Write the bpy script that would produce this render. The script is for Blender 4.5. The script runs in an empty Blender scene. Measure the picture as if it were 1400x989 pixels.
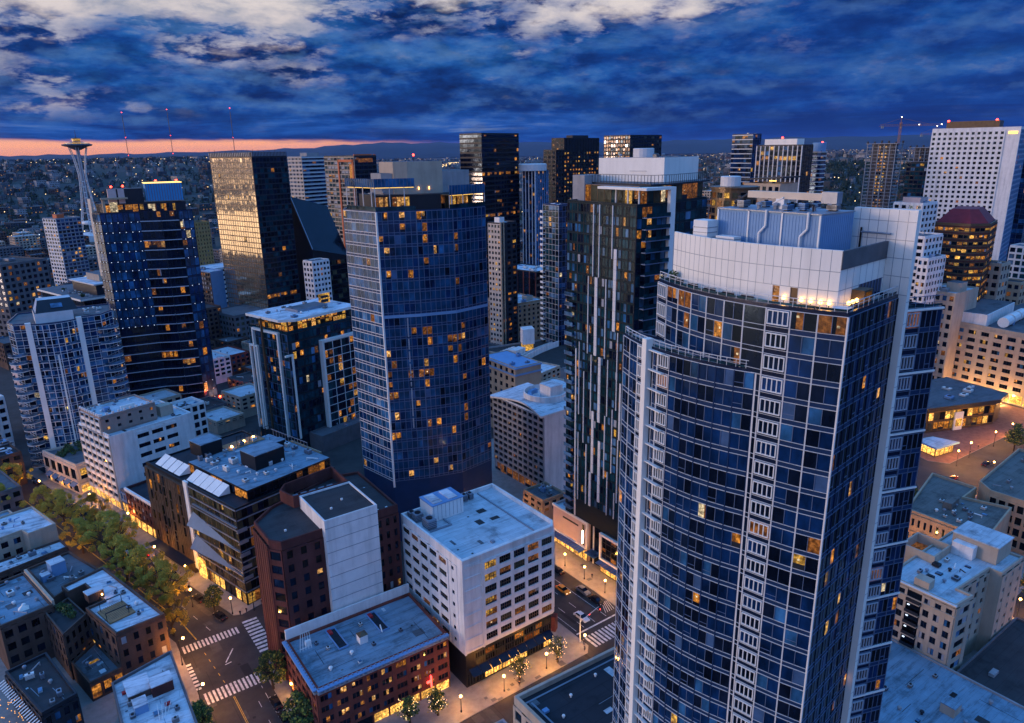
import bpy, bmesh, math, random
from mathutils import Vector, Matrix
R = random.Random(11)
S = bpy.context.scene
COL = S.collection
PI = math.pi
CAMZ = 125.0
# ------------------------------------------------------------------ materials
MATS = {}
def nodes(name):
    m = bpy.data.materials.new(name); m.use_nodes = True
    nt = m.node_tree; b = nt.nodes['Principled BSDF']; MATS[name] = m
    return m, nt, b
def link(nt, a, b): nt.links.new(a, b)
def pos(nt, sx=1, sy=1, sz=1, rot=0):
    g = nt.nodes.new('ShaderNodeNewGeometry'); mp = nt.nodes.new('ShaderNodeMapping')
    mp.inputs['Scale'].default_value = (sx, sy, sz); mp.inputs['Rotation'].default_value = (0, 0, rot)
    link(nt, g.outputs['Position'], mp.inputs['Vector']); return mp.outputs['Vector']
def noise(nt, vec, scale, detail=4, rough=.6):
    n = nt.nodes.new('ShaderNodeTexNoise'); n.inputs['Scale'].default_value = scale
    n.inputs['Detail'].default_value = detail; n.inputs['Roughness'].default_value = rough
    link(nt, vec, n.inputs['Vector']); return n.outputs['Fac']
def ramp(nt, fac, pts):
    r = nt.nodes.new('ShaderNodeValToRGB'); e = r.color_ramp.elements
    while len(e) < len(pts): e.new(.5)
    for q, (p, c) in zip(e, pts): q.position = p; q.color = (*c, 1) if len(c) == 3 else c
    link(nt, fac, r.inputs['Fac']); return r.outputs['Color']
def mixc(nt, fac, a, b, mode='MIX'):
    m = nt.nodes.new('ShaderNodeMix'); m.data_type = 'RGBA'; m.blend_type = mode
    if isinstance(fac, (int, float)): m.inputs[0].default_value = fac
    else: link(nt, fac, m.inputs[0])
    for s, v in ((m.inputs[6], a), (m.inputs[7], b)):
        if isinstance(v, tuple): s.default_value = (*v, 1) if len(v) == 3 else v
        else: link(nt, v, s)
    return m.outputs[2]
def sc(c, k): return tuple(max(0, min(1, x * k)) for x in c[:3])
def M(name, col, rough=.8, var=.18, scale=.25, metal=0, spec=.22, stain=0):
    m, nt, b = nodes(name)
    v = pos(nt)
    c = ramp(nt, noise(nt, v, scale, 6), [(.25, sc(col, 1 - var)), (.5, col), (.78, sc(col, 1 + var))])
    if stain:
        v2 = pos(nt, 1, 1, .12)
        c = mixc(nt, ramp(nt, noise(nt, v2, .55, 5), [(.45, (0, 0, 0)), (.75, (stain,) * 3)]), c, sc(col, .45))
    link(nt, c, b.inputs['Base Color'])
    b.inputs['Roughness'].default_value = rough; b.inputs['Metallic'].default_value = metal
    b.inputs['Specular IOR Level'].default_value = spec
    return m
def MROOF(name, col, dirt, rot=0, seam=2.2, amount=.55, rough=.75):
    """roof membrane: sheets with seams, ponding stains and dirt"""
    m, nt, b = nodes(name)
    v = pos(nt, 1, 1, 1, rot)
    c = ramp(nt, noise(nt, v, .16, 8, .68), [(.3, sc(col, .42)), (.46, col), (.7, sc(col, 1.2))])
    c = mixc(nt, ramp(nt, noise(nt, pos(nt, .25, 1.6, 1, rot), .5, 7, .7), [(.5, (0, 0, 0)), (.68, (amount,) * 3)]), c, dirt)
    bt = nt.nodes.new('ShaderNodeTexBrick'); link(nt, v, bt.inputs['Vector'])
    bt.inputs['Scale'].default_value = 1 / seam; bt.inputs['Mortar Size'].default_value = .02
    bt.inputs['Brick Width'].default_value = 5; bt.inputs['Row Height'].default_value = 1
    bt.inputs['Color1'].default_value = (1, 1, 1, 1); bt.inputs['Color2'].default_value = (.86, .86, .86, 1)
    bt.inputs['Mortar'].default_value = (.6, .6, .6, 1)
    c = mixc(nt, 1.0, c, bt.outputs['Color'], 'MULTIPLY')
    link(nt, c, b.inputs['Base Color']); b.inputs['Roughness'].default_value = rough; b.inputs['Specular IOR Level'].default_value = .2
    return m
def MBRICK(name, col, col2, mortar, scale=1.0, rough=.9):
    m, nt, b = nodes(name)
    g = nt.nodes.new('ShaderNodeNewGeometry'); sx = nt.nodes.new('ShaderNodeSeparateXYZ'); link(nt, g.outputs['Position'], sx.inputs[0])
    ad = nt.nodes.new('ShaderNodeMath'); ad.operation = 'ADD'; link(nt, sx.outputs['X'], ad.inputs[0]); link(nt, sx.outputs['Y'], ad.inputs[1])
    cx = nt.nodes.new('ShaderNodeCombineXYZ'); link(nt, ad.outputs[0], cx.inputs['X']); link(nt, sx.outputs['Z'], cx.inputs['Y'])
    bt = nt.nodes.new('ShaderNodeTexBrick'); link(nt, cx.outputs[0], bt.inputs['Vector'])
    bt.inputs['Scale'].default_value = scale; bt.inputs['Mortar Size'].default_value = .025
    for k, v in (('Color1', col), ('Color2', col2), ('Mortar', mortar)): bt.inputs[k].default_value = (*v, 1)
    c = mixc(nt, 1.0, bt.outputs['Color'], ramp(nt, noise(nt, pos(nt, 1, 1, .4), .3, 6), [(.3, (.62,) * 3), (.7, (1.15,) * 3)]), 'MULTIPLY')
    link(nt, c, b.inputs['Base Color']); b.inputs['Roughness'].default_value = rough; b.inputs['Specular IOR Level'].default_value = .15
    return m
def MGLASS(name, col, spec=.7, rough=.06, var=.5, metal=0.0):
    """window glass with soft reflections painted into its colour"""
    m, nt, b = nodes(name)
    v = pos(nt)
    c = ramp(nt, noise(nt, pos(nt, 1, 1, .55), .22, 6, .62), [(.30, sc(col, 1 - 1.6*var)), (.46, sc(col, 1 - .4*var)), (.58, sc(col, 1 + var)), (.72, sc(col, 1 + 3.2 * var))])  # lighter and darker noise tones imitate warped reflections in the base colour
    link(nt, c, b.inputs['Base Color']); b.inputs['Roughness'].default_value = rough
    b.inputs['Specular IOR Level'].default_value = spec; b.inputs['Metallic'].default_value = metal; b.inputs['IOR'].default_value = 1.6
    if not metal: b.inputs['Specular Tint'].default_value = (.45, .72, 1, 1)
    n = nt.nodes.new('ShaderNodeBump'); n.inputs['Strength'].default_value = .012; n.inputs['Distance'].default_value = 1
    link(nt, noise(nt, v, .35, 1), n.inputs['Height']); link(nt, n.outputs[0], b.inputs['Normal'])
    return m
def MLIT(name, col, st, lo=.1):
    """a lit room seen through its window: lamps, curtains and furniture break up the light"""
    m, nt, b = nodes(name)
    v = pos(nt)
    f = ramp(nt, noise(nt, v, 1.5, 4, .7), [(.36, (lo * .5,) * 3), (.5, (.42,) * 3), (.62, (1.0,) * 3), (.72, (1.6,) * 3)])
    vo = nt.nodes.new('ShaderNodeTexVoronoi'); vo.inputs['Scale'].default_value = .28; link(nt, v, vo.inputs['Vector'])
    r2 = nt.nodes.new('ShaderNodeSeparateColor'); link(nt, vo.outputs['Color'], r2.inputs[0])
    k = ramp(nt, r2.outputs[1], [(0, (.35,) * 3), (1, (1.2,) * 3)])
    c = mixc(nt, 1.0, mixc(nt, 1.0, f, k, 'MULTIPLY'), col, 'MULTIPLY')
    b.inputs['Base Color'].default_value = (*sc(col, .08), 1); b.inputs['Roughness'].default_value = .12
    link(nt, c, b.inputs['Emission Color']); b.inputs['Emission Strength'].default_value = st
    return m
def MEMIT(name, col, st):
    m, nt, b = nodes(name); b.inputs['Base Color'].default_value = (*col, 1)
    b.inputs['Emission Color'].default_value = (*col, 1); b.inputs['Emission Strength'].default_value = st
    return m

M('white_panel', (.80, .78, .72), .45, .06, .15, stain=.22)
M('white_paint', (.76, .73, .71), .6, .1, .3, stain=.5)
M('white_metal', (.76, .75, .72), .35, .06, .5)
M('pale_stucco', (.44, .36, .28), .85, .12, .25, stain=.4)
M('cream_concrete', (.55, .46, .38), .85, .12, .3, stain=.35)
M('tan_stone', (.42, .31, .21), .85, .15, .3, stain=.35)
M('pink_stone', (.55, .42, .40), .8, .12, .3, stain=.2)
M('dark_panel', (.018, .022, .030), .45, .2, .4)
M('black_metal', (.010, .011, .014), .4, .2, .6)
M('grey_metal', (.24, .27, .32), .4, .15, .5, .3)
M('steel_mullion', (.12, .165, .26), .35, .12, .5, .2)
M('pale_mullion', (.62, .62, .62), .4, .1, .5); M('fine_mullion', (.36, .41, .48), .4, .1, .5); M('tan_render', (.33, .24, .20), .85, .12, .3, stain=.3)
M('bronze_metal', (.13, .09, .055), .4, .2, .6, .4)
M('grey_concrete', (.30, .30, .31), .85, .2, .3, stain=.35)
M('dark_concrete', (.12, .12, .13), .85, .25, .3, stain=.3)
M('blue_panel', (.16, .30, .50), .45, .1, .3)
M('roof_screen_blue', (.04, .27, .55), .5, .08, .4); M('blue_spandrel', (.014, .036, .095), .25, .15, .3, spec=.2)
M('navy_spandrel', (.006, .014, .038), .25, .2, .3, spec=.2)
M('teal_spandrel', (.008, .020, .027), .3, .2, .3, spec=.12)
M('plaza_brick', (.19, .10, .08), .9, .3, .5, stain=.3); M('asphalt', (.04, .038, .038), .85, .3, .4, stain=.2)
def MPAINT(name, col):
    m = M(name, col, .75, .25, 1.2); nt = m.node_tree; b = nt.nodes['Principled BSDF']; src = b.inputs['Base Color'].links[0].from_socket
    link(nt, mixc(nt, ramp(nt, noise(nt, pos(nt), 1.1, 8, .75), [(.47, (0, 0, 0)), (.66, (.7,)*3)]), src, (.06, .057, .055)), b.inputs['Base Color'])
MPAINT('road_paint', (.70, .69, .66)); MPAINT('yellow_paint', (.6, .38, .05))
M('tar', (.016, .015, .015), .6, .3, .8); M('old_asphalt', (.075, .07, .066), .9, .3, .6)
M('sidewalk', (.27, .25, .235), .85, .22, .5, stain=.25)
M('bark', (.06, .045, .035), .95, .3, 3)
M('orange_metal', (.58, .13, .045), .5, .15, .3)
M('crane_metal', (.34, .15, .07), .6, .2, .4); M('red_metal', (.42, .03, .035), .55, .2, .4)
M('maroon_roof', (.20, .022, .03), .6, .2, .4)
M('cream_metal', (.62, .52, .40), .5, .12, .4)
M('wood', (.30, .17, .08), .6, .3, .8)
M('brown_slat', (.085, .062, .045), .6, .4, .6)
M('ochre_wall', (.34, .22, .08), .8, .2, .3)
M('rubber', (.02, .02, .02), .8, .1, 2)
M('car_white', (.75, .75, .76), .25, .02, 1); M('car_orange', (.75, .30, .03), .3, .03, 1)
M('car_black', (.018, .018, .022), .22, .05, 1); M('car_grey', (.2, .21, .23), .25, .05, 1); M('car_red', (.35, .03, .03), .25, .05, 1)
M('skin', (.45, .28, .2), .6, .1, 3); M('cloth_dark', (.03, .03, .045), .9, .3, 3)
M('awning', (.12, .18, .3), .8, .2, .6)
MBRICK('red_brick', (.23, .055, .038), (.17, .042, .03), (.12, .075, .065), 1.6)
MBRICK('maroon_brick', (.125, .036, .032), (.095, .030, .027), (.1, .055, .05), 1.6)
MBRICK('brown_brick', (.13, .075, .055), (.1, .058, .045), (.1, .08, .07), 1.6)
MBRICK('tan_brick', (.42, .26, .15), (.36, .22, .13), (.32, .24, .17), 1.4)
MROOF('roof_white', (.66, .67, .70), (.13, .14, .17), .27, 2.4, .85)
MROOF('roof_blue', (.50, .56, .60), (.16, .18, .21), 0, 2.0, .4)
MROOF('roof_old_blue', (.20, .30, .38), (.06, .07, .08), 0, 1.4, .75)
MROOF('roof_grey', (.12, .13, .145), (.07, .07, .075), .1, 2.6, .5)
MROOF('roof_dark', (.05, .047, .05), (.03, .03, .033), 0, 2.2, .4)
MROOF('roof_black', (.03, .033, .042), (.015, .015, .02), 0, 3.5, .4)
MROOF('roof_brown', (.16, .145, .13), (.07, .06, .055), 0, 2.2, .5)
MGLASS('glass_navy', (.003, .019, .070), .45, var=.5); MGLASS('glass_blue', (.020, .085, .19), .35); MGLASS('glass_steel', (.009, .044, .105), .4, var=.45)
MGLASS('glass_deep', (.003, .006, .016), .3); MGLASS('glass_teal', (.006, .032, .045), .25)
MGLASS('glass_sky', (.06, .13, .22), .35); MGLASS('glass_black', (.004, .005, .007), .3)
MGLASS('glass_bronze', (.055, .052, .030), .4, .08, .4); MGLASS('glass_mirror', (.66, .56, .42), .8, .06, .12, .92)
M('blind_white', (.30, .32, .36), .6, .25, .6); M('blind_blue', (.045, .10, .21), .4, .35, .5); MGLASS('glass_haze_mirror', (.36, .36, .35), .5, .08, .4, .85)
M('folded_glass', (.17, .22, .27), .2, .12, .5); MLIT('lit_amber', (1, .36, .05), 1.0); MLIT('lit_warm', (1, .48, .13), 1.3); MLIT('lit_gold', (1, .52, .09), 1.1)
MLIT('lit_dim', (.8, .27, .06), .42); MLIT('lit_white', (1, .78, .46), 1.3); MLIT('lit_red', (1, .10, .05), 1.2)
MLIT('lit_shop', (1, .50, .10), 3.0, .3)
MEMIT('lamp_glow', (1, .50, .12), 26); MEMIT('lamp_white', (1, .85, .6), 14); MEMIT('red_light', (1, .04, .02), 14)
MEMIT('tiny_light', (1, .66, .28), 3.2); MEMIT('cool_light', (.75, .88, 1), 1.3); MEMIT('festoon', (1, .42, .09), 1.6); M('far_wall_dark', (.055, .06, .065), .9, .3, .05); M('far_wall', (.13, .13, .135), .9, .3, .05); M('far_roof', (.05, .053, .06), .9, .3, .05); MEMIT('soft_lamp', (1, .52, .14), 7); MEMIT('neon_red', (1, .05, .04), 6); MEMIT('gold_strip', (1, .58, .12), 2.4)
MEMIT('headlight_glow', (1, .85, .6), 4); MEMIT('tail_glow', (1, .03, .02), 3)

# ------------------------------------------------------------------ geometry
def V(x, y, z=0): return Vector((x, y, z))
class MB:
    def __init__(s): s.v = []; s.f = []; s.m = []; s.sub = None
    def part(s, name):
        if not s.sub: s.sub = (name, MB())
        return s.sub[1]
    def face(s, pts, mat):
        n = len(s.v); s.v += [tuple(p) for p in pts]; s.f.append(tuple(range(n, n + len(pts)))); s.m.append(mat)
    def box3(s, o, a, b, c, mat):
        o = Vector(o); a = Vector(a); b = Vector(b); c = Vector(c); n = len(s.v)
        s.v += [tuple(p) for p in (o, o+a, o+a+b, o+b, o+c, o+a+c, o+a+b+c, o+b+c)]
        fs = [(0,3,2,1),(4,5,6,7),(0,1,5,4),(1,2,6,5),(2,3,7,6),(3,0,4,7)]
        if a.cross(b).dot(c) < 0: fs = [f[::-1] for f in fs]
        s.f += [tuple(n + i for i in f) for f in fs]; s.m += [mat] * 6
    def box(s, x, y, z, sx, sy, sz, mat, rot=0):
        """centre of the base, size, rotation about z"""
        c, d = math.cos(rot), math.sin(rot); a = V(c*sx, d*sx); b = V(-d*sy, c*sy)
        s.box3(V(x, y, z) - a/2 - b/2, a, b, V(0, 0, sz), mat)
    def prism(s, poly, z0, z1, mat, top=None, bottom=False):
        n = len(poly)
        for i in range(n):
            p, q = poly[i], poly[(i+1) % n]
            s.face([(*p, z0), (*q, z0), (*q, z1), (*p, z1)], mat)
        s.face([(*p, z1) for p in poly], top or mat)
        if bottom: s.face([(*p, z0) for p in poly[::-1]], mat)
    def ring(s, poly, t, z0, z1, mat):
        inn = inset(poly, t); n = len(poly)
        for i in range(n):
            j = (i+1) % n; p, q, a, b = poly[i], poly[j], inn[i], inn[j]
            s.face([(*p, z0), (*q, z0), (*q, z1), (*p, z1)], mat)
            s.face([(*p, z1), (*q, z1), (*b, z1), (*a, z1)], mat)
            s.face([(*b, z0), (*a, z0), (*a, z1), (*b, z1)], mat)
    def tube(s, p, q, r0, r1=None, mat='grey_metal', n=8, cap=True):
        p, q = Vector(p), Vector(q); r1 = r0 if r1 is None else r1; d = (q - p).normalized()
        a = d.orthogonal().normalized(); b = d.cross(a); k = len(s.v)
        for c, r in ((p, r0), (q, r1)):
            for i in range(n):
                t = 2*PI*i/n; s.v.append(tuple(c + (a*math.cos(t) + b*math.sin(t))*r))
        for i in range(n): s.f.append((k+i, k+(i+1) % n, k+n+(i+1) % n, k+n+i)); s.m.append(mat)
        if cap:
            s.f.append(tuple(k+n-1-i for i in range(n))); s.f.append(tuple(k+n+i for i in range(n))); s.m += [mat]*2
    def lathe(s, x, y, prof, mat, n=16):
        k = len(s.v)
        for r, z in prof:
            for i in range(n): t = 2*PI*i/n; s.v.append((x + r*math.cos(t), y + r*math.sin(t), z))
        for j in range(len(prof)-1):
            for i in range(n):
                a, b = k+j*n+i, k+j*n+(i+1) % n; s.f.append((a, b, b+n, a+n)); s.m.append(mat)
        s.f.append(tuple(k+n-1-i for i in range(n))); s.f.append(tuple(k+(len(prof)-1)*n+i for i in range(n))); s.m += [mat]*2
    def extend(s, o):
        if o.sub: s.extend(o.sub[1])
        n = len(s.v); s.v += o.v; s.f += [tuple(i+n for i in f) for f in o.f]; s.m += o.m
    def mesh(s, name, off=(0, 0, 0), smooth=False):
        me = bpy.data.meshes.new(name); ox, oy, oz = off
        me.from_pydata([(x-ox, y-oy, z-oz) for x, y, z in s.v], [], s.f)
        ms = sorted(set(s.m)); ix = {k: i for i, k in enumerate(ms)}
        for k in ms: me.materials.append(MATS[k])
        me.polygons.foreach_set('material_index', [ix[k] for k in s.m])
        if smooth: me.polygons.foreach_set('use_smooth', [True]*len(s.f))
        me.update(); return me
    def build(s, name, parent=None, smooth=False, off=None):
        if not s.f: return None
        off = off or (tuple(parent['_o']) if parent else (0, 0, 0))
        o = bpy.data.objects.new(name, s.mesh(name, off, smooth)); COL.objects.link(o)
        if parent: o.parent = parent
        else: o.location = off
        return o
def inset(poly, t):
    out = []; n = len(poly)
    for i in range(n):
        p0, p1, p2 = Vector(poly[i-1]), Vector(poly[i]), Vector(poly[(i+1) % n])
        d1 = (p1-p0).normalized(); d2 = (p2-p1).normalized()
        n1 = Vector((-d1.y, d1.x)); n2 = Vector((-d2.y, d2.x))
        b = n1 + n2; k = 1 + n1.dot(n2)
        out.append(tuple(p1 + b * (t / max(k, .25))))
    return out
def rect(F, w, d, rot=0):
    t = math.radians(rot); B = (math.cos(t), math.sin(t)); A = (-B[1], B[0])
    return [F, (F[0]+B[0]*w, F[1]+B[1]*w), (F[0]+B[0]*w+A[0]*d, F[1]+B[1]*w+A[1]*d), (F[0]+A[0]*d, F[1]+A[1]*d)]
def cen(poly): return (sum(p[0] for p in poly)/len(poly), sum(p[1] for p in poly)/len(poly))
def tag(o, label, cat, group=None, kind=None):
    if label: o['label'] = label
    if cat: o['category'] = cat
    if group: o['group'] = group
    if kind: o['kind'] = kind
    return o
def thing(name, label, cat, loc, group=None):
    o = bpy.data.objects.new(name, None); COL.objects.link(o); o.empty_display_size = 1
    o.location = loc; o['_o'] = tuple(float(c) for c in loc); return tag(o, label, cat, group)
def structure(name, mb, kind='structure', smooth=False):
    o = mb.build(name, None, smooth); o['kind'] = kind; return o
def clone(src, loc, rz=0, label=None, group=None, scale=None):
    def cp(o, par):
        c = o.copy(); COL.objects.link(c)
        if par: c.parent = par
        for ch in list(o.children): cp(ch, c)
        return c
    r = cp(src, None); r.location = loc; r.rotation_euler = (0, 0, rz); r['_o'] = tuple(float(c) for c in loc)
    if scale: r.scale = scale if hasattr(scale, '__len__') else (scale,)*3
    if label: r['label'] = label
    if group: r['group'] = group
    return r
LIT = [('lit_amber', 4), ('lit_warm', 2), ('lit_gold', 2), ('lit_dim', 7), ('lit_white', .8)]
def pick(ws): 
    t = R.random()*sum(w for _, w in ws)
    for k, w in ws:
        t -= w
        if t <= 0: return k
    return ws[-1][0]

def furnish(w, P, a, b, h0, h1, mt):
    o = .085; q = lambda x0, x1, y0, y1, m_: w.face([P(x0, y0, o), P(x1, y0, o), P(x1, y1, o), P(x0, y1, o)], m_)
    L, H = b-a, h1-h0; r = R.random(); fl = h0+H*R.uniform(.18, .42)
    if r < .55: q(a, b, h0, fl, pick([('glass_deep', 3), ('lit_dim', 1), ('dark_panel', 2)]))          # furniture below the sill
    if R.random() < .5: c = L*R.uniform(.15, .45); x = a if R.random() < .5 else b-c; q(x, x+c, fl if r < .55 else h0, h1, pick([('lit_dim', 3), ('glass_deep', 2), ('blind_white', 1)]))   # curtain
    if R.random() < .35: x = a+L*R.uniform(.3, .6); y = fl+(h1-fl)*R.uniform(.2, .6); o = .1; q(x, x+min(.35, L*.3), y, y+.3, 'lit_white')          # a lamp
class Bld:
    def __init__(s, name, label, cat, poly, group=None, maxwin=100):
        s.c = cen(poly); s.poly = poly; s.root = thing(name, label, cat, (*s.c, 0), group); s.parts = {}; s.wins = []; s.plant = []; s.maxwin = maxwin
    def mb(s, part): return s.parts.setdefault(part, MB())
    def single(s, part, mb): return mb.build(part, s.root)
    def body(s, z0, z1, wall, roof, ph=.9, t=.4, poly=None, part='wall', rpart='roof'):
        poly = poly or s.poly
        s.mb(part).ring(poly, t, z0, z1, wall)
        inn = inset(poly, t*.9); rm = s.mb(rpart); rm.face([(*p, z1-ph) for p in inn], roof)
        rr = random.Random(int(abs(poly[0][0])*7+abs(poly[0][1]))); rot = math.atan2(poly[1][1]-poly[0][1], poly[1][0]-poly[0][0]); c, d = math.cos(rot), math.sin(rot); k = 0; xs = [p[0] for p in inn]; ys = [p[1] for p in inn]; z = z1-ph
        if math.hypot(*s.c) < 330:
            for _ in range(60):     # repairs: overlapping sheets of newer and older membrane, drains, conduit runs
                x, y = rr.uniform(min(xs), max(xs)), rr.uniform(min(ys), max(ys)); w, h = rr.choice([(rr.uniform(.6, 2.6), rr.uniform(.6, 3)), (rr.uniform(3, 9), .12), (.12, rr.uniform(3, 9)), (.5, .5)]); q = [(x+a*c-b_*d, y+a*d+b_*c) for a, b_ in ((-w/2, -h/2), (w/2, -h/2), (w/2, h/2), (-w/2, h/2))]
                if all(inside(p, inset(poly, t+.5)) for p in q): k += 1; rm.face([(*p, z+.006+.004*k) for p in q], rr.choice(['roof_grey', 'roof_dark', roof, 'roof_blue', 'dark_panel']) if min(w, h) > .2 else rr.choice(['grey_metal', 'dark_panel', 'roof_dark']))
                if k > 13: break
    def facade(s, p0, p1, z0, z1, nf, nb, st, part='mullion'):
        p0, p1 = V(*p0), V(*p1); L = (p1-p0).length; u = (p1-p0)/L; n = V(u.y, -u.x); fh = (z1-z0)/nf; bw = L/nb
        up = V(0, 0, 1); g = st.get; d = g('d', .25); fr = s.mb(g('part', part))
        u0, u1, v0, v1 = g('win', (.08, .92, .25, 1.0)); wallm = g('wall'); vm = g('vm'); hm = g('hm')
        def P(a, h, o): return p0 + u*a + n*o + up*(z0+h)
        if wallm:    # piers and spandrels stand proud of the glass
            wm = s.mb('wall')
            for i in range(nb+1):
                a = max(0, (i-1+u1)*bw); b = min(L, (i+u0)*bw)
                wm.box3(P(a, 0, -.02), u*(b-a), n*(d+.02), up*(z1-z0), g('pier', wallm))
            hs = [0] + sum([[(j+v0)*fh, (j+v1)*fh] for j in range(nf)], []) + [z1-z0]
            for k in range(0, len(hs), 2):
                if hs[k+1]-hs[k] > .02: wm.box3(P(.01, hs[k], -.02), u*(L-.02), n*(d-.05+.02), up*(hs[k+1]-hs[k]), g('span', wallm))
        else:
            sp = g('sp')
            if sp:
                for j in range(nf): fr.box3(P(.01, j*fh+.01, -.02), u*(L-.02), n*.07, up*(v0*fh), sp)
        if vm:
            w, dd, mt = vm; k = g('vsub', 1)
            for i in range(nb*k+1):
                a = min(max(0, i*bw/k - w/2), L-w); fr.box3(P(a, 0, -.02), u*w, n*(dd+.02 - (.02 if i % k else 0)), up*(z1-z0), mt)
        if hm:
            w, dd, mt = hm
            for j in range(nf+1):
                h = min(max(0, j*fh-w/2), z1-z0-w); fr.box3(P(.005, h, -.02), u*(L-.01), n*(dd+.02), up*w, mt)
                if sp and g('h2', False) and j < nf: fr.box3(P(.005, j*fh+v0*fh, -.02), u*(L-.01), n*(dd+.02), up*w, mt)
        skip = g('skip'); lit = g('lit', .06); panes = g('panes', [('glass_navy', 6), ('glass_deep', 3), ('glass_blue', 1)]); lits = g('lits', LIT)
        split = g('split', 1); bars = g('bars', 0); rowlit = g('rowlit', 0); fixed = g('fixed')
        for j in range(nf):
            rl = R.random() < rowlit
            for i in range(nb):
                if skip and skip(i, j): continue
                w = MB(); bright = False
                for k in range(split):
                    a = (i+u0 + (u1-u0)*k/split)*bw; b = (i+u0 + (u1-u0)*(k+1)/split)*bw; h0 = (j+v0)*fh+.02; h1 = (j+v1)*fh-.02
                    mt = fixed(i, j) if fixed else None
                    if not mt:
                        mt = pick(lits) if R.random() < (.7 if rl else lit) else pick(panes)
                    e = [R.uniform(-.012, .012) for _ in range(4)]
                    w.face([P(a, h0, .06+e[0]), P(b, h0, .06+e[1]), P(b, h1, .06+e[2]), P(a, h1, .06+e[0]+e[2]-e[1])], mt)
                    if mt.startswith('lit') and mt != 'lit_shop' and h1-h0 > 1: furnish(w, P, a, b, h0, h1, mt)
                    if k: w.part('glazing_bar').box3(P(a-.04, h0, .05), u*.08, n*.08, up*(h1-h0), g('barm', 'dark_panel'))
                if bars:
                    a, b = (i+u0)*bw, (i+u1)*bw; h0 = (j+v0)*fh; h1 = (j+v1)*fh
                    for q in range(1, bars): w.part('glazing_bar').box3(P(a+(b-a)*q/bars-.05, h0, .05), u*.1, n*.1, up*(h1-h0), g('barm', 'dark_panel'))
                    if g('hbar'): w.part('glazing_bar').box3(P(a, h0+(h1-h0)*g('hbar')-.05, .05), u*(b-a), n*.08, up*.1, g('barm', 'dark_panel'))
                c = P((i+.5)*bw, (j+.5)*fh, 0); v = V(0, 0, CAMZ)-c
                s.wins.append((bw*fh*max(0.02, v.normalized().dot(n))/v.length_squared, w, g('wname', 'window')))
    def clutter(s, poly, z, n, big=3, tall=2.2, mats=('grey_metal', 'white_metal', 'grey_concrete', 'blue_panel'), ang=0, seed=1):
        """rooftop plant, each piece a part of its own"""
        r = random.Random(seed); inn = inset(poly, 1.6); xs = [p[0] for p in inn]; ys = [p[1] for p in inn]; k = 0; tries = 0; put = []
        while k < n and tries < n*30:
            tries += 1; x = r.uniform(min(xs), max(xs)); y = r.uniform(min(ys), max(ys))
            sx, sy, h = r.uniform(.7, big), r.uniform(.7, big), r.uniform(.6, tall)
            if not inside((x, y), inn) or any(abs(x-a)+abs(y-b) < (sx+sy+q)*.55 for a, b, q in put): continue
            put.append((x, y, sx+sy)); m = MB(); q = r.random(); mt = r.choice(mats)
            if q < .3:
                m.lathe(x, y, [(.28, z), (.28, z+.5), (.5, z+.55), (.42, z+.85), (.1, z+.95)], mt, 8); nm = 'roof_vent'
            elif q < .45:
                m.tube((x, y, z), (x, y, z+.9), .12, mat=mt); m.tube((x, y, z+.8), (x+r.uniform(-3, 3), y+r.uniform(-3, 3), z+.8), .16, mat=mt); nm = 'roof_pipe'
            elif q < .55:
                m.box(x, y, z, sx, sy, .25, mt, ang); m.box(x, y, z+.25, sx*.85, sy*.85, .12, 'glass_sky', ang); nm = 'skylight'
            else:
                m.box(x, y, z+.15, sx, sy, h, mt, ang); m.box(x, y, z, sx*.7, sy*.7, .16, 'black_metal', ang)
                m.lathe(x, y, [(min(sx, sy)*.32, z+.14+h), (min(sx, sy)*.32, z+.35+h)], 'black_metal', 10)
                for e in range(3): m.box(x, y, z+.3+h*.25*e, sx+.06, sy+.06, .07, 'black_metal', ang)
                nm = 'roof_unit'
            s.plant.append(m.build(nm, s.root)); k += 1
    def done(s):
        s.wins.sort(key=lambda t: -t[0]); rest = MB()
        for k, (_, w, nm) in enumerate(s.wins):
            if k < s.maxwin:
                o = w.build(nm, s.root)
                if w.sub: w.sub[1].build(w.sub[0], o, off=tuple(s.root['_o']))
            else: rest.extend(w)
        if rest.f:
            o = rest.build('window', s.root)
            if len(s.wins) > 1: o['kind'] = 'stuff'
        made = {k: m.build(k, s.root) for k, m in s.parts.items()}
        for o in s.plant:
            if made.get('roof'): o.parent = made['roof']
        return s.root
def inside(p, poly):
    n = len(poly)
    for i in range(n):
        a, b = poly[i], poly[(i+1) % n]
        if (b[0]-a[0])*(p[1]-a[1]) - (b[1]-a[1])*(p[0]-a[0]) < 0: return False
    return True
# facade styles
def curtain(pane, mull='steel_mullion', sp='navy_spandrel', lit=.06, **k):
    d = dict(win=(.0, 1.0, .22, 1.0), sp=sp, vm=(.12, .13, mull), hm=(.14, .1, mull), panes=pane, lit=lit); d.update(k); return d
def punched(wall, pane=None, win=(.2, .8, .25, .8), lit=.08, **k):
    d = dict(wall=wall, win=win, panes=pane or [('glass_deep', 5), ('glass_black', 4), ('glass_blue', 1)], lit=lit, d=.3); d.update(k); return d
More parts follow.
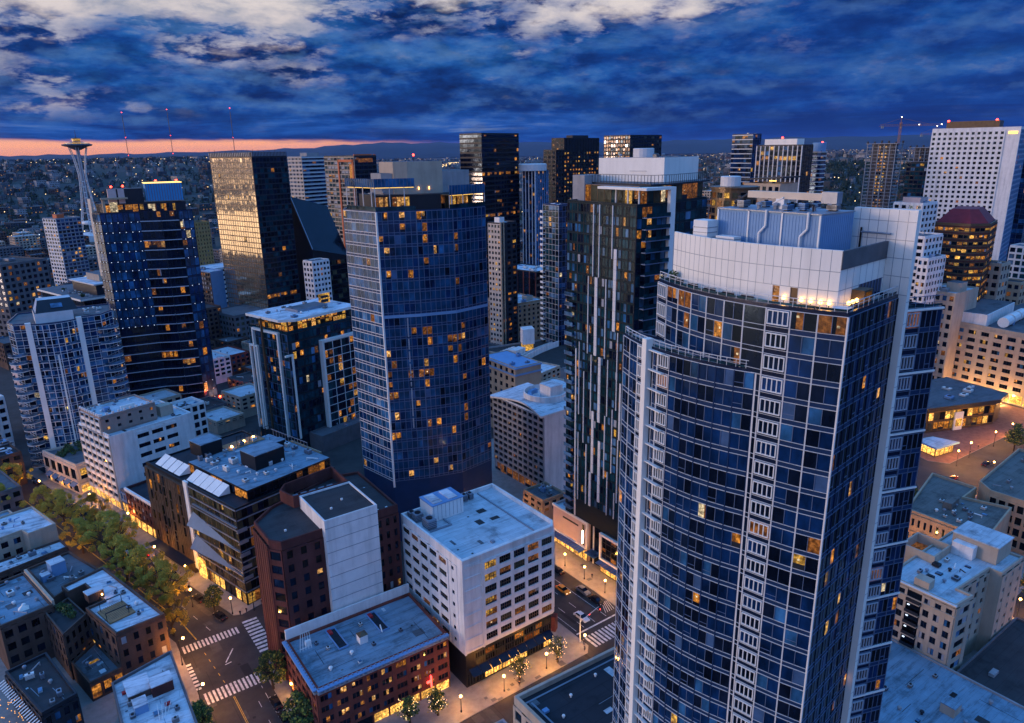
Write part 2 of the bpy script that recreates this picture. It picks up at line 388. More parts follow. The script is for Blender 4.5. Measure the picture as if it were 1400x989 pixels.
# ================================================================= the big curved tower
NAVY = [('glass_navy', 7), ('glass_deep', 5), ('glass_blue', 1.0), ('blind_blue', .5)]
def lerp(p, q, t): return (p[0]+(q[0]-p[0])*t, p[1]+(q[1]-p[1])*t)
def bow(a, b, bulge, n):
    """points from a to b along an arc bulging to the right of a->b"""
    d = V(b[0]-a[0], b[1]-a[1]); L = d.length; nn = V(d.y, -d.x)/L; out = []
    for i in range(n+1):
        t = i/n; o = 4*bulge*t*(1-t); out.append((a[0]+d.x*t+nn.x*o, a[1]+d.y*t+nn.y*o))
    return out
def cell_tower():
    up = bow((83.3, 76.0), (82.2, 44.6), 3.4, 10)          # upper bow, far end to the front corner
    right = [(82.2, 44.6), (97.9, 46.6)]
    poly = up + [(97.9, 46.6), (97.9, 76.0)]
    b = Bld('curved_glass_tower', 'huge curved navy glass tower with white panelled crown and terrace', 'tower', poly)
    ZT = 105.0; NF = 35
    b.body(0, ZT+.5, 'navy_spandrel', 'grey_concrete', ph=.45, t=.5)
    fr = b.mb('mullion'); W = 'pale_mullion'; FM = 'fine_mullion'
    def floorface(p0, p1, z0, z1, kinds, nf, lit=.022, mull=W, dark=False, vmull=None, glow=False, lm='white_metal'):
        """one bay column: kinds = 'L' louvred window, 'G' glass pair, 'D' dark slot"""
        p0, p1 = V(*p0), V(*p1); u = p1-p0; L = u.length; u = u/L; n = V(u.y, -u.x); fh = (z1-z0)/nf; up_ = V(0, 0, 1); nb = len(kinds); bw = L/nb
        P = lambda a, h, o: p0+u*a+n*o+up_*(z0+h)
        for i in range(nb+1): fr.box3(P(min(max(0, i*bw-.04), L-.08), 0, -.02), u*.08, n*.17, up_*(z1-z0), vmull or mull)
        for j in range(nf+1):
            fr.box3(P(.01, j*fh-.035 if j else 0, -.02), u*(L-.02), n*.15, up_*.07, mull)
            if j < nf: fr.box3(P(.01, j*fh+.66, -.02), u*(L-.02), n*.15, up_*.055, mull)
        for j in range(nf):
            for i, k in enumerate(kinds):
                w = MB(); a, c = i*bw+.05, (i+1)*bw-.05; c0 = P((i+.5)*bw, (j+.5)*fh, 0); v = V(0, 0, CAMZ)-c0
                area = bw*fh*max(.02, v.normalized().dot(n))/v.length_squared
                if k == 'L':
                    w.face([P(a, j*fh+.75, .06), P(c, j*fh+.75, .06), P(c, j*fh+fh-.05, .06), P(a, j*fh+fh-.05, .06)], pick([('glass_deep', 8), ('lit_dim', .35), ('glass_navy', 3)]))
                    x0, x1 = a+.16, c-.16; h0, h1 = j*fh+1.05, j*fh+fh-.25
                    for q in range(5):
                        x = x0+(x1-x0-.12)*q/4; w.part('louvre').box3(P(x, h0, .05), u*.12, n*.2, up_*(h1-h0), lm)
                    w = w; w.sub[1].box3(P(x0-.004, h0-.1, .05), u*(x1-x0+.008), n*.22, up_*.13, lm); w.sub[1].box3(P(x0-.004, h1-.03, .05), u*(x1-x0+.008), n*.22, up_*.13, lm)
                    nm = 'louvred_window'
                elif k == 'D':
                    w.face([P(a, j*fh+.1, .06), P(c, j*fh+.1, .06), P(c, j*fh+fh-.1, .06), P(a, j*fh+fh-.1, .06)], 'glass_deep'); nm = 'window'
                else:
                    m_ = (a+c)/2; e = [R.uniform(-.015, .015) for _ in range(4)]
                    for q, (x0, x1) in enumerate(((a, m_-.03), (m_+.03, c))):
                        mt = pick([('lit_dim', 5), ('lit_amber', 2), ('glass_deep', 2)]) if glow and j == nf-1 else pick(LIT) if R.random() < lit else pick([('glass_deep', 6), ('glass_navy', 3), ('glass_black', 3)] if dark else NAVY)
                        w.face([P(x0, j*fh+.75, .06+e[q]), P(x1, j*fh+.75, .06+e[q+1]), P(x1, j*fh+fh-.05, .06+e[q+2]), P(x0, j*fh+fh-.05, .06+e[q]+e[q+2]-e[q+1])], mt)
                        if mt.startswith('lit'): furnish(w, P, x0, x1, j*fh+.75, j*fh+fh-.05, mt)
                    w.box3(P(m_-.04, j*fh+.7, .04), u*.08, n*.1, up_*(fh-.75), 'steel_mullion')
                    if R.random() < .25: w.box3(P(a, j*fh+1.35, .04), u*((c-a)/2), n*.09, up_*.07, 'steel_mullion')
                    w.face([P(a, j*fh+.08, .055), P(c, j*fh+.08, .055), P(c, j*fh+.62, .055), P(a, j*fh+.62, .055)], 'blue_spandrel'); nm = 'window'
                b.wins.append((area, w, nm))
    # upper three floors: the whole bow; below: only the part right of the slot
    ks = ['L', 'G', 'G', 'G', 'G', 'G', 'D', 'L', 'G', 'G']
    for i in range(10): floorface(up[i], up[i+1], ZT-9, ZT, ks[i], 3, .10, W, glow=i > 6 or i in (1, 2))
    for i in range(6, 10): floorface(up[i], up[i+1], 0, ZT-9, ks[i], NF-3, .03)
    floorface(right[0], right[1], 0, ZT, 'GGGGGGG', NF, .045, 'steel_mullion', True, 'navy_spandrel')
    fr.box3((82.02, 44.4, 0), (.22, 0, 0), (0, .22, 0), (0, 0, ZT), W)
    # lower, prouder bow with its own terrace
    lo = bow((80.6, 80.4), (79.6, 55.0), 2.7, 10); lp = lo + [(83.0, 55.6), (83.0, 80.4)]
    ZL = ZT-9
    b.body(0, ZL+.4, 'navy_spandrel', 'grey_concrete', ph=.35, t=.4, poly=lp, part='lower_wall', rpart='lower_terrace')
    kl = ['G', 'G', 'L', None, 'L', 'G', 'G', 'G', 'G', 'G']
    for i in range(10):
        k = kl[i]
        if k is None: p, q = lo[i], lerp(lo[i], lo[i+1], .55); floorface(lerp(lo[i], lo[i+1], .6), lo[i+1], 0, ZL, 'G', NF-3, .02)
        else: floorface(lo[i], lo[i+1], 0, ZL, k, NF-3, .02, W, False, None if k == 'L' or i < 2 else 'blue_spandrel')
    floorface((79.6, 55.0), (83.0, 55.6), 0, ZL, 'D', NF-3)
    pm = MB(); p, q = V(*lo[3]), V(*lo[4]); u = (q-p).normalized(); n = V(u.y, -u.x)
    pm.box3(p + n*-.3, u*1.0, n*1.35, V(0, 0, 97.6), 'white_panel')
    for k in range(1, NF-2): pm.box3(p + n*.1 - u*.0 + V(0, 0, k*3-.09), u*4.2, n*.55, V(0, 0, .18), 'white_metal') if k % 1 == 0 else None
    b.single('white_pier', pm)
    dp = MB(); dp.box3((80.75, 53.0, 0), (1.4, 0, 0), (0, 1.7, 0), (0, 0, ZL+2.2), 'blue_spandrel'); dp.box3((79.5, 54.7, 0), (.22, 0, 0), (0, .3, 0), (0, 0, ZL), 'pale_mullion'); b.single('slot_pier', dp)
    # railings
    def rail(part, pts, z, off=.25, mat='pale_mullion', h=1.05):
        m = MB()
        for p, q in zip(pts, pts[1:]):
            p, q = V(*p), V(*q); u = (q-p).normalized(); n = V(u.y, -u.x); L = (q-p).length; p = p-n*off; k = max(1, round(L/1.6))
            m.box3(p+V(0, 0, z+h), u*L, n*.09, V(0, 0, .09), mat)
            m.box3(p+V(0, 0, z+.10), u*L, n*.03, V(0, 0, .28), 'glass_teal'); m.box3(p+V(0, 0, z+.62), u*L, n*.04, V(0, 0, .05), mat)
            for i in range(k): m.box3(p+u*(L*i/k)+n*.02+V(0, 0, z), u*.06, n*.07, V(0, 0, h), mat)
        return b.single(part, m)
    rail('terrace_railing', up, ZT+.5); rail('side_railing', right, ZT+.5); rail('lower_railing', lo, ZL+.4)
    # white panelled screen wall around the plant
    s0 = bow((85.9, 75.6), (84.3, 47.4), 2.6, 12)
    sm = MB(); jm = MB(); Z0, Z1 = ZT+.06, 112.5
    doors = {8: 'd', 9: 'd'}
    for i in range(12):
        p, q = V(*s0[i]), V(*s0[i+1]); u = (q-p).normalized(); n = V(u.y, -u.x); L = (q-p).length
        if i in doors:
            z = Z0+2.3; w = 1.0; sm.box3(p+V(0, 0, Z0)-n*.4, u*(L-w), n*.4, V(0, 0, 2.3), 'white_panel')
            dm = MB(); dm.box3(p+u*(L-w)+V(0, 0, Z0)-n*.5, u*w, n*.3, V(0, 0, 2.3), 'lit_amber' if i == 8 else 'bronze_metal'); b.single('terrace_door', dm)
            sm.box3(p+V(0, 0, z)-n*.4, u*L, n*.4, V(0, 0, Z1-z), 'white_panel')
        else: sm.box3(p+V(0, 0, Z0)-n*.4, u*L, n*.4, V(0, 0, Z1-Z0), 'white_panel')
        for zz in (Z0+2.35, Z0+4.75): jm.box3(p+V(0, 0, zz), u*L, n*.012, V(0, 0, .07), 'grey_metal')
        for t in (0, .5): jm.box3(p+u*(L*t)+V(0, 0, Z0+(2.4 if i in doors else 0)), u*.06, n*.012, V(0, 0, Z1-Z0-(2.4 if i in doors else 0)), 'grey_metal')
    p, q = V(*s0[-1]), V(97.9, 48.9); u = (q-p).normalized(); n = V(u.y, -u.x); L = (q-p).length
    sm.box3(p+V(0, 0, Z0)-n*.4, u*L, n*.4, V(0, 0, 5.0), 'white_panel')
    for i in range(1, 7): jm.box3(p+u*(L*i/7)+V(0, 0, Z0), u*.06, n*.012, V(0, 0, 5.0), 'grey_metal')
    jm.box3(p+V(0, 0, Z0+2.4), u*L, n*.012, V(0, 0, .07), 'grey_metal')
    b.single('screen_wall', sm); b.single('panel_joints', jm)
    gm = MB(); gm.box3(p+V(0, 0, Z0+5.05)-n*.3, u*L, n*.42, V(0, 0, 2.3), 'dark_concrete'); b.single('grey_parapet', gm)
    wm = MB(); wm.box3(p+u*6.0+V(0, 0, Z0+.2)-n*.2, u*7.2, n*.23, V(0, 0, 2.3), 'glass_navy')
    for i in range(8): wm.box3(p+u*(6+.98*i)+V(0, 0, Z0+.2), u*.1, n*.1, V(0, 0, 2.3), 'steel_mullion')
    b.single('terrace_window', wm)
    bx = MB(); bx.box3(p+u*3.9+n*.05+V(0, 0, Z0), u*2.6, n*1.6, V(0, 0, .1), 'bronze_metal'); bx.box3(p+u*3.9+n*.05+V(0, 0, Z0+1.9), u*2.6, n*1.6, V(0, 0, .25), 'bronze_metal')
    for a in (3.9, 6.2): bx.box3(p+u*a+n*.05+V(0, 0, Z0+.1), u*.3, n*1.6, V(0, 0, 1.8), 'bronze_metal')
    bx.box3(p+u*4.2+n*.1+V(0, 0, Z0+.3), u*2.0, n*.08, V(0, 0, 1.3), 'lit_warm'); b.single('fireplace_shelter', bx)
    # roof inside the screen and the plant box
    rm = MB(); rm.face([(*c, 110.2) for c in inset([*s0, (97.6, 48.9), (97.6, 75.4)], .5)], 'roof_grey'); b.single('plant_roof', rm)
    mm = MB(); mx0, mx1, my0, my1, mz = 88.6, 96.4, 53.2, 69.6, 116.1
    mm.box3((mx0, my0, 110.25), (mx1-mx0, 0, 0), (0, my1-my0, 0), (0, 0, mz-110.25), 'blue_panel')
    for i in range(34): mm.box3((mx0-.05, my0+.3+i*.48, 110.5), (.06, 0, 0), (0, .22, 0), (0, 0, 5.3), 'blue_panel')
    for i in range(16): mm.box3((mx0+.2+i*.48, my0-.05, 110.5), (.2, 0, 0), (0, .06, 0), (0, 0, 5.3), 'blue_panel')
    for y in (my0-.02, my0+5.6, my0+11, my1-.1): mm.box3((mx0-.2, y, 110.3), (.22, 0, 0), (0, .22, 0), (0, 0, mz-110.2), 'white_metal')
    mm.box3((mx0-.2, my0-.1, mz), (mx1-mx0+.3, 0, 0), (0, my1-my0+.3, 0), (0, 0, .16), 'grey_metal'); b.single('plant_box', mm)
    for y in (my0+2.6, my0+9):
        t = MB(); t.tube((mx0-.45, y, 110.4), (mx0-.45, y, 113.2), .16, mat='white_metal'); t.tube((mx0-.45, y, 113.2), (mx0-.35, y-.9, 114.2), .16, mat='white_metal'); t.tube((mx0-.35, y-.9, 114.2), (mx0-.35, y-.9, 116.4), .16, mat='white_metal'); b.single('flue_pipe', t)
    for (x, y, sx, sy, h) in ((86.9, 70.6, 2.2, 2.6, 4.3), (86.7, 66.2, 1.6, 3.2, 2.3)):
        t = MB(); t.box(x, y, 110.25, sx, sy, h, 'white_metal'); 
        for k in range(5): t.box(x, y, 110.6+k*h/6, sx+.08, sy+.08, .1, 'grey_metal')
        b.single('air_handler', t)
    b.clutter([(mx0, my0), (mx1, my0), (mx1, my1), (mx0, my1)], mz+.16, 13, 1.8, .9, ('grey_metal', 'dark_panel', 'blue_panel'), 0, 4)
    b.clutter([(85.4, 48.6), (88, 48.6), (88, 74), (83.5, 66)], 110.2, 4, 1.3, .8, ('grey_metal',), 0, 5)
    # window-cleaning crane on the plant box
    cm = MB(); cm.box3((91.6, 54.8, 117.7), (.9, 0, 0), (0, 12.2, 0), (0, 0, .95), 'cream_metal'); cm.box3((91.4, 53.0, 117.4), (1.3, 0, 0), (0, 2.2, 0), (0, 0, 1.5), 'grey_metal')
    cm.box(92.1, 61.5, 116.3, 1.3, 1.3, 1.4, 'white_metal'); cm.tube((92, 67, 118.1), (92, 69.4, 116.8), .3, mat='dark_panel'); cm.tube((91.5, 61.0, 117.9), (91.5, 62.6, 117.0), .12, mat='white_metal')
    for k in range(5): cm.box(92.1+R.uniform(-.5, .5), 68.4+R.uniform(-.8, .8), 116.3+.3*k, .5, .5, .3, 'dark_panel')
    b.single('cleaning_crane', cm)
    # fin wall and right-hand wing
    fm = MB(); fm.box3((98.0, 45.5, 0), (.85, 0, 0), (0, 1.1, 0), (0, 0, 103.2), 'white_panel'); fm.box3((98.0, 45.5, 103.2), (.85, 0, 0), (0, 8.6, 0), (0, 0, 13.4), 'white_panel')
    for k in range(35): fm.box3((98.0, 45.49, 2.5+k*3.0), (.85, 0, 0), (0, .02, 0), (0, 0, .06), 'grey_metal')
    for k in range(5): fm.box3((97.985, 45.52, 105.4+k*2.4), (.02, 0, 0), (0, 8.5, 0), (0, 0, .07), 'grey_metal')
    for k in range(6): fm.box3((97.985, 46.6+k*1.3, 103.3), (.02, 0, 0), (0, .07, 0), (0, 0, 13.2), 'grey_metal')
    b.single('fin_wall', fm)
    pm = MB(); pm.tube((97.6, 52.6, 110.3), (97.6, 52.6, 114), .14, mat='black_metal'); pm.tube((97.6, 52.6, 113.4), (97.6, 48.5, 113.4), .14, mat='grey_metal'); b.single('plant_pipe', pm)
    wp = [(98.9, 45.8), (104.7, 43.7), (104.7, 76), (98.9, 76)]
    b.body(0, 103.4, 'navy_spandrel', 'roof_dark', ph=.4, poly=wp, part='wing_wall', rpart='wing_roof')
    floorface(wp[0], lerp(wp[0], wp[1], .42), 0, 103, 'L', 34, .02, 'steel_mullion', lm='fine_mullion'); floorface(lerp(wp[0], wp[1], .42), wp[1], 0, 103, 'GG', 34, .05, 'steel_mullion', True)
    sl = MB()
    for k in range(12): sl.box3((98.87, 45.5, 103.1-k*9), (5.85, -2.1, 0), (.1, .6, 0), (0, 0, .26), 'white_metal')
    b.single('slab_edge', sl); rail('wing_railing', [wp[0], wp[1]], 103.45, .1, 'steel_mullion', 1.5)
    b.done()
    return s0, up, ZT
S0, UP, ZT = cell_tower()
# what stands on its terrace
for i, t in enumerate((.62, .70, .78, .86, .90, .94, .975)):
    k = t*12; a = int(k); p = lerp(S0[a], S0[min(12, a+1)], k-a); q = V(p[0]-.35, p[1], 0)
    m = MB(); m.tube((q.x, q.y, ZT+.06), (q.x, q.y, ZT+.75), .05, mat='black_metal'); m.lathe(q.x, q.y, [(.06, ZT+.7), (.26, ZT+.82), (.26, ZT+1.15), (.05, ZT+1.3)], 'soft_lamp', 8)
    if i > 1: tag(m.build('terrace_lamp', None, off=(q.x, q.y, ZT)), 'small glowing lamp at the foot of the white screen wall on the terrace', 'lamp', 'terrace lamps')
for k in range(4):
    x = 85.6+k*1.2; y = 46.6+k*.16; m = MB(); m.tube((x, y, ZT+.06), (x, y, ZT+.75), .05, mat='black_metal'); m.lathe(x, y, [(.06, ZT+.7), (.24, ZT+.8), (.24, ZT+1.1), (.05, ZT+1.25)], 'soft_lamp', 8)
    tag(m.build('terrace_lamp', None, off=(x, y, ZT)), 'glowing lamp beside the fireplace shelter on the tower terrace', 'lamp', 'lamps by the fireplace shelter')
def sofa(x, y, rot, label, mat='dark_panel', w=1.9):
    t = thing('terrace_sofa', label, 'sofa', (x, y, ZT+.06)); c, d = math.cos(rot), math.sin(rot)
    a = MB(); a.box(x, y, ZT+.12, w, .8, .32, mat, rot); a.build('seat', t)
    a = MB(); a.box(x-d*-.36, y+c*.36*-1, ZT+.44, w, .16, .4, mat, rot); a.build('backrest', t)
    for e in (-1, 1): a = MB(); a.box(x+c*e*(w/2-.08), y+d*e*(w/2-.08), ZT+.44, .14, .62, .22, mat, rot); a.build('armrest', t)
for k, (t, lb) in enumerate(((.12, 'dark sofa beside the shrub at the far end of the terrace'), (.24, 'second dark sofa from the shrub on the tower terrace'), (.36, 'third dark sofa from the shrub on the tower terrace'), (.47, 'dark sofa just short of the lit terrace door'), (.57, 'dark sofa under the lit terrace door'))):
    a = int(t*10); p = lerp(UP[a], UP[a+1], t*10-a); sofa(p[0]+1.4, p[1], PI/2, lb)
t = thing('dining_table', 'low table in front of the lamps on the tower terrace', 'table', (81.6, 49.6, ZT+.06))
m = MB(); m.box(81.6, 49.6, ZT+.66, .9, 2.6, .08, 'wood'); m.build('table_top', t)
for e in ((-.35, -1.1), (.35, -1.1), (-.35, 1.1), (.35, 1.1)): m = MB(); m.box(81.6+e[0], 49.6+e[1], ZT+.06, .08, .08, .6, 'black_metal'); m.build('leg', t)
m = MB(); m.lathe(83.6, 46.2, [(1.15, ZT+.06), (1.2, ZT+.5), (1.2, ZT+.72), (1.05, ZT+.74), (1.0, ZT+.62)], 'white_paint', 20)
tag(m.build('hot_tub', None, off=(83.6, 46.2, ZT)), 'round white hot tub at the corner of the terrace', 'hot tub')
def leafball(mb, x, y, z, r, n, mats, rnd, leaf=.22, sq=1.0):
    for _ in range(n):
        d = Vector((rnd.gauss(0, 1), rnd.gauss(0, 1), rnd.gauss(0, 1))).normalized() * r * rnd.random()**.45
        c = Vector((x, y, z)) + Vector((d.x, d.y, d.z*sq)); a = Vector((rnd.gauss(0, 1), rnd.gauss(0, 1), rnd.gauss(0, 1))).normalized(); b = a.orthogonal().normalized()
        s_ = leaf*rnd.uniform(.6, 1.4); mb.face([c-a*s_, c-b*s_*.7, c+a*s_, c+b*s_*.7], rnd.choice(mats))
M('leaf_dark', (.035, .062, .022), .7, .4, 1.5); M('leaf_green', (.065, .105, .028), .7, .4, 1.5); M('leaf_olive', (.36, .30, .045), .7, .4, 1.5); M('leaf_gold', (.52, .36, .045), .7, .4, 1.5); M('leaf_brown', (.15, .09, .03), .7, .4, 1.5)
t = thing('planter_shrub', 'round dark shrub in a pot at the far end of the terrace', 'shrub', (84.2, 74.0, ZT))
m = MB(); m.lathe(84.2, 74.0, [(.3, ZT+.06), (.42, ZT+.6)], 'grey_concrete', 10); m.build('pot', t)
m = MB(); leafball(m, 84.2, 74, ZT+1.2, .8, 260, ['leaf_dark', 'leaf_green'], R, .14); m.build('foliage', t)
# ================================================================= tower with white strips (and its podium)
TEAL = [('glass_teal', 8), ('glass_deep', 4), ('glass_blue', .8), ('glass_sky', 1.3), ('blind_white', .25)]
def strip_tower():
    F = (135.5, 132.0); poly = [F, (145.4, 131.0), (146.6, 131.0), (146.6, 133.6), (170.5, 138.5), (170.5, 160), (135.5, 159.2)]
    b = Bld('striped_glass_tower', 'dark teal tower with scattered white vertical strips and white penthouse box', 'tower', poly)
    Z0, ZR = 16.0, 110.5; NF = 32
    b.body(13.75, ZR+.6, 'teal_spandrel', 'roof_grey', ph=.5)
    A = (135.5, 159.2); B_ = (135.5, 154.6)
    st = dict(wall=None, win=(.1, .9, .18, .95), panes=TEAL, lit=.055, split=2, vm=(.16, .1, 'dark_panel'), hm=(.22, .14, 'teal_spandrel'), sp='teal_spandrel')
    b.facade(B_, F, Z0+4, ZR, NF, 9, st)
    fh = (ZR-Z0-4)/NF
    st2 = dict(st); st2.update(lit=.12, win=(.03, .97, .2, .98)); b.facade(A, B_, Z0-2, ZR, NF+2, 2, st2)
    st3 = dict(st); st3.update(lit=.16, win=(.03, .97, .1, .96)); b.facade(F, (145.4, 131.0), Z0, ZR, NF, 3, st3)
    st4 = curtain(TEAL, 'dark_panel', 'teal_spandrel', .04); b.facade((146.6, 133.6), (170.5, 138.5), 20, ZR, NF, 8, st4)
    # scattered strips: (column of nine, first floor from the top, floors, width)
    SP = [(2.6, 0, 7, .3), (3.55, 0, 7, .3), (5.55, 0, 5, .3), (1.9, 7, 8, .3), (3.1, 7, 8, .9), (4.75, 7, 8, .3), (6.0, 4, 8, .9), (6.75, 12, 8, .3), (8.0, 12, 6, .8), (2.55, 15, 7, .35), (3.9, 15, 7, .8), (5.3, 15, 6, .3), (7.35, 17, 6, .5),
          (1.35, 17, 8, .3), (2.9, 21, 7, .8), (5.0, 21, 7, .35), (6.2, 20, 7, .3), (4.1, 24, 7, .8), (1.9, 25, 7, .35), (7.2, 23, 7, .35), (2.6, 28, 4, .7), (5.6, 27, 5, .3), (6.8, 29, 3, .3), (.5, 14, 8, .25), (.45, 24, 8, .25)]
    L = 154.6-132.0
    for c, f0, nf, w in SP:
        m = MB(); y = 154.6 - c/9*L - w; m.box3((135.18, y, ZR-(f0+nf)*fh), (.36, 0, 0), (0, w*1.2 if w > .45 else w*.9, 0), (0, 0, nf*fh-.1), 'pale_mullion')
        for q in range(1, nf): m.box3((135.16, y, ZR-(f0+q)*fh), (.03, 0, 0), (0, w*1.25, 0), (0, 0, .06), 'grey_metal')
        b.single('white_strip', m)
    ml = MB(); ml.box3((135.1, 154.4, Z0-2), (.5, 0, 0), (0, .35, 0), (0, 0, ZR-Z0-40), 'white_metal'); b.single('white_strip', ml)
    for j in range(NF):    # balconies
        z = Z0+(ZR-Z0)/NF*j; m = MB()
        m.box3((136.6, 129.6, z), (8.6, -.3, 0), (0, 1.5, 0), (0, 0, .22), 'steel_mullion'); m.box3((136.6, 129.6, z+.25), (8.6, -.3, 0), (0, .05, 0), (0, 0, .95), 'glass_teal'); b.single('balcony', m)
        if j < 24:
            m = MB(); m.box3((134.2, 155.2, z), (1.35, 0, 0), (0, 3.6, 0), (0, 0, .22), 'steel_mullion'); m.box3((134.2, 155.2, z+.25), (.05, 0, 0), (0, 3.6, 0), (0, 0, .95), 'glass_sky'); b.single('balcony', m)
    pm = MB(); pm.box3((145.5, 129.9, 12), (1.9, -.1, 0), (0, 1.0, 0), (0, 0, 103), 'white_metal')
    for k in range(9): pm.box3((145.1, 129.8, 30+k*9), (2.4, 0, 0), (0, .3, 0), (0, 0, .15), 'white_metal')
    b.single('white_pillar', pm)
    m = MB(); m.box3((136.8, 130.2, 114.4), (10.6, -.4, 0), (0, 18, 0), (0, 0, .65), 'white_panel'); b.single('canopy_slab', m)
    for y in (134, 138, 142.5): m = MB(); m.tube((138.2, y, ZR), (138.2, y, 114.4), .22, mat='white_metal'); b.single('canopy_column', m)
    up = [(139.5, 135.0), (146.5, 134.4), (146.6, 134.8), (169.5, 139.6), (169.5, 159), (139.5, 159)]
    b.mb('penthouse').prism(up, ZR, 115.3, 'glass_bronze', 'roof_grey')
    st5 = dict(win=(.02, .98, .05, .95), panes=[('glass_bronze', 4), ('glass_teal', 3), ('lit_dim', 2), ('lit_amber', .7)], lit=.1, vm=(.12, .12, 'bronze_metal'), hm=(.2, .12, 'bronze_metal'))
    b.facade(up[5], up[0], ZR, 115.3, 1, 9, st5); b.facade(up[0], up[1], ZR, 115.3, 1, 3, st5); b.facade(up[2], up[3], ZR, 115.3, 1, 8, st5)
    dk = [(141.8, 133.5), (147.4, 132.2), (171, 138.2), (171, 159.5), (141.8, 159.5)]
    m = MB(); m.prism(dk, 115.35, 115.75, 'dark_panel', 'roof_grey'); b.single('roof_deck', m)
    m = MB()
    for p, q in ((dk[4], dk[0]), (dk[0], dk[1]), (dk[1], dk[2])):
        p, q = V(*p), V(*q); u = (q-p).normalized(); n = V(u.y, -u.x); L2 = (q-p).length; k = round(L2/1.2)
        m.box3(p+V(0, 0, 117.9), u*L2, -n*.12, V(0, 0, .12), 'dark_panel')
        for i in range(k+1): m.box3(p+u*(L2*i/k-.05)+V(0, 0, 115.76), u*.1, -n*.1, V(0, 0, 2.1), 'dark_panel')
    b.single('deck_railing', m)
    cr = [(150.8, 138.6), (152.2, 137.4), (173.0, 142.4), (173, 166), (149.2, 162)]
    cr = [(151.5, 138.0), (170.4, 142.2), (170.4, 159.4), (147.5, 159.4)]
    m = MB(); m.prism(cr, 115.8, 122.2, 'white_panel', 'roof_grey'); m.box3((150.3, 143.2, 118.6), (-1.2, 5.4, 0), (-.04, 0, 0), (0, 0, .12), 'grey_metal'); b.single('white_crown', m)
    m = MB(); m.lathe(158, 152, [(3.0, 122.2), (3.0, 124.6), (2.6, 124.7)], 'pale_mullion', 18); b.single('roof_drum', m)
    b.clutter(cr, 122.2, 5, 2, .8, ('grey_metal',), 0, 8); m = MB(); m.box3((139.0, 156, ZR), (6, 0, 0), (0, 5, 0), (0, 0, 7.2), 'grey_concrete'); b.single('stair_tower', m)
    # podium: blank pinkish wall in a white frame, glass lobby, dark glass box in a white frame
    pp = [(135.5, 148.5), (160, 148.5), (160, 165.5), (135.5, 165.5)]
    b.mb('podium').ring(pp, .4, 0, 13.6, 'pink_stone'); b.mb('podium_roof').face([(*c, 12.9) for c in inset(pp, .3)], 'roof_blue')
    m = MB(); m.box3((135.1, 148.4, 13.0), (.7, 0, 0), (0, 17.2, 0), (0, 0, .75), 'white_metal'); m.box3((135.1, 148.4, 4.4), (.7, 0, 0), (0, 17.2, 0), (0, 0, .4), 'white_metal'); m.box3((135.1, 148.4, 4.4), (.7, 0, 0), (0, .7, 0), (0, 0, 8.6), 'white_metal'); b.single('podium_frame', m)
    m = MB(); m.box3((135.38, 150.2, 5.2), (.13, 0, 0), (0, .9, 0), (0, 0, 7), 'black_metal'); m.box3((135.3, 150.6, 5.6), (.1, 0, 0), (0, .35, 0), (0, 0, 4.6), 'lamp_white'); b.single('podium_sign', m)
    m = MB(); m.box3((135.4, 153.0, 10.6), (.12, 0, 0), (0, 7.5, 0), (0, 0, .55), 'dark_panel'); b.single('vent_slot', m)
    b.facade((135.5, 165.5), (135.5, 148.5), 0, 4.2, 1, 8, dict(win=(.05, .95, .1, .9), fixed=lambda i, j: 'lit_shop', vm=(.2, .2, 'bronze_metal'), wname='shop_window'))
    lb = [(136.5, 142.6), (150, 142.6), (150, 148.4), (136.5, 148.4)]; b.mb('lobby').ring(lb, .3, 0, 16, 'glass_black'); b.mb('lobby').face([(*c, 15.6) for c in lb], 'roof_dark')
    m = MB(); m.box3((136.2, 146.6, 0), (.3, 0, 0), (0, .4, 0), (0, 0, 16), 'white_metal'); m.box3((133.2, 143.2, 4.6), (3.4, 0, 0), (0, 4.4, 0), (0, 0, .3), 'glass_sky'); b.single('entrance_canopy', m)
    m = MB(); m.box3((134.6, 128.4, 4.4), (.8, 0, 0), (0, 14.1, 0), (0, 0, .8), 'white_metal'); m.box3((134.6, 128.4, 12.6), (.8, 0, 0), (0, 14.1, 0), (0, 0, .8), 'white_metal'); m.box3((134.6, 141.7, 5.2), (.8, 0, 0), (0, .8, 0), (0, 0, 7.4), 'white_metal'); m.box3((134.6, 128.4, 5.2), (.8, 0, 0), (0, .6, 0), (0, 0, 7.4), 'white_metal'); b.single('glass_box_frame', m)
    gb = [(135.1, 128.5), (150, 128.5), (150, 142.3), (135.1, 142.3)]; b.mb('glass_box').ring(gb, .3, 0, 13.2, 'glass_black'); b.mb('glass_box').face([(*c, 12.8) for c in gb], 'wood')
    b.facade((135.1, 142.2), (135.1, 128.6), 5, 12.6, 4, 6, curtain([('glass_black', 6), ('glass_deep', 3)], 'dark_panel', None, .12))
    b.facade((135.1, 142.2), (135.1, 128.6), 0, 4.2, 1, 6, dict(win=(.05, .95, .1, .9), fixed=lambda i, j: 'lit_shop', vm=(.2, .2, 'bronze_metal'), wname='shop_window'))
    m = MB(); 
    for k in range(9): m.box3((136.2+.5*(k % 3), 129.6+k*1.3, 13.0), (1.2, 0, 0), (0, .7, 0), (0, 0, .7), 'bronze_metal'); m.box3((137.4, 129.9+k*1.3, 13.7), (.2, 0, 0), (0, .2, 0), (0, 0, .25), 'gold_strip')
    b.single('terrace_furniture', m)
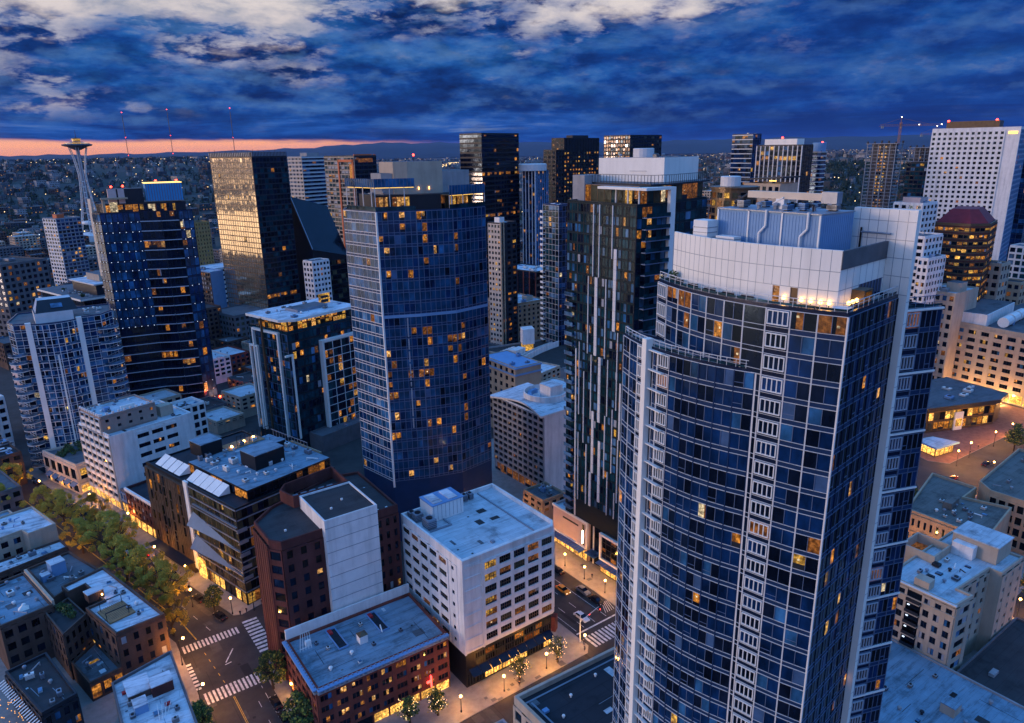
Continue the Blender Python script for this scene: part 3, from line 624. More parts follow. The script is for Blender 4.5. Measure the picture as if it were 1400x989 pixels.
    for z, (y0, y1) in ((4.1, (149.0, 165.3)), (4.1, (128.8, 142.0))):
        m = MB(); m.box3((132.6, y0, z), (2.6, 0, .2), (0, y1-y0, 0), (0, 0, .1), 'awning')
        for k in range(int((y1-y0)/1.1)): m.box3((132.6, y0+k*1.1, z+.11), (2.6, 0, .2), (0, .12, 0), (0, 0, .1), 'wood')
        m.box3((133.6, y0+.3, z-.12), (.15, 0, 0), (0, y1-y0-.6, 0), (0, 0, .1), 'gold_strip'); b.single('street_canopy', m)
    b.done()
strip_tower()
# ================================================================= blue gridded tower, centre left
BLUE = [('glass_steel', 12), ('glass_navy', 3), ('glass_blue', 1.6), ('glass_deep', .9), ('blind_blue', .4)]
def warmth(i, j):
    p = .045 + (.34 if i in (0, 1) and 3 < j < 15 else .16 if i in (5, 6) and 8 < j < 15 else 0)
    return pick([('lit_amber', 5), ('lit_dim', 5), ('lit_warm', 2)]) if R.random() < p else None
def blue_tower():
    poly = [(93.9, 196.2), (104.6, 191.6), (115.4, 188.6), (128.7, 190.8), (134, 213), (97, 222), (91.0, 212.7)]
    b = Bld('blue_gridded_tower', 'blue gridded glass tower with glowing rooftop lounge, centre of the skyline', 'tower', poly, maxwin=100)
    ZD = 108.0
    b.body(0, ZD+.3, 'blue_spandrel', 'roof_dark', ph=.3)
    pf = curtain(BLUE, 'steel_mullion', 'blue_spandrel', .0, fixed=warmth, split=1, vm=(.13, .14, 'steel_mullion'), h2=True, lits=[('lit_amber', 6), ('lit_dim', 4), ('lit_warm', 2)])
    for (p, q, n) in ((poly[0], poly[1], 7), (poly[1], poly[2], 7), (poly[2], poly[3], 8)):
        b.facade(p, q, 22, 76.3, 16, n, pf); b.facade(p, q, 77.0, ZD, 9, n, pf)
    pl = curtain([('glass_blue', 6), ('glass_steel', 5), ('glass_sky', .8), ('glass_navy', 1)], 'pale_mullion', 'blue_spandrel', .03, vsub=1, h2=True, vm=(.1, .12, 'fine_mullion'), hm=(.2, .12, 'pale_mullion'))
    b.facade(poly[6], poly[0], 22, ZD, 25, 8, pl)
    m = MB()
    for p, q in ((poly[0], poly[1]), (poly[1], poly[2]), (poly[2], poly[3])):
        p, q = V(*p), V(*q); u = (q-p).normalized(); n = V(u.y, -u.x); m.box3(p+V(0, 0, 76.2), u*(q-p).length, n*.2, V(0, 0, .9), 'blue_panel')
    b.single('belt_course', m)
    m = MB(); m.box3((93.7, 195.9, 20), (.5, 0, 0), (0, .5, 0), (0, 0, ZD-20), 'white_metal'); b.single('corner_trim', m)
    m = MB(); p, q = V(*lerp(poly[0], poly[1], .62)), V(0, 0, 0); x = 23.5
    for k in range(18): m.box3((p.x-.03, p.y-.25, 40+k*2), (.28, -.1, 0), (0, .3, 0), (0, 0, R.choice([1.4, 2.0, 2.0])), 'blind_white')  # broken column of matte pale blocks standing on the glass
    b.single('pale_strip', m)
    # crown: glass screen on posts, lit lounge behind it
    scr = [(91.6, 211.2), (93.9, 196.2), (104.6, 191.6)]
    for (pts, z0, z1) in ((scr, 115.0, 117.4), ([(114.6, 188.8), (115.4, 188.6), (128.7, 190.8)], 112.2, 115.0)):
        m = MB(); po = MB(); gl = MB()
        for p, q in zip(pts, pts[1:]):
            p, q = V(*p), V(*q); u = (q-p).normalized(); n = V(u.y, -u.x); L = (q-p).length; k = max(1, round(L/1.1))
            m.box3(p+V(0, 0, z0), u*L, -n*.2, V(0, 0, z1-z0), 'glass_blue')
            for i in range(k+1): m.box3(p+u*(min(L-.1, L*i/k))+V(0, 0, z0), u*.1, n*.1, V(0, 0, z1-z0), 'steel_mullion')
            po.box3(p+V(0, 0, z0-.12), u*L, -n*5.5, V(0, 0, .1), 'wood'); po.box3(p+u*.3-n*.6+V(0, 0, z0-.26), u*(L-.5), -n*.3, V(0, 0, .12), 'gold_strip')
            gl.box3(p+V(0, 0, 108.3), u*L, -n*.06, V(0, 0, 1.2), 'glass_teal')
            for i in range(0, k+1, 4): po.box3(p+u*(L*i/k)-n*.2+V(0, 0, 108.3), u*.2, -n*.2, V(0, 0, z0-108.4), 'pale_mullion')
        b.single('roof_screen', m); b.single('lounge_ceiling', po); b.single('glass_balustrade', gl)
    inn = [(96.0, 201), (105.5, 196.6), (114.5, 193.8), (126.6, 195.2), (130, 210), (98, 216)]
    b.mb('lounge').prism(inn, 108.0, 112.4, 'dark_panel', 'roof_dark')
    stl = dict(win=(.02, .98, .03, .97), fixed=lambda i, j: pick([('lit_gold', 4), ('lit_warm', 3), ('lit_dim', 3), ('glass_bronze', 3)]), vm=(.15, .15, 'bronze_metal'), wname='lounge_window')
    b.facade(inn[0], inn[1], 108.0, 112, 1, 8, stl); b.facade(inn[2], inn[3], 108.0, 112, 1, 8, stl)
    m = MB(); m.prism([(103.6, 202.6), (107.2, 200.4), (118.6, 199.0), (118.6, 212), (103.6, 212)], 108, 121.9, 'pale_stucco', 'roof_grey'); b.single('penthouse_core', m)
    m = MB(); m.prism([(118.7, 199.6), (131.4, 203.6), (131, 212), (118.7, 212)], 108, 118.9, 'grey_concrete', 'roof_grey'); m.prism([(100.6, 205), (103.5, 203.2), (103.5, 212), (100.6, 212)], 108, 118.6, 'grey_concrete', 'roof_grey'); b.single('penthouse_wing', m)
    for x, y in ((110.4, 199.92), (113.8, 199.5)): m = MB(); m.box3((x, y-.25, 113.6), (.2, 0, 0), (0, .15, 0), (0, 0, .8), 'soft_lamp'); b.single('wall_lamp', m)
    m = MB(); m.tube((111, 203, 121.9), (111, 203, 123.6), .1, mat='black_metal'); m.lathe(111, 203, [(.2, 123.5), (.35, 123.8), (.2, 124.1)], 'red_light', 8); b.single('warning_light', m)
    b.clutter(inn, 112.4, 8, 1.6, 1, ('grey_metal',), 0, 77)
    b.done()
blue_tower()
# ================================================================= mid-height glass block with lit rooftop lounge
def lounge_block():
    poly = rect((94.8, 289.9), 37, 27.7, 16); b = Bld('apartment_block', 'mid-height dark glass block with white frames and glowing rooftop lounge under a flat canopy', 'building', poly)
    F, E, K, L = poly; ZB = 52.5; b.body(0, ZB+.3, 'teal_spandrel', 'roof_dark', ph=.3)
    t = math.radians(16); B = V(math.cos(t), math.sin(t)); A = V(-B.y, B.x); f = V(*F)
    st = curtain(TEAL, 'dark_panel', 'teal_spandrel', .07, split=2)
    b.facade(F, E, 6, ZB, 12, 10, st); b.facade(L, F, 6, ZB, 12, 8, curtain([('glass_teal', 5), ('glass_blue', 2), ('glass_deep', 3)], 'steel_mullion', 'teal_spandrel', .06, split=2))
    def portal(base, u, n, z0, z1, w, dep, nm='white_frame', th=.9):
        m = MB()
        m.box3(base+V(0, 0, z0), u*th, n*dep, V(0, 0, z1-z0), 'white_panel'); m.box3(base+u*(w-th)+V(0, 0, z0), u*th, n*dep, V(0, 0, z1-z0), 'white_panel'); m.box3(base+u*th+V(0, 0, z1-th), u*(w-2*th), n*dep, V(0, 0, th), 'white_panel'); b.single(nm, m)
    portal(f+B*15.5+V(0, 0, 0), B, -A, 6, 47, 20.5, 2.4)                    # big frame on the right face
    m = MB(); o = f+B*16.4-A*2.1
    m.box3(o+V(0, 0, 6), B*18.7, A*2, V(0, 0, 40), 'glass_deep'); b.single('bay', m)
    b.facade(tuple((o)[:2]), tuple((o+B*18.7)[:2]), 6, 46, 11, 4, curtain([('glass_deep', 5), ('glass_teal', 4)], 'pale_mullion', None, .16, win=(.0, 1, .05, 1), split=2, vm=(.3, .15, 'pale_mullion'), hm=(.25, .12, 'pale_mullion')))
    portal(f+A*24-B*1.2, -A, B, 6, 52.9, 19, 1.4); portal(f+A*27.4-B*1.0, -A, B, 6, 45, 6, 1.0, th=.7)
    m = MB(); m.box3(f-A*.6+B*1+V(0, 0, 6), B*.8, A*.8, V(0, 0, 38), 'white_panel'); m.box3(f-A*.6+B*1+V(0, 0, 43.2), B*-3, A*.8, V(0, 0, .8), 'white_panel'); b.single('white_frame', m)
    m = MB(); m.box3(f+A*15-B*2.0+V(0, 0, 4), B*.8, A*.7, V(0, 0, 54), 'bronze_metal'); m.box3(f+A*15-B*2.0+V(0, 0, 57.2), B*9, A*.7, V(0, 0, .8), 'bronze_metal'); b.single('bronze_fin', m)
    # rooftop lounge and canopy
    g = inset(poly, 3.2); b.mb('lounge').prism(g, ZB, 57.6, 'bronze_metal', 'roof_dark')
    sl = dict(win=(.03, .97, .04, .96), fixed=lambda i, j: pick([('lit_gold', 4), ('lit_warm', 3), ('lit_amber', 3), ('glass_bronze', 2)]), vm=(.16, .16, 'bronze_metal'), hm=(.1, .1, 'bronze_metal'), wname='lounge_window')
    b.facade(g[0], g[1], ZB+.1, 57.4, 2, 13, sl); b.facade(g[3], g[0], ZB+.1, 57.4, 2, 9, sl)
    m = MB(); cp = [tuple((f+B*4-A*1.5)[:2]), tuple((f+B*37.8-A*1.3)[:2]), tuple((f+B*37.8+A*27)[:2]), tuple((f-B*1.2+A*27)[:2]), tuple((f-B*1.5+A*3)[:2])]
    m.prism(cp, 57.7, 58.8, 'white_panel', 'roof_white', True); b.single('roof_canopy', m)
    m = MB()
    for p, q in ((F, E), (L, F)):
        p, q = V(*p), V(*q); u = (q-p).normalized(); n = V(u.y, -u.x); m.box3(p+V(0, 0, ZB+.3), u*(q-p).length, -n*.08, V(0, 0, 1.1), 'glass_teal')
    b.single('glass_balustrade', m)
    m = MB(); m.prism(rect(tuple((f+B*12+A*8)[:2]), 16, 9, 16), 58.85, 60.0, 'grey_metal', 'roof_grey'); b.single('roof_plant', m)
    m = MB(); m.box3(f+B*29+A*15+V(0, 0, 58.85), B*6, A*.5, V(0, 0, 4.4), 'lit_gold'); m.box3(f+B*30+A*14.9+V(0, 0, 59.2), B*4, A*.1, V(0, 0, 1.4), 'dark_panel'); m.box3(f+B*30+A*14.9+V(0, 0, 61.2), B*4, A*.1, V(0, 0, 1.2), 'dark_panel'); b.single('lit_frame', m)
    b.clutter(cp, 58.85, 12, 2.4, 1.2, ang=t, seed=3)
    ter = MB(); pp = rect(tuple((f-A*9+B*6)[:2]), 34, 9, 16); ter.ring(pp, .4, 0, 7.5, 'dark_concrete'); ter.face([(*c, 7) for c in inset(pp, .3)], 'roof_grey'); b.single('podium', ter)
    b.clutter(pp, 7, 8, 3, 2, ang=t, seed=9)
    b.done()
lounge_block()
# ================================================================= dark banded tower with blue crown
def banded_tower():
    front = [(43.0, 393.0), (45.6, 384.5), (61.8, 381.5), (70, 377.2), (77.5, 375.6), (84.5, 378.5)]
    poly = front + [(88, 398), (50, 412)]
    b = Bld('banded_tower', 'dark curved tower with pale floor bands, light dots and blue rooftop box', 'tower', poly)
    ZT_ = 99.5; NF = 22; b.body(0, ZT_+.3, 'navy_spandrel', 'roof_dark', ph=.3); fh = ZT_/NF
    dotted = dict(win=(.06, .94, .12, .9), panes=[('glass_steel', 5), ('glass_blue', 5), ('glass_navy', 3)], lit=.01, vm=(.18, .1, 'teal_spandrel'), hm=(.3, .08, 'blue_spandrel'))
    dark = dict(win=(.0, 1, .3, 1), panes=[('glass_deep', 6), ('glass_black', 4)], lit=.05, rowlit=.06, vm=(.1, .08, 'dark_panel'), lits=[('lit_amber', 5), ('lit_dim', 5), ('lit_warm', 1)])
    n0 = 10
    b.facade(front[0], front[1], 0, ZT_, NF, 3, dotted); b.facade(front[1], front[2], n0*fh, ZT_, NF-n0, 7, dotted); b.facade(front[1], front[2], 0, n0*fh, n0, 6, dark)
    for p, q, n in ((front[2], front[3], 5), (front[3], front[4], 4)): b.facade(p, q, 0, ZT_, NF, n, dark)
    b.facade(front[4], front[5], 0, ZT_, NF, 3, dict(dotted, lit=.12))
    for j in range(NF):    # floor bands
        m = MB(); z = j*fh+fh*.02
        segs = list(zip(front[1:4], front[2:5])) if j < n0 else list(zip(front[2:4], front[3:5]))
        for p, q in segs:
            p, q = V(*p), V(*q); u = (q-p).normalized(); n = V(u.y, -u.x); m.box3(p+V(0, 0, z), u*(q-p).length, n*1.3, V(0, 0, .42), 'fine_mullion'); m.box3(p+n*1.2+V(0, 0, z+.35), u*(q-p).length, n*.06, V(0, 0, .8), 'glass_deep')
        b.single('balcony', m)
    for j in range(n0 if False else 1, NF):    # little lights on the panel corners
        m = MB()
        for p, q, n in ((front[1], front[2], 6), (front[0], front[1], 3), (front[4], front[5], 2)):
            if (p == front[1] and j < n0) or (p == front[4] and R.random() < .4): continue
            p, q = V(*p), V(*q)
            for i in range(n):
                c = p+(q-p)*((i+.5)/n); m.box(c.x, c.y-.2, j*fh-.1, .24, .24, .24, 'cool_light')
        o = b.single('light_dots', m)
    m = MB(); m.box3((42.6, 393.4, 70), (.9, -2.0, 0), (1, .4, 0), (0, 0, 36), 'cream_metal'); 
    for k in range(12): m.box3((42.4, 393.0, 6+k*5.3), (1.6, -1.5, 0), (1, .4, 0), (0, 0, .7), 'cream_metal')
    b.single('side_frame', m)
    g = inset(poly, 2.5); b.mb('penthouse').prism(g, ZT_, 103.6, 'dark_panel', 'roof_dark')
    sl = dict(win=(.03, .97, .05, .9), fixed=lambda i, j: pick([('lit_gold', 3), ('lit_amber', 4), ('glass_deep', 3), ('lit_white', 1)]), vm=(.16, .16, 'dark_panel'), wname='penthouse_window')
    for i in range(1, 4): b.facade(g[i], g[i+1], ZT_+.1, 103.4, 1, 5, sl)
    m = MB(); m.box3((65.5, 379.6, 104.4), (15.5, -2.4, 0), (.8, 9, 0), (0, 0, 8), 'roof_screen_blue')
    for i in range(14): m.box3((65.6+i*1.1, 379.5-i*.17, 104.5), (.35, -.05, 0), (0, .06, 0), (0, 0, 7.6), 'steel_mullion')
    m.box3((65.3, 379.5, 112.4), (15.9, -2.4, 0), (.8, 9.3, 0), (0, 0, .3), 'gold_strip'); b.single('blue_roof_box', m)
    m = MB(); m.box3((52, 386, 103.6), (13, -2, 0), (.5, 9, 0), (0, 0, 6.6), 'dark_panel'); b.single('roof_plant', m)
    for x, y, z in ((52.5, 388, 110.8), (57.3, 387, 111.0), (71, 383, 113.0), (79.5, 380, 113.0)):
        m = MB(); m.tube((x, y, 104), (x, y, z), .15, mat='black_metal'); m.lathe(x, y, [(.3, z), (.55, z+.4), (.3, z+.8)], 'red_light', 8); b.single('warning_light', m)
    m = MB(); m.box3((50.5, 386, 103.6), (3.4, -.5, 0), (0, 2, 0), (0, 0, 6.6), 'pink_stone'); m.box3((54.6, 385.4, 103.6), (2.6, -.4, 0), (0, 2, 0), (0, 0, 6.6), 'pink_stone'); b.single('roof_shaft', m)
    m = MB(); m.box3((47, 384, 105.6), (11, -1.6, 0), (0, 2.5, 0), (0, 0, .8), 'tan_stone'); m.box3((47.5, 384.4, 99.6), (1, -.1, 0), (0, 2.3, 0), (0, 0, 6), 'tan_stone'); m.box3((50.2, 384, 100), (3.2, -.5, 0), (0, .6, 0), (0, 0, 4.4), 'lamp_glow' if False else 'lit_white'); b.single('roof_pavilion', m)
    b.done()
banded_tower()
# ================================================================= curved tower with white piers and stacked balconies
def pier_tower():
    arc = bow((8.4, 330.5), (25.6, 330.5), 3.2, 8)
    front = [(1.8, 340), (3.5, 334.2), (8.0, 332.6)] + arc + [(26.4, 333), (33.5, 333.5), (38.4, 339.5)]
    poly = front + [(40, 356), (6, 358)]
    b = Bld('balcony_tower', 'rounded blue glass apartment tower with two white piers and stacked side balconies', 'tower', poly)
    ZR = 62.5; NF = 20; fh = ZR/NF; b.body(0, ZR+.5, 'blue_spandrel', 'roof_grey', ph=.5)
    st = curtain([('glass_navy', 4), ('glass_blue', 5), ('glass_sky', 2), ('glass_deep', 3)], 'pale_mullion', 'blue_spandrel', .05, split=1, h2=True, win=(0, 1, .3, 1))
    for p, q in zip(arc, arc[1:]): b.facade(p, q, 4, ZR, NF-1, 1, dict(st, split=2))
    for p, q, n in ((front[0], front[1], 2), (front[1], front[2], 2), (front[-3], front[-2], 3), (front[-2], front[-1], 3)): b.facade(p, q, 4, ZR, NF-1, n, dict(st, lit=.1))
    for x, y in ((8.2, 329.4), (25.4, 329.6)):
        m = MB(); m.box3((x-.9, y, 5), (1.9, 0, 0), (0, 1.6, 0), (0, 0, ZR-4), 'white_panel'); b.single('white_pier', m)
    m = MB(); m.box3((15.8, 327.0, 6), (.6, 0, 0), (0, .8, 0), (0, 0, 44), 'white_panel'); b.single('white_pier', m)
    def slab(x, y, r, z, a0, a1):
        m = MB(); n = 8; ps = [(x+r*math.cos(a0+(a1-a0)*i/n), y+r*math.sin(a0+(a1-a0)*i/n)) for i in range(n+1)]
        m.prism([(x, y)]+ps, z, z+.28, 'pale_mullion', 'grey_concrete', True)
        for p, q in zip(ps, ps[1:]): p, q = V(*p), V(*q); m.box3(p+V(0, 0, z+.3), q-p, (V(x, y)-p).normalized()*.06, V(0, 0, .95), 'glass_sky')
        b.single('balcony', m)
    for j in range(1, NF):
        z = 4+(ZR-4)/(NF-1)*(j-1)+.2
        if j < NF-3: slab(3.2, 334.2, 3.4, z, PI*.75, PI*1.85)
        if j < NF-1: slab(35.2, 336.2, 4.6, z, -PI*.8, PI*.15)
        if j < NF-2:
            m = MB(); m.box3((20.9, 326.9, z), (3.4, 1.3, 0), (-.4, 1.2, 0), (0, 0, .2), 'pale_mullion'); m.box3((20.9, 326.9, z+.2), (3.4, 1.3, 0), (-.05, .08, 0), (0, 0, .95), 'glass_sky'); b.single('balcony', m)
            m = MB(); m.box3((10.0, 328.6, z), (2.2, -.7, 0), (.3, 1, 0), (0, 0, .2), 'pale_mullion'); m.box3((10.0, 328.6, z+.2), (2.2, -.7, 0), (.03, .08, 0), (0, 0, .95), 'glass_sky'); b.single('balcony', m)
    m = MB(); m.prism([(11, 331.5), (24, 331.5), (24, 344), (11, 344)], ZR, 66.4, 'pale_mullion', 'roof_grey'); b.single('mechanical_floor', m)
    m = MB(); a = [(11.5, 332.5), (26, 332.5), (25, 345), (12.5, 345)]; z0, z1 = 66.4, 70.6
    m.face([(11.5, 332.5, z0), (26, 332.5, z0), (24.5, 337.5, z1), (13, 337.5, z1)], 'dark_panel'); m.face([(26, 332.5, z0), (26, 345, z0), (24.5, 344, z1), (24.5, 337.5, z1)], 'blue_panel'); m.face([(11.5, 345, z0), (11.5, 332.5, z0), (13, 337.5, z1), (13, 344, z1)], 'blue_panel'); m.face([(13, 337.5, z1), (24.5, 337.5, z1), (24.5, 344, z1), (13, 344, z1)], 'roof_blue'); m.face([(26, 345, z0), (11.5, 345, z0), (13, 344, z1), (24.5, 344, z1)], 'blue_panel')
    m.box3((17, 333.8, 67.6), (4, 0, 0), (0, 1.6, 1.5), (0, -.15, .12), 'glass_sky'); b.single('sloped_crown', m)
    b.clutter([(27, 335), (37, 335), (38, 352), (27, 352)], ZR, 7, 2.5, 1.2, ('pale_mullion', 'white_metal'), 0, 6)
    # podium with street arcade
    pp = [(4.2, 327), (13.2, 302.5), (21.5, 305.5), (24, 327)]
    m = b.mb('podium'); m.ring(pp, .5, 0, 12.6, 'cream_concrete'); b.mb('podium_roof').face([(*c, 11.8) for c in inset(pp, .4)], 'roof_grey')
    ps = punched('cream_concrete', [('glass_deep', 5), ('glass_black', 3)], (.12, .88, .15, .8), .05, split=2); b.facade(pp[0], pp[1], 5, 11.6, 1, 5, ps); b.facade(pp[1], pp[2], 5, 11.6, 1, 1, dict(ps, lit=.9, lits=[('lit_gold', 1)]))
    b.facade(pp[0], pp[1], 0, 4.5, 1, 5, dict(ps, lit=.5, lits=[('lit_shop', 1)], wname='shop_window')); b.facade(pp[1], pp[2], 0, 4.5, 1, 2, dict(ps, lit=1, lits=[('lit_shop', 1)], wname='shop_window'))
    for i in range(5):
        m = MB(); p = lerp(pp[0], pp[1], .1+.18*i); m.box3((p[0]-1.7, p[1]-.8, 3.6), (1.3, -3.5, 0), (1.7, .6, 1.0), (.1, .05, .08), 'awning'); b.single('awning', m)
    m = MB()
    for _ in range(16): x, y = R.uniform(9, 21), R.uniform(316, 326); leafball(m, x, y, 12.8, 1.3, 45, ['leaf_dark', 'leaf_green'], R, .4)
    o = b.single('roof_garden', m); o['kind'] = 'stuff'
    b.done()
pier_tower()
# ================================================================= white eight-storey loft building
def loft():
    F = (74.8, 124.3); poly = [F, (101.6, 124.3), (103.1, 126.0), (103.1, 152.8), (74.4, 152.8)]
    b = Bld('white_office_building', 'white painted office block of seven window rows on a black shopfront base', 'building', poly, maxwin=100)
    ZR = 35.4; ZB = 9.9; b.body(ZB, ZR, 'white_paint', 'roof_blue', ph=1.0, t=.55)
    low = inset(poly, .45); b.mb('base').ring(low, .3, 0, ZB, 'black_metal'); b.mb('base').face([(*c, ZB+.02) for c in poly[::-1]], 'black_metal')
    WN = [('glass_deep', 6), ('glass_black', 4), ('glass_bronze', 2), ('lit_dim', .6)]
    lit = {(0, 6): 'lit_gold', (0, 5): 'lit_gold', (0, 3): 'lit_gold', (0, 2): 'lit_gold', (1, 5): 'lit_dim'}
    st = punched('white_paint', WN, (.1, .9, .3, .92), .03, d=.4, bars=5, hbar=.45, barm='bronze_metal', fixed=lambda i, j: lit.get((i, j)))
    x1 = 80.4; b.facade((x1, 124.3), (101.6, 124.3), ZB+.5, ZR-2.4, 7, 5, st)
    m = b.mb('wall')
    for j in range(8): m.box3((74.9, 124.14, ZB+.5+j*3.28), (5.5, 0, 0), (0, .18, 0), (0, 0, .3), 'white_paint')
    m.box3((74.8, 124.04, ZR-2.5), (26.8, 0, 0), (0, .3, 0), (0, 0, .35), 'white_paint'); m.box3((74.8, 124.0, ZR-.5), (26.8, 0, 0), (0, .3, 0), (0, 0, .45), 'white_paint')
    for x in (74.75, 80.0): m.box3((x, 124.02, ZB), (.45, 0, 0), (0, .3, 0), (0, 0, ZR-ZB-.6), 'white_paint')
    b.facade((101.6, 124.3), (103.1, 126.0), ZB+.5, ZR-2.4, 7, 1, dict(st, bars=0))
    st2 = punched('white_paint', WN, (.12, .88, .38, .82), .05, d=.25, bars=4, hbar=.5, barm='bronze_metal'); b.facade((74.43, 152.2), (74.72, 130.2), ZB+.5, ZR-2.4, 7, 5, st2)
    b.facade((74.74, 129.6), (74.8, 126.4), ZB+.5, ZR-2.4, 7, 1, punched('white_paint', WN, (.3, .62, .45, .75), 0, d=.15))
    # black base: shop windows, awning, upper strip windows
    l0, l1 = low[0], low[1]
    b.facade(l0, l1, .4, 3.9, 1, 10, dict(win=(.05, .95, .05, .95), fixed=lambda i, j: 'lit_shop' if i in (2, 3, 4, 5, 6, 9) else 'glass_black', vm=(.25, .15, 'black_metal'), wname='shop_window', bars=3))
    b.facade((l0[0]+2.5, l0[1]), l1, 5.2, 8.9, 2, 8, dict(win=(.06, .94, .1, .85), panes=[('glass_black', 5), ('glass_bronze', 2), ('lit_dim', 2), ('lit_amber', 2.2)], lit=.0, vm=(.3, .15, 'black_metal'), bars=4))
    for k in range(9):
        m = MB(); x = 76.0+k*2.8; m.box3((x, 124.6, 4.9), (2.6, 0, 0), (0, -1.9, -.9), (0, .12, .1), 'navy_spandrel'); b.single('awning', m)
    b.facade((102.9, 127), (102.9, 150), .4, 3.9, 1, 8, dict(win=(.05, .95, .05, .95), fixed=lambda i, j: 'lit_shop', vm=(.25, .15, 'black_metal'), wname='shop_window'))
    m = MB(); m.box3((101.2, 124.35, 4.6), (1.6, 1.0, 0), (.6, -.9, 0), (0, 0, 4.4), 'red_brick'); b.single('corner_bay', m)
    # roof plant
    m = MB(); m.box(84, 148.2, ZR-.95, 9.2, 6.4, 4.4, 'white_metal'); m.box(84, 148.2, ZR+3.45, 9.5, 6.7, .25, 'blue_panel'); m.box(81.5, 148.2, ZR+3.7, 2.6, 5.2, .2, 'roof_white'); m.box(86.0, 148.2, ZR+3.7, 2.6, 5.2, .2, 'roof_white')
    for k in range(8): m.box(79.8+k*1.15, 144.98, ZR-.6, .08, .05, 4.0, 'grey_metal')
    b.single('plant_house', m)
    for x, y, sx, sy, h in ((77.6, 143.6, 2.4, 3.2, 2.4), (77.0, 148.5, 2.2, 2.2, 2.0), (76.6, 151, 1.6, 1.6, 1.4), (90.4, 150.2, 1.2, 2, 1.7), (92.2, 150.4, 1.2, 2, 1.7), (94.0, 150.4, 1.2, 2, 1.6)):
        m = MB(); m.box(x, y, ZR-.8, sx, sy, h, 'grey_metal'); m.box(x, y, ZR-.98, sx*.7, sy*.7, .2, 'black_metal')
        for e in range(4): m.box(x, y, ZR-.5+e*h/5, sx+.08, sy+.08, .1, 'dark_panel')
        m.lathe(x, y, [(sx*.35, ZR-.8+h), (sx*.35, ZR-.6+h)], 'black_metal', 12); b.single('roof_unit', m)
    m = MB(); m.box3((76.4, 141, ZR-.95), (6, 0, 0), (0, .5, 0), (0, 0, .35), 'grey_metal'); m.box3((82.2, 141.02, ZR-.95), (.4, 0, 0), (0, 3.8, 0), (0, 0, .34), 'grey_metal'); b.single('roof_duct', m); m = MB(); m.box3((97, 125.4, ZR-.95), (.35, 0, 0), (0, 26, 0), (0, 0, .3), 'grey_metal'); b.single('roof_duct', m)
    m = MB(); m.box(86, 128, ZR-.97, .9, .9, .5, 'grey_metal'); b.single('roof_hatch', m)
    b.done()
loft()
# ================================================================= maroon brick tower with blank pale core
def maroon_tower():
    base = [(41.0, 159), (41.0, 154.5), (43.4, 151.0), (72.8, 151.0), (73.2, 172), (45, 172), (41.0, 168)]
    base = [(43.0, 151.4), (73.0, 151.4), (73.6, 176), (66, 178), (47, 170.5), (41.0, 165.0), (41.0, 154.2)]
    b = Bld('brick_tower', 'maroon brick tower with dark roofs and a tall blank lavender core wall', 'building', base)
    Z = 39.0; b.body(0, Z, 'maroon_brick', 'roof_dark', ph=.7, t=.45)
    st = punched('maroon_brick', [('glass_deep', 5), ('glass_black', 4)], (.3, .72, .3, .85), .03, d=.3)
    b.facade((43.0, 151.4), (53.0, 151.4), 4, Z-2.2, 9, 3, st); b.facade((66.6, 151.4), (73.0, 151.4), 4, Z-2.2, 9, 3, dict(st, panes=[('glass_deep', 5), ('glass_black', 4), ('blind_white', 1)]))
    b.facade((41.0, 154.2), (43.0, 151.4), 4, Z-2.2, 9, 1, punched('maroon_brick', [('glass_deep', 5), ('glass_black', 4)], (.08, .92, .25, .85), .02))
    b.facade((41.0, 165.0), (41.0, 154.2), 0, Z-1.5, 1, 6, punched('maroon_brick', [('glass_black', 1)], (.36, .64, .08, .98), 0, d=.5, wname='window_slot'))
    cm = b.mb('core_wall'); core = [(53.0, 149.6), (66.6, 149.6), (66.6, 166), (53.0, 166)]
    ZC = 41.8; cm.ring(core, .35, 0, ZC, 'white_paint'); b.mb('core_roof').face([(*c, ZC-.4) for c in inset(core, .3)], 'roof_dark')
    m = MB()
    for k in range(9): m.box3((53.05, 149.56, 13.5+k*3.25), (13.5, 0, 0), (0, .06, 0), (0, 0, .14), 'grey_metal')
    b.single('panel_joints', m)
    well = [(51.5, 166.1), (66.4, 166.1), (66.6, 177.6), (52.2, 174.8), (50.0, 171.8)]
    m = MB(); m.ring(well, .4, Z-.2, ZC+.2, 'maroon_brick'); b.single('plant_screen', m)
    for k in range(9):
        m = MB(); x = 53.5+k*1.45; m.box(x, 168.2+.2*k, Z-.7, 1.0, 2.2, 1.2, 'white_metal'); m.lathe(x, 168.2+.2*k, [(.4, Z+.5), (.4, Z+.7)], 'black_metal', 8); b.single('roof_unit', m)
    for k in range(5):
        m = MB(); m.box(54+k*2.4, 172.2, Z-.7, 1.6, 1.2, .9, 'grey_metal'); b.single('roof_unit', m)
    for x, y, z in ((57, 155, ZC-.4), (61, 158, ZC-.4), (46, 157, Z-.7), (68.6, 158, Z-.7), (68, 152.6, Z-.7), (70.4, 152.6, Z-.7)):
        m = MB(); m.box(x, y, z, .5, .4, .45, 'white_metal'); b.single('roof_vent', m)
    b.done()
maroon_tower()
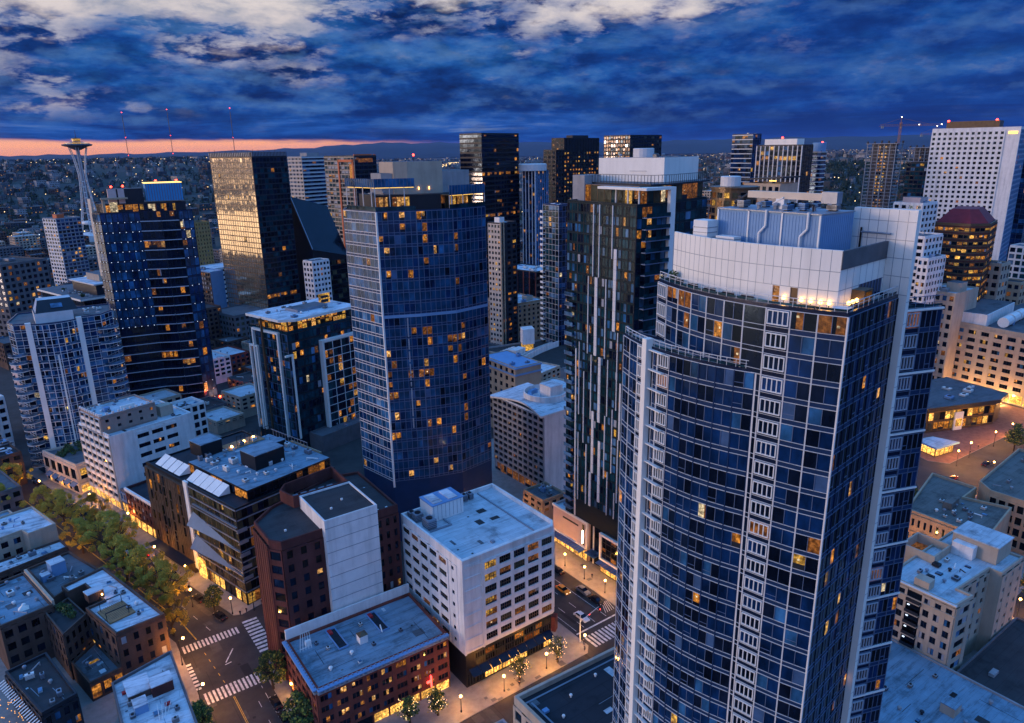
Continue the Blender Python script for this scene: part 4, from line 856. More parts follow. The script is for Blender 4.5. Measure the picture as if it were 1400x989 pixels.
# ================================================================= low red brick building with blue roof
def red_brick():
    F = (40.3, 128.6); poly = [F, (72.3, 127.8), (73.0, 147.9), (40.6, 148.6)]
    b = Bld('brick_building', 'red brick building with blue roof, two light wells and small lit windows', 'building', poly)
    Z = 15.2; b.body(0, Z, 'red_brick', 'roof_old_blue', ph=.5, t=.6)
    wins = [('glass_deep', 5), ('glass_black', 3), ('glass_blue', .7), ('lit_warm', 1.6), ('lit_amber', 1.2), ('lit_dim', .8)]
    st = punched('red_brick', wins, (.14, .86, .22, .74), .0, d=.3, split=3, barm='red_brick'); b.facade(poly[0], poly[1], 2.6, Z-1.2, 4, 9, st); b.facade(poly[3], poly[0], 2.6, Z-1.2, 4, 6, dict(st, panes=[('glass_deep', 5), ('glass_black', 4), ('lit_dim', .5)]))
    b.facade(poly[0], poly[1], 0, 2.5, 1, 8, dict(win=(.06, .94, .05, .95), fixed=lambda i, j: 'lit_shop' if i > 2 else 'glass_black', vm=(.3, .2, 'red_brick'), wname='shop_window'))
    m = MB()
    for p, q in ((poly[0], poly[1]), (poly[3], poly[0])):
        p, q = V(*p), V(*q); u = (q-p).normalized(); n = V(u.y, -u.x); L = (q-p).length
        m.box3(p+V(0, 0, Z-1.1)-n*.1, u*L, n*.75, V(0, 0, .35), 'grey_concrete'); m.box3(p+V(0, 0, Z-.3)-n*.1, u*L, n*1.0, V(0, 0, .32), 'blue_panel')
        for i in range(int(L/1.1)): m.box3(p+u*(.2+i*1.1)+V(0, 0, Z-.74)-n*.1, u*.45, n*.85, V(0, 0, .42), 'grey_concrete'); m.box3(p+u*(.2+i*1.1)+V(0, 0, Z+.03), u*.3, n*.3, V(0, 0, .3), 'grey_metal')
    b.single('cornice', m)
    m = MB(); m.box3((40.8, 148.75, 0), (32.3, -.65, 0), (0, .5, 0), (0, 0, 17.6), 'white_paint'); b.single('party_wall', m)
    for x in (49.5, 60.0):
        m = MB(); m.ring([(x, 138.2), (x+2.4, 138.2), (x+2.4, 146.6), (x, 146.6)], .2, Z-.49, Z-.1, 'blue_panel'); m.face([(x+.2, 138.4, Z-.47), (x+2.2, 138.4, Z-.47), (x+2.2, 146.4, Z-.47), (x+.2, 146.4, Z-.47)], 'roof_black')
        m.box3((x+.25, 144.6, Z-.45), (.9, 0, 0), (0, 1.6, 0), (0, 0, .5), 'red_metal'); b.single('light_well', m)
    m = MB(); m.box(55.2, 138.0, Z-.5, 2.0, 2.0, 2.0, 'white_paint'); m.face([(54.1, 136.9, Z+1.52), (56.3, 136.9, Z+1.52), (55.2, 138, Z+2.2)], 'bronze_metal'); m.face([(56.3, 136.9, Z+1.52), (56.3, 139.1, Z+1.52), (55.2, 138, Z+2.2)], 'bronze_metal'); m.face([(56.3, 139.1, Z+1.52), (54.1, 139.1, Z+1.52), (55.2, 138, Z+2.2)], 'bronze_metal'); m.face([(54.1, 139.1, Z+1.52), (54.1, 136.9, Z+1.52), (55.2, 138, Z+2.2)], 'bronze_metal'); b.single('roof_hut', m)
    m = MB(); m.box(44.5, 144.5, Z-.5, 1.3, .8, 1.2, 'white_metal')
    for k in range(5): m.tube((42+k*.7, 143.0, Z-.45), (43.6+k*.5, 146.6, Z+1.7), .05, mat='white_metal'); 
    m.tube((42, 143, Z+.2), (44.8, 143, Z+.2), .05, mat='white_metal'); m.tube((43.6, 146.6, Z+1.7), (45.6, 146.6, Z+1.7), .05, mat='white_metal'); b.single('roof_ladder', m)
    b.clutter(poly, Z-.5, 9, .8, .6, ('grey_metal', 'white_metal'), 0, 17)
    m = MB(); m.box3((66.9, 127.0, 3.0), (.2, 0, 0), (0, .5, 0), (0, 0, 3.2), 'neon_red'); m.box3((66.7, 127.3, 2.8), (.6, 0, 0), (0, .6, 0), (0, 0, .2), 'black_metal'); m.box3((65.9, 127.2, 4.4), (1.0, 0, 0), (0, .3, 0), (0, 0, .5), 'neon_red'); b.single('neon_sign', m)
    b.done()
red_brick()
# ================================================================= dark glass hotel with folded facade
def dark_hotel():
    F = (43.0, 191.0); t = math.radians(15); B = V(math.cos(t), math.sin(t)); A = V(-B.y, B.x); f = V(*F)
    E = tuple((f+B*34)[:2]); L = tuple((f+A*52)[:2]); K = tuple((f+B*34+A*52)[:2])
    b = Bld('dark_glass_hotel', 'dark glass hotel with folded triangular facade and brown slatted wing', 'building', [F, E, K, L]); Z = 31.0
    b.body(0, Z, 'black_metal', 'roof_black', ph=.5, t=.5)
    G = [('glass_black', 4), ('glass_bronze', 5), ('glass_deep', 2), ('lit_dim', .5)]
    st = dict(win=(.02, .98, .16, .98), panes=G, lit=.015, vm=(.12, .14, 'black_metal'), hm=(.3, .2, 'grey_metal'), split=2, lits=[('lit_gold', 3), ('lit_warm', 1)])
    S1 = tuple((f+A*26)[:2]); b.facade(F, E, 4.2, Z-.6, 8, 10, st); b.facade(S1, F, 4.2, Z-.6, 8, 9, dict(st, panes=[('glass_bronze', 9), ('glass_black', 2)], lit=.03, vm=(.1, .12, 'bronze_metal')))
    m = MB(); m.box3(f+A*26-B*.5+V(0, 0, 2), -A*-2.0, B*.8, V(0, 0, Z-1.5), 'white_panel'); b.single('white_pylon', m)
    # folded triangles
    for z in (10.8, 18.6):
        m = MB(); p0 = f+A*25+V(0, 0, z); p1 = f+A*25+V(0, 0, z+3.6); p2 = f+A*2+V(0, 0, z-1.2); o = -B*2.6
        q0, q1 = p0+o, p1
        m.face([q0, p1, p2], 'folded_glass'); m.face([q0, p2, p0], 'grey_metal'); m.face([p1, q0, p0], 'white_panel'); b.single('facade_fold', m)
    for z in (9.8, 17.5, 25.0): m = MB(); m.box3(f+A*24-B*.6+V(0, 0, z), -A*24, B*.55, V(0, 0, .22), 'grey_metal'); b.single('ledge', m)
    for k, z in enumerate((8.5, 12, 16, 20, 23.6)):
        m = MB(); m.box3(f-B*.6-A*.8+V(0, 0, z), B*3.0, A*.7, V(0, 0, .25), 'grey_metal'); m.box3(f-B*.6-A*.8+V(0, 0, z+.3), B*3.0, A*.1, V(0, 0, .9), 'grey_metal'); b.single('balcony', m)
    # brown slatted wing
    bw = b.mb('slatted_wing'); S2 = f+A*28-B*.6
    bw.box3(S2, A*24.3, B*1.0, V(0, 0, Z-1.2), 'brown_slat')
    for i in range(46): bw.box3(S2+A*(i*.53+.05)-B*R.uniform(.1, .32), A*.26, B*.35, V(0, 0, Z-1.3), 'brown_slat')
    for i in range(7):
        for j in range(7):
            if R.random() < .75:
                w = MB(); w.box3(S2+A*(2+i*3.2+R.uniform(-.5, .5))-B*.36+V(0, 0, 5+j*3.6), A*.8, B*.3, V(0, 0, 2.9), pick([('glass_black', 5), ('lit_dim', .6), ('lit_amber', .25)])); b.wins.append((.001, w, 'window'))
    m = MB(); m.box3(f+A*27.6-B*4.2+V(0, 0, 3.9), A*23, B*3.8, V(0, 0, .3), 'dark_panel'); b.single('street_canopy', m)
    sh = dict(win=(.04, .96, .05, .95), fixed=lambda i, j: pick([('lit_shop', 3), ('glass_black', 2), ('lit_gold', 2)]), vm=(.2, .2, 'black_metal'), wname='shop_window')
    b.facade(S1, F, .2, 3.9, 1, 9, sh); b.facade(F, E, .2, 3.9, 1, 8, sh)
    m = MB(); m.box3(f+A*22-B*.5+V(0, 0, .2), A*4.2, B*.4, V(0, 0, 6.2), 'lit_shop'); b.single('lobby_entrance', m)
    # roof: penthouse lounge, plant, light scoops
    ph = [tuple((f+B*5+A*1.5)[:2]), tuple((f+B*33.5+A*1.5)[:2]), tuple((f+B*33.5+A*34)[:2]), tuple((f+B*5+A*34)[:2])]
    b.mb('penthouse').prism(ph, Z-.4, Z+3.0, 'black_metal', 'roof_old_blue'); b.facade(ph[0], ph[1], Z-.3, Z+2.6, 1, 14, dict(win=(.03, .97, .05, .95), fixed=lambda i, j: pick([('lit_amber', 1), ('glass_black', 5), ('lit_dim', 3)]), vm=(.1, .1, 'black_metal'), wname='lounge_window')); b.facade(ph[3], ph[0], Z-.3, Z+2.6, 1, 10, dict(win=(.03, .97, .05, .95), fixed=lambda i, j: pick([('lit_amber', 1.5), ('glass_black', 5)]), vm=(.1, .1, 'black_metal'), wname='lounge_window'))
    for a0, n, sp in ((10, 5, 3.7), (32.5, 4, 3.9)):
        for k in range(n):
            m = MB(); o = f+A*(a0+k*sp)+B*.9+V(0, 0, Z+.2); m.face([o, o+B*3.6+V(0, 0, 2.2), o+B*3.6+A*3.4+V(0, 0, 2.2), o+A*3.4], 'white_panel'); m.face([o+B*3.6+V(0, 0, 2.2), o, o+B*3.6-V(0, 0, .4)], 'white_metal'); m.face([o+A*3.4, o+A*3.4+B*3.6+V(0, 0, 2.2), o+A*3.4+B*3.6-V(0, 0, .4)], 'white_metal'); m.face([o+B*3.6+A*3.4+V(0, 0, 2.2), o+B*3.6+V(0, 0, 2.2), o+B*3.6-V(0, 0, .4), o+B*3.6+A*3.4-V(0, 0, .4)], 'grey_metal'); b.single('light_scoop', m)
    for a, bb, sa, sb, h in ((11, 14, 8, 10, 4.6), (33, 9, 7, 7, 4.2), (21, 25, 3, 6, 2)):
        m = MB(); m.box3(f+A*a+B*bb+V(0, 0, Z+3.0 if a < 34 and bb > 5 else Z), B*sb, A*sa, V(0, 0, h), 'black_metal'); m.box3(f+A*a+B*bb+V(0, 0, Z+3.02+h)-B*.1-A*.1, B*(sb+.2), A*(sa+.2), V(0, 0, .2), 'roof_old_blue'); b.single('plant_house', m)
    m = MB(); m.box3(f+A*31+B*17+V(0, 0, Z+3.05), B*13, A*6, V(0, 0, .15), 'wood'); b.single('lit_deck', m)
    for a, bb in ((33, 19), (34, 24), (35, 28)): m = MB(); m.box3(f+A*a+B*bb+V(0, 0, Z+3.2), B*.5, A*.5, V(0, 0, .5), 'lamp_glow'); b.single('deck_lamp', m)
    b.clutter(ph, Z+3.0, 48, 2.6, 1.7, ('grey_metal', 'white_metal', 'pale_mullion'), t, 12)
    fr = MB()
    for k in range(9): fr.box3(f+A*(33+k*0)+B*(21+k*1.5)+V(0, 0, Z+3), B*.12, A*.12, V(0, 0, 3.4), 'black_metal')
    fr.box3(f+A*33+B*21+V(0, 0, Z+6.3), B*12.2, A*.15, V(0, 0, .15), 'black_metal'); fr.box3(f+A*12+B*33+V(0, 0, Z+5.4), B*.12, A*20, V(0, 0, .12), 'grey_metal')
    for k in range(12): fr.box3(f+A*(12+k*1.7)+B*33+V(0, 0, Z+3), B*.1, A*.1, V(0, 0, 2.4), 'grey_metal')
    b.single('roof_frame', fr)
    b.done()
dark_hotel()
# ================================================================= concrete building with balcony grid
def grid_building():
    F = (23.8, 278.3); t = math.radians(16); B = V(math.cos(t), math.sin(t)); A = V(-B.y, B.x); f = V(*F)
    def pt(b_, a_): return tuple((f+B*b_+A*a_)[:2])
    poly = [F, pt(31, 0), pt(31, 25), pt(0, 25)]
    b = Bld('concrete_building', 'pale concrete building with gridded street front and crenellated upper block', 'building', poly); Z = 29.0
    b.body(0, Z, 'white_paint', 'roof_blue', ph=.7, t=.5)
    st = dict(wall='cream_concrete', win=(.1, .9, .42, .97), d=.5, span='white_paint', panes=[('glass_black', 4), ('glass_deep', 5), ('glass_blue', .5)], lit=.05)
    b.facade(pt(0, 25), F, 3.5, Z-.6, 8, 6, st); b.facade(pt(0, 25), F, .3, 3.4, 1, 6, dict(win=(.06, .94, .05, .95), fixed=lambda i, j: 'lit_shop', vm=(.3, .2, 'cream_concrete'), wname='shop_window'))
    b.facade(pt(9, 0), pt(25, 0), 5, Z-1.2, 6, 3, punched('white_paint', [('glass_black', 4), ('glass_deep', 4)], (.1, .9, .3, .72), .1, split=4, d=.3))
    up = [pt(0, 5), pt(20, 5), pt(20, 21), pt(0, 21)]; m = b.mb('upper_block'); m.ring(up, .5, Z-.7, 35.4, 'tan_render'); b.mb('upper_roof').face([(*c, 34.8) for c in inset(up, .4)], 'roof_blue')
    b.facade(up[3], up[0], Z, 34.4, 2, 4, st); b.facade(up[0], up[1], Z, 34.4, 2, 5, punched('tan_render', [('glass_black', 1)], (.4, .7, .4, .8), .2))
    def merlon(o, a, c):
        m = MB(); m.box3(o, a, c, V(0, 0, .9), 'white_paint'); b.single('merlon', m)
    for i in range(9): merlon(f+A*(5.2+i*1.9)+V(0, 0, 35.4)-B*.2, B*.5, A*.7)
    for i in range(10): merlon(f+A*4.9+B*(.2+i*2.1)+V(0, 0, 35.4), B*.8, A*.5)
    for i in range(4): merlon(f+A*(.3+i*1.5)+V(0, 0, Z)-B*.2, B*.5, A*.7)
    m = MB(); m.box3(f+B*9+A*8+V(0, 0, 34.85), B*5, A*.8, V(0, 0, 1.3), 'white_panel'); m.box3(f+B*4+A*10+V(0, 0, 34.85), B*2, A*2, V(0, 0, 1.6), 'blue_panel'); b.single('roof_screen', m)
    m = MB(); m.box3(f+B*22+A*6+V(0, 0, Z-.6), B*5, A*4, V(0, 0, 4), 'pale_stucco'); b.single('stair_tower', m)
    b.clutter(up, 34.8, 9, 1.4, .9, ('white_metal', 'grey_metal'), t, 31); b.clutter([pt(21, 1), pt(30, 1), pt(30, 24), pt(21, 24)], Z-.7, 5, 1.4, .8, ('white_metal', 'grey_metal'), t, 32)
    b.done()
    # white framed neighbour behind it
    poly = [pt(32, 14), pt(44, 14), pt(44, 24), pt(32, 24)]; b = Bld('white_framed_building', 'small white framed building with dark windows behind the concrete block', 'building', poly); b.body(0, 27, 'white_paint', 'roof_blue')
    b.facade(poly[0], poly[1], 9, 26.5, 5, 4, punched('white_paint', [('glass_deep', 3), ('glass_black', 2)], (.15, .85, .2, .85), .05)); b.clutter(poly, 26.1, 4, 1.6, 1, seed=3); b.done()
    # small maroon brick building between it and the dark hotel
    p = [pt(2, -12.6), pt(16, -12.6), pt(16, -.6), pt(2, -.6)]
    F2 = (30.2, 245.4); p = rect(F2, 15, 21, 15); b = Bld('small_brick_building', 'small maroon brick building with white cornice wedged beside the slatted hotel wing', 'building', p); b.body(0, 14, 'maroon_brick', 'roof_black')
    b.facade(p[3], p[0], 4.5, 13, 3, 8, punched('maroon_brick', [('glass_black', 4), ('glass_deep', 3), ('blind_white', 2)], (.25, .75, .25, .8), .04, d=.25)); b.facade(p[3], p[0], .3, 4, 1, 5, dict(win=(.06, .94, .05, .95), fixed=lambda i, j: 'lit_shop', vm=(.3, .2, 'maroon_brick'), wname='shop_window'))
    m = MB(); a0, a1 = V(*p[3]), V(*p[0]); u = (a1-a0).normalized(); n = V(u.y, -u.x)
    m.box3(a0+V(0, 0, 13.3)-n*.1, u*20.9, n*.7, V(0, 0, .75), 'white_paint')
    for i in range(19): m.box3(a0+u*(.2+i*1.1)+V(0, 0, 12.7)-n*.1, u*.4, n*.55, V(0, 0, .55), 'white_paint')
    b.single('cornice', m); b.clutter(p, 13.1, 5, 1.6, .8, seed=41, ang=.26); b.done()
    F3 = (27.0, 266.8); p = rect(F3, 12, 11, 15); b = Bld('low_shop_building', 'low shop with pale blue parapet between the maroon brick building and concrete block', 'building', p); b.body(0, 9, 'dark_concrete', 'roof_old_blue')
    b.facade(p[3], p[0], .3, 4, 1, 4, dict(win=(.06, .94, .05, .95), fixed=lambda i, j: 'lit_shop', vm=(.3, .2, 'dark_concrete'), wname='shop_window')); b.facade(p[3], p[0], 4.6, 8.2, 1, 5, punched('blue_panel', None, (.15, .85, .2, .85), .15)); b.clutter(p, 8.1, 3, 1.5, .8, seed=5); b.done()
grid_building()
# ================================================================= low buildings of the near blocks, lower left
DARKW = [('glass_deep', 5), ('glass_black', 4), ('glass_blue', 1)]
def low(name, label, cat, poly, z, wall, roof, faces=(), clut=6, seed=1, ph=.7, ang=0, mats=None, z0=0):
    b = Bld(name, label, cat, poly); b.body(z0, z, wall, roof, ph=ph, t=.45)
    for (i, j, nf, nb, st, za, zb) in faces: b.facade(poly[i], poly[j], za, zb, nf, nb, st)
    if clut: b.clutter(poly, z-ph+.02, clut, 2.0, 1.3, mats or ('grey_metal', 'white_metal', 'grey_concrete'), ang, seed)
    return b
# brick apartment house with white roof and a courtyard notch
pl = [(8.9, 176.5), (20.0, 177.6), (10.9, 211.5), (.4, 207.6), (1.6, 203.4), (5.6, 204.8), (8.6, 193.5), (4.4, 192.6)]
b = Bld('brick_apartments', 'brown brick apartment house with stained white roof and wooden roof deck', 'building', [(8.9, 176.5), (20.0, 177.6), (10.9, 211.5), (.4, 207.6)])
Zb = 15.0
b.mb('wall').ring(pl, .45, 0, Zb, 'brown_brick'); b.mb('roof').face([(*c, Zb-.7) for c in inset(pl, .4)], 'roof_white')
sw = punched('brown_brick', DARKW + [('blind_white', 2)], (.3, .7, .25, .8), .03, d=.2)
b.facade(pl[0], pl[1], 3.4, 14, 3, 4, sw); b.facade(pl[7], pl[0], 3.4, 14, 3, 5, punched('brown_brick', DARKW + [('glass_sky', 1)], (.25, .75, .2, .8), .05, d=.2)); b.facade(pl[0], pl[1], .2, 3.2, 1, 3, dict(win=(.06, .94, .05, .95), fixed=lambda i, j: 'lit_shop', vm=(.3, .2, 'brown_brick'), wname='shop_window'))
m = MB(); m.box(10.5, 186.5, Zb-.65, 6.2, 7.5, .35, 'wood', .25)
for k in range(12): m.box(8.0+.45*k, 186.5+.12*k, Zb-.3, .08, 7.0, .04, 'bronze_metal', .25)
for x, y in ((8, 183), (13, 184), (12.3, 190), (7.3, 189)): m.box(x, y, Zb-.3, .15, .15, 2.3, 'dark_panel')
m.box3((7.9, 182.9, Zb+2), (5, 1.0, 0), (-.05, .2, 0), (0, 0, .2), 'dark_panel'); m.box3((7.2, 188.9, Zb+2), (5, 1.0, 0), (-.05, .2, 0), (0, 0, .2), 'dark_panel'); b.single('roof_deck', m)
m = MB(); m.box(7.0, 197, Zb-.7, 3.8, 2.6, 2.3, 'brown_brick', .25); m.box(7.0, 197, Zb+1.6, 4.1, 2.9, .2, 'roof_blue', .25); b.single('stair_house', m)
m = MB(); m.box(8.6, 195.2, Zb+.6, .3, .3, .35, 'lamp_glow', 0); b.single('wall_lamp', m)
b.clutter([(12, 180), (18.5, 181), (12.5, 205), (9, 204)], Zb-.68, 9, 1.2, .9, seed=14); b.done()
# tall dark courtyard wing beside it
pl = [(-2.9, 184.0), (8.6, 177.2), (4.3, 192.3), (5.4, 204.6), (-2.5, 202.5), (-4.6, 196)]
pl = [(1.8, 178.4), (8.4, 176.8), (4.2, 192.3), (1.4, 203.0), (-3.8, 199.2), (-1.6, 187.6)]
b = Bld('courtyard_building', 'dark brick courtyard building with a planted roof terrace', 'building', [(-1.6, 184), (4.2, 184), (1.4, 203.0), (-3.8, 199.2)])
Zc = 13.6; pl = [(-1.4, 186.2), (4.3, 192.2), (1.4, 203.2), (-4.2, 199.4)]
b.mb('wall').ring(pl, .35, 0, Zc, 'brown_brick'); b.mb('terrace').face([(*c, Zc-.9) for c in inset(pl, .3)], 'roof_dark'); b.facade(pl[0], pl[1], 3, 13, 3, 4, punched('brown_brick', DARKW, (.25, .75, .2, .8), .08, d=.2)); b.facade(pl[3], pl[0], 3, 13, 3, 5, punched('brown_brick', DARKW, (.25, .75, .2, .8), .1, d=.2))
for x, y, r in ((.5, 196.5, 1.5), (-.6, 199, 1.2), (1.3, 193.6, 1.0)):
    m = MB(); leafball(m, x, y, Zc+.3, r, 160, ['leaf_dark', 'leaf_green'], R, .3); b.single('terrace_bush', m)
b.done()
pl = [(1.6, 174.9), (8.8, 176.3), (5.0, 192.0), (-1.0, 186.0)]
b = low('courtyard_annex', 'low dark flat-roofed annex with a lit skylight below the brown apartment house', 'building', pl, 5.5, 'brown_brick', 'roof_grey', (), 2, 3)
m = MB(); m.box(3.6, 183, 4.85, 2.6, 1.4, .5, 'grey_metal', .3); m.box(3.6, 183, 5.36, 2.2, 1.0, .05, 'lit_gold', .3); b.single('skylight', m)
b.facade(pl[0], pl[1], .4, 4.6, 1, 3, dict(win=(.1, .9, .1, .9), fixed=lambda i, j: 'lit_amber', vm=(.2, .2, 'brown_brick'), wname='shop_window')); b.done()
# white-roofed corner building, bottom left
pl = [(5.2, 139.0), (18.4, 138.8), (19.1, 169.2), (5.6, 165.4)]
b = low('corner_building', 'white-roofed corner building with maroon roof huts beside the crossing', 'building', pl, 10, 'dark_concrete', 'roof_white', ((0, 1, 2, 4, punched('dark_concrete', DARKW, lit=.2), 2, 9),), 8, 7)
for x, y, sx, sy, h, w in ((14.6, 157.0, 4.4, 3.6, 2.6, 'maroon_brick'), (10.2, 159.6, 4.8, 6.0, 1.6, 'brown_brick'), (9.6, 153, 2.6, 3.0, 2.0, 'blue_panel')):
    m = MB(); m.box(x, y, 9.3, sx, sy, h, w, .02); m.box(x, y, 9.3+h, sx+.2, sy+.2, .2, 'roof_white', .02); b.single('roof_hut', m)
for k in range(4):
    m = MB(); m.tube((12.2+k*.6, 147+.4*k, 9.3), (12.5+k*.9, 150.4, 10.9-.2*k), .07, mat='white_metal'); b.single('roof_pipe', m)
for x, y in ((14.6, 151), (9.0, 164), (7.6, 160.5)): m = MB(); m.box(x, y, 9.3, 1.2, .7, .6, 'red_metal'); b.single('roof_hatch', m)
b.done()
# dark flat roof with string-lit terrace
pl = [(-8.0, 164.2), (-1.0, 166.4), (-5.4, 187.0), (-13.8, 184.8)]
b = low('restaurant_building', 'dark flat-roofed restaurant with a string-lit terrace along its street side', 'building', pl, 10, 'dark_panel', 'roof_dark', ((0, 1, 2, 4, punched('dark_panel', DARKW, lit=.3), 2, 9), (3, 0, 2, 8, punched('dark_panel', DARKW, lit=.3), 2, 9)), 9, 9)
m = MB()
for i in range(22):
    p = lerp((-14.2, 184.6), (-8.3, 163.8), i/21); m.box3((p[0]-1.6, p[1]-.4, 7.4), (1.5, .4, .6), (.1, -.3, 0), (0, 0, .06), 'white_metal')
b.single('terrace_awning', m); b.done()
for i in range(90):
    pass
m = MB()
for i in range(95):
    x, y = R.uniform(-17.5, -10.2), R.uniform(163, 184); x -= (y-163)*.24-2.5; m.box(x, y, R.uniform(3.2, 4.6), .15, .15, .15, 'festoon')
tag(m.build('string_lights', None), 'warm string lights over the restaurant terrace at the picture edge', 'string lights', None, 'stuff')
# long roofs and cream building further up the street
pl = [(-13.6, 197), (-2.2, 199.6), (-7.2, 222), (-18, 219)]
b = low('warehouse', 'low brick warehouse with patchy blue-grey roof and small white pyramid skylight', 'building', pl, 15, 'brown_brick', 'roof_old_blue', ((0, 1, 3, 4, punched('brown_brick', DARKW, (.2, .8, .2, .75), .04), 3, 14),), 12, 21, .7, .25)
m = MB(); x, y = -8.4, 203
for a, c in (((-1.2, -1), (1.2, -1)), ((1.2, -1), (1.2, 1)), ((1.2, 1), (-1.2, 1)), ((-1.2, 1), (-1.2, -1))): m.face([(x+a[0], y+a[1], 14.35), (x+c[0], y+c[1], 14.35), (x, y, 15.6)], 'white_panel')
b.single('pyramid_skylight', m)
m = MB(); m.box3((-2.3, 199.8, 14.4), (-4.8, 21.6, 0), (.6, .1, 0), (0, 0, 1.5), 'pale_stucco'); b.single('party_wall', m); b.done()
pl = [(-1.8, 204.5), (9.8, 213), (4.2, 229), (-6.6, 225.6)]
b = low('flat_roof_building', 'flat grey roof with a square blue plant hut behind the brown apartment house', 'building', pl, 14, 'brown_brick', 'roof_grey', (), 9, 23, .6, .25)
for x, y, s_, h in ((.4, 219, 3.6, 3.6), (-2.6, 216.5, 2.0, 1.8)): m = MB(); m.box(x, y, 13.4, s_, s_, h, 'blue_panel', .25); m.box(x, y, 13.4+h, s_+.15, s_+.15, .15, 'roof_blue', .25); b.single('plant_hut', m)
b.done()
pl = [(-19.5, 227.6), (4.3, 234.4), (2.9, 240.6), (-21, 236)]
low('strip_building', 'narrow building with bright pale roof strip below the cream building', 'building', pl, 13, 'brown_brick', 'roof_white', ((0, 1, 3, 8, punched('brown_brick', DARKW, lit=.05), 2, 12),), 7, 25, .6, .27).done()
pl = [(-22, 240.6), (-6.2, 245.2), (-4.8, 241.4), (2.6, 243.6), (-2.4, 261.5), (-25, 256)]
b = Bld('cream_building', 'cream apartment building with a snowy white roof beside the street trees', 'building', [(-22, 240.6), (2.6, 243.6), (-2.4, 261.5), (-25, 256)])
b.mb('wall').ring(pl, .4, 0, 17.2, 'pale_stucco'); b.mb('roof').face([(*c, 16.6) for c in inset(pl, .35)], 'roof_white'); sw = punched('pale_stucco', DARKW, (.22, .78, .25, .78), .03, d=.25, split=2)
b.facade(pl[0], pl[1], 2, 16.2, 4, 5, sw); b.clutter([(-20, 246), (-3, 248), (-5, 258), (-22, 253)], 16.62, 10, 1.5, 1, ang=.27, seed=27); b.done()
pl = [(-26, 258), (-6, 263), (-9, 274), (-29, 269)]
low('blue_roof_building', 'low building with blue-grey roof behind the cream building, picture edge', 'building', pl, 13, 'pale_stucco', 'roof_old_blue', (), 5, 28, .6, .27).done()
# ---------------------------------------------------------------- bottom centre
pl = [(70.2, 62), (77, 40), (77, 81), (98.8, 81), (98.8, 96.8), (70.2, 98.2)]
pl = [(70.2, 80.6), (99.2, 80.6), (99.2, 96.8), (70.2, 98.2)]
b = Bld('black_roof_building', 'broad black roof in front of the curved tower with pale stone street wall', 'building', pl); b.body(0, 19, 'pale_stucco', 'roof_black', ph=1.1, t=.7)
b.facade(pl[3], pl[0], 2, 17, 4, 5, punched('pale_stucco', DARKW, (.2, .8, .2, .8), .05)); 
m = MB(); m.box3((71.6, 95.9, 17.95), (27, -1.2, 0), (.0, .35, 0), (0, 0, .12), 'grey_metal'); m.box3((72.4, 82, 17.95), (.35, 0, 0), (0, 13.5, 0), (0, 0, .12), 'grey_metal'); b.single('roof_seam', m)
for x, y in ((80, 92), (75.2, 88.6), (88, 93.4)): 
    m = MB(); m.lathe(x, y, [(.2, 17.9), (.2, 18.3), (.35, 18.35), (.3, 18.6)], 'white_metal', 8); b.single('roof_vent', m)
m = MB(); m.box(73.4, 92, 17.9, 1.2, 1.0, .5, 'blue_panel'); b.single('roof_hatch', m); b.done()
pl = [(57, 78), (69, 78), (69, 97), (57, 97)]
pl = [(52.2, 84), (68.6, 83.4), (69.0, 100.5), (52.6, 101.2)]
b = low('small_blue_roof_building', 'corner of a small building with cluttered blue roof at the bottom edge', 'building', pl, 12.5, 'grey_concrete', 'roof_old_blue', (), 12, 33, .6); b.done()
# ---------------------------------------------------------------- right-hand side
pl = [(163.8, 55.6), (171, 55.0), (171, 58.4), (186.2, 57.6), (186.2, 54.8), (198.4, 54.6), (198.4, 71.5), (163.8, 71.5)]
b = Bld('beige_apartments', 'beige apartment building with blue roofs, taller right wing and blue-lit balconies', 'building', [(163.8, 55.6), (198.4, 54.6), (198.4, 71.5), (163.8, 71.5)])
Z = 24.0; b.mb('wall').ring(pl, .4, 0, Z, 'pale_stucco'); b.mb('roof').face([(*c, Z-.6) for c in inset(pl, .35)], 'roof_blue')
WB = DARKW + [('blind_white', 1), ('glass_sky', 1), ('lit_dim', .6)]
nb = punched('pale_stucco', WB, (.22, .78, .2, .78), .02, d=.25, split=2)
b.facade((163.8, 71.5), (163.8, 66.2), 5, 23, 6, 2, nb); b.facade((163.8, 62.8), (163.8, 55.6), 5, 23, 6, 3, nb); b.facade(pl[0], pl[1], 5, 23, 6, 1, nb); b.facade(pl[2], pl[3], 5, 23, 6, 4, punched('pale_stucco', WB, (.3, .7, .25, .75), .06)); b.facade(pl[4], pl[5], 5, 23, 6, 3, punched('pale_stucco', WB, (.35, .65, .3, .7), .02))
for j in range(6):
    w = MB(); z = 5+j*3.0; w.box3((163.5, 62.9, z), (.3, 0, 0), (0, 3.2, 0), (0, 0, 2.6), 'glass_black'); w.build('balcony_recess', b.root); 
    w = MB(); w.box3((162.9, 62.9, z-.2), (.9, 0, 0), (0, 3.2, 0), (0, 0, .25), 'pale_stucco'); w.box3((162.9, 62.9, z+.1), (.05, 0, 0), (0, 3.2, 0), (0, 0, .8), 'dark_panel'); w.build('balcony', b.root)
    if j < 5: w = MB(); w.box3((163.2, 65.2, z+1.9), (.2, 0, 0), (0, .5, 0), (0, 0, .25), 'cool_light'); w.build('balcony_lamp', b.root)
m = MB(); m.box3((163.3, 55.4, Z-3.2), (.6, 0, 0), (0, 16, 0), (0, 0, .3), 'pale_stucco'); m.box3((163.3, 55.4, Z-.35), (.6, 0, 0), (0, 16, 0), (0, 0, .3), 'pale_mullion'); b.single('cornice', m)
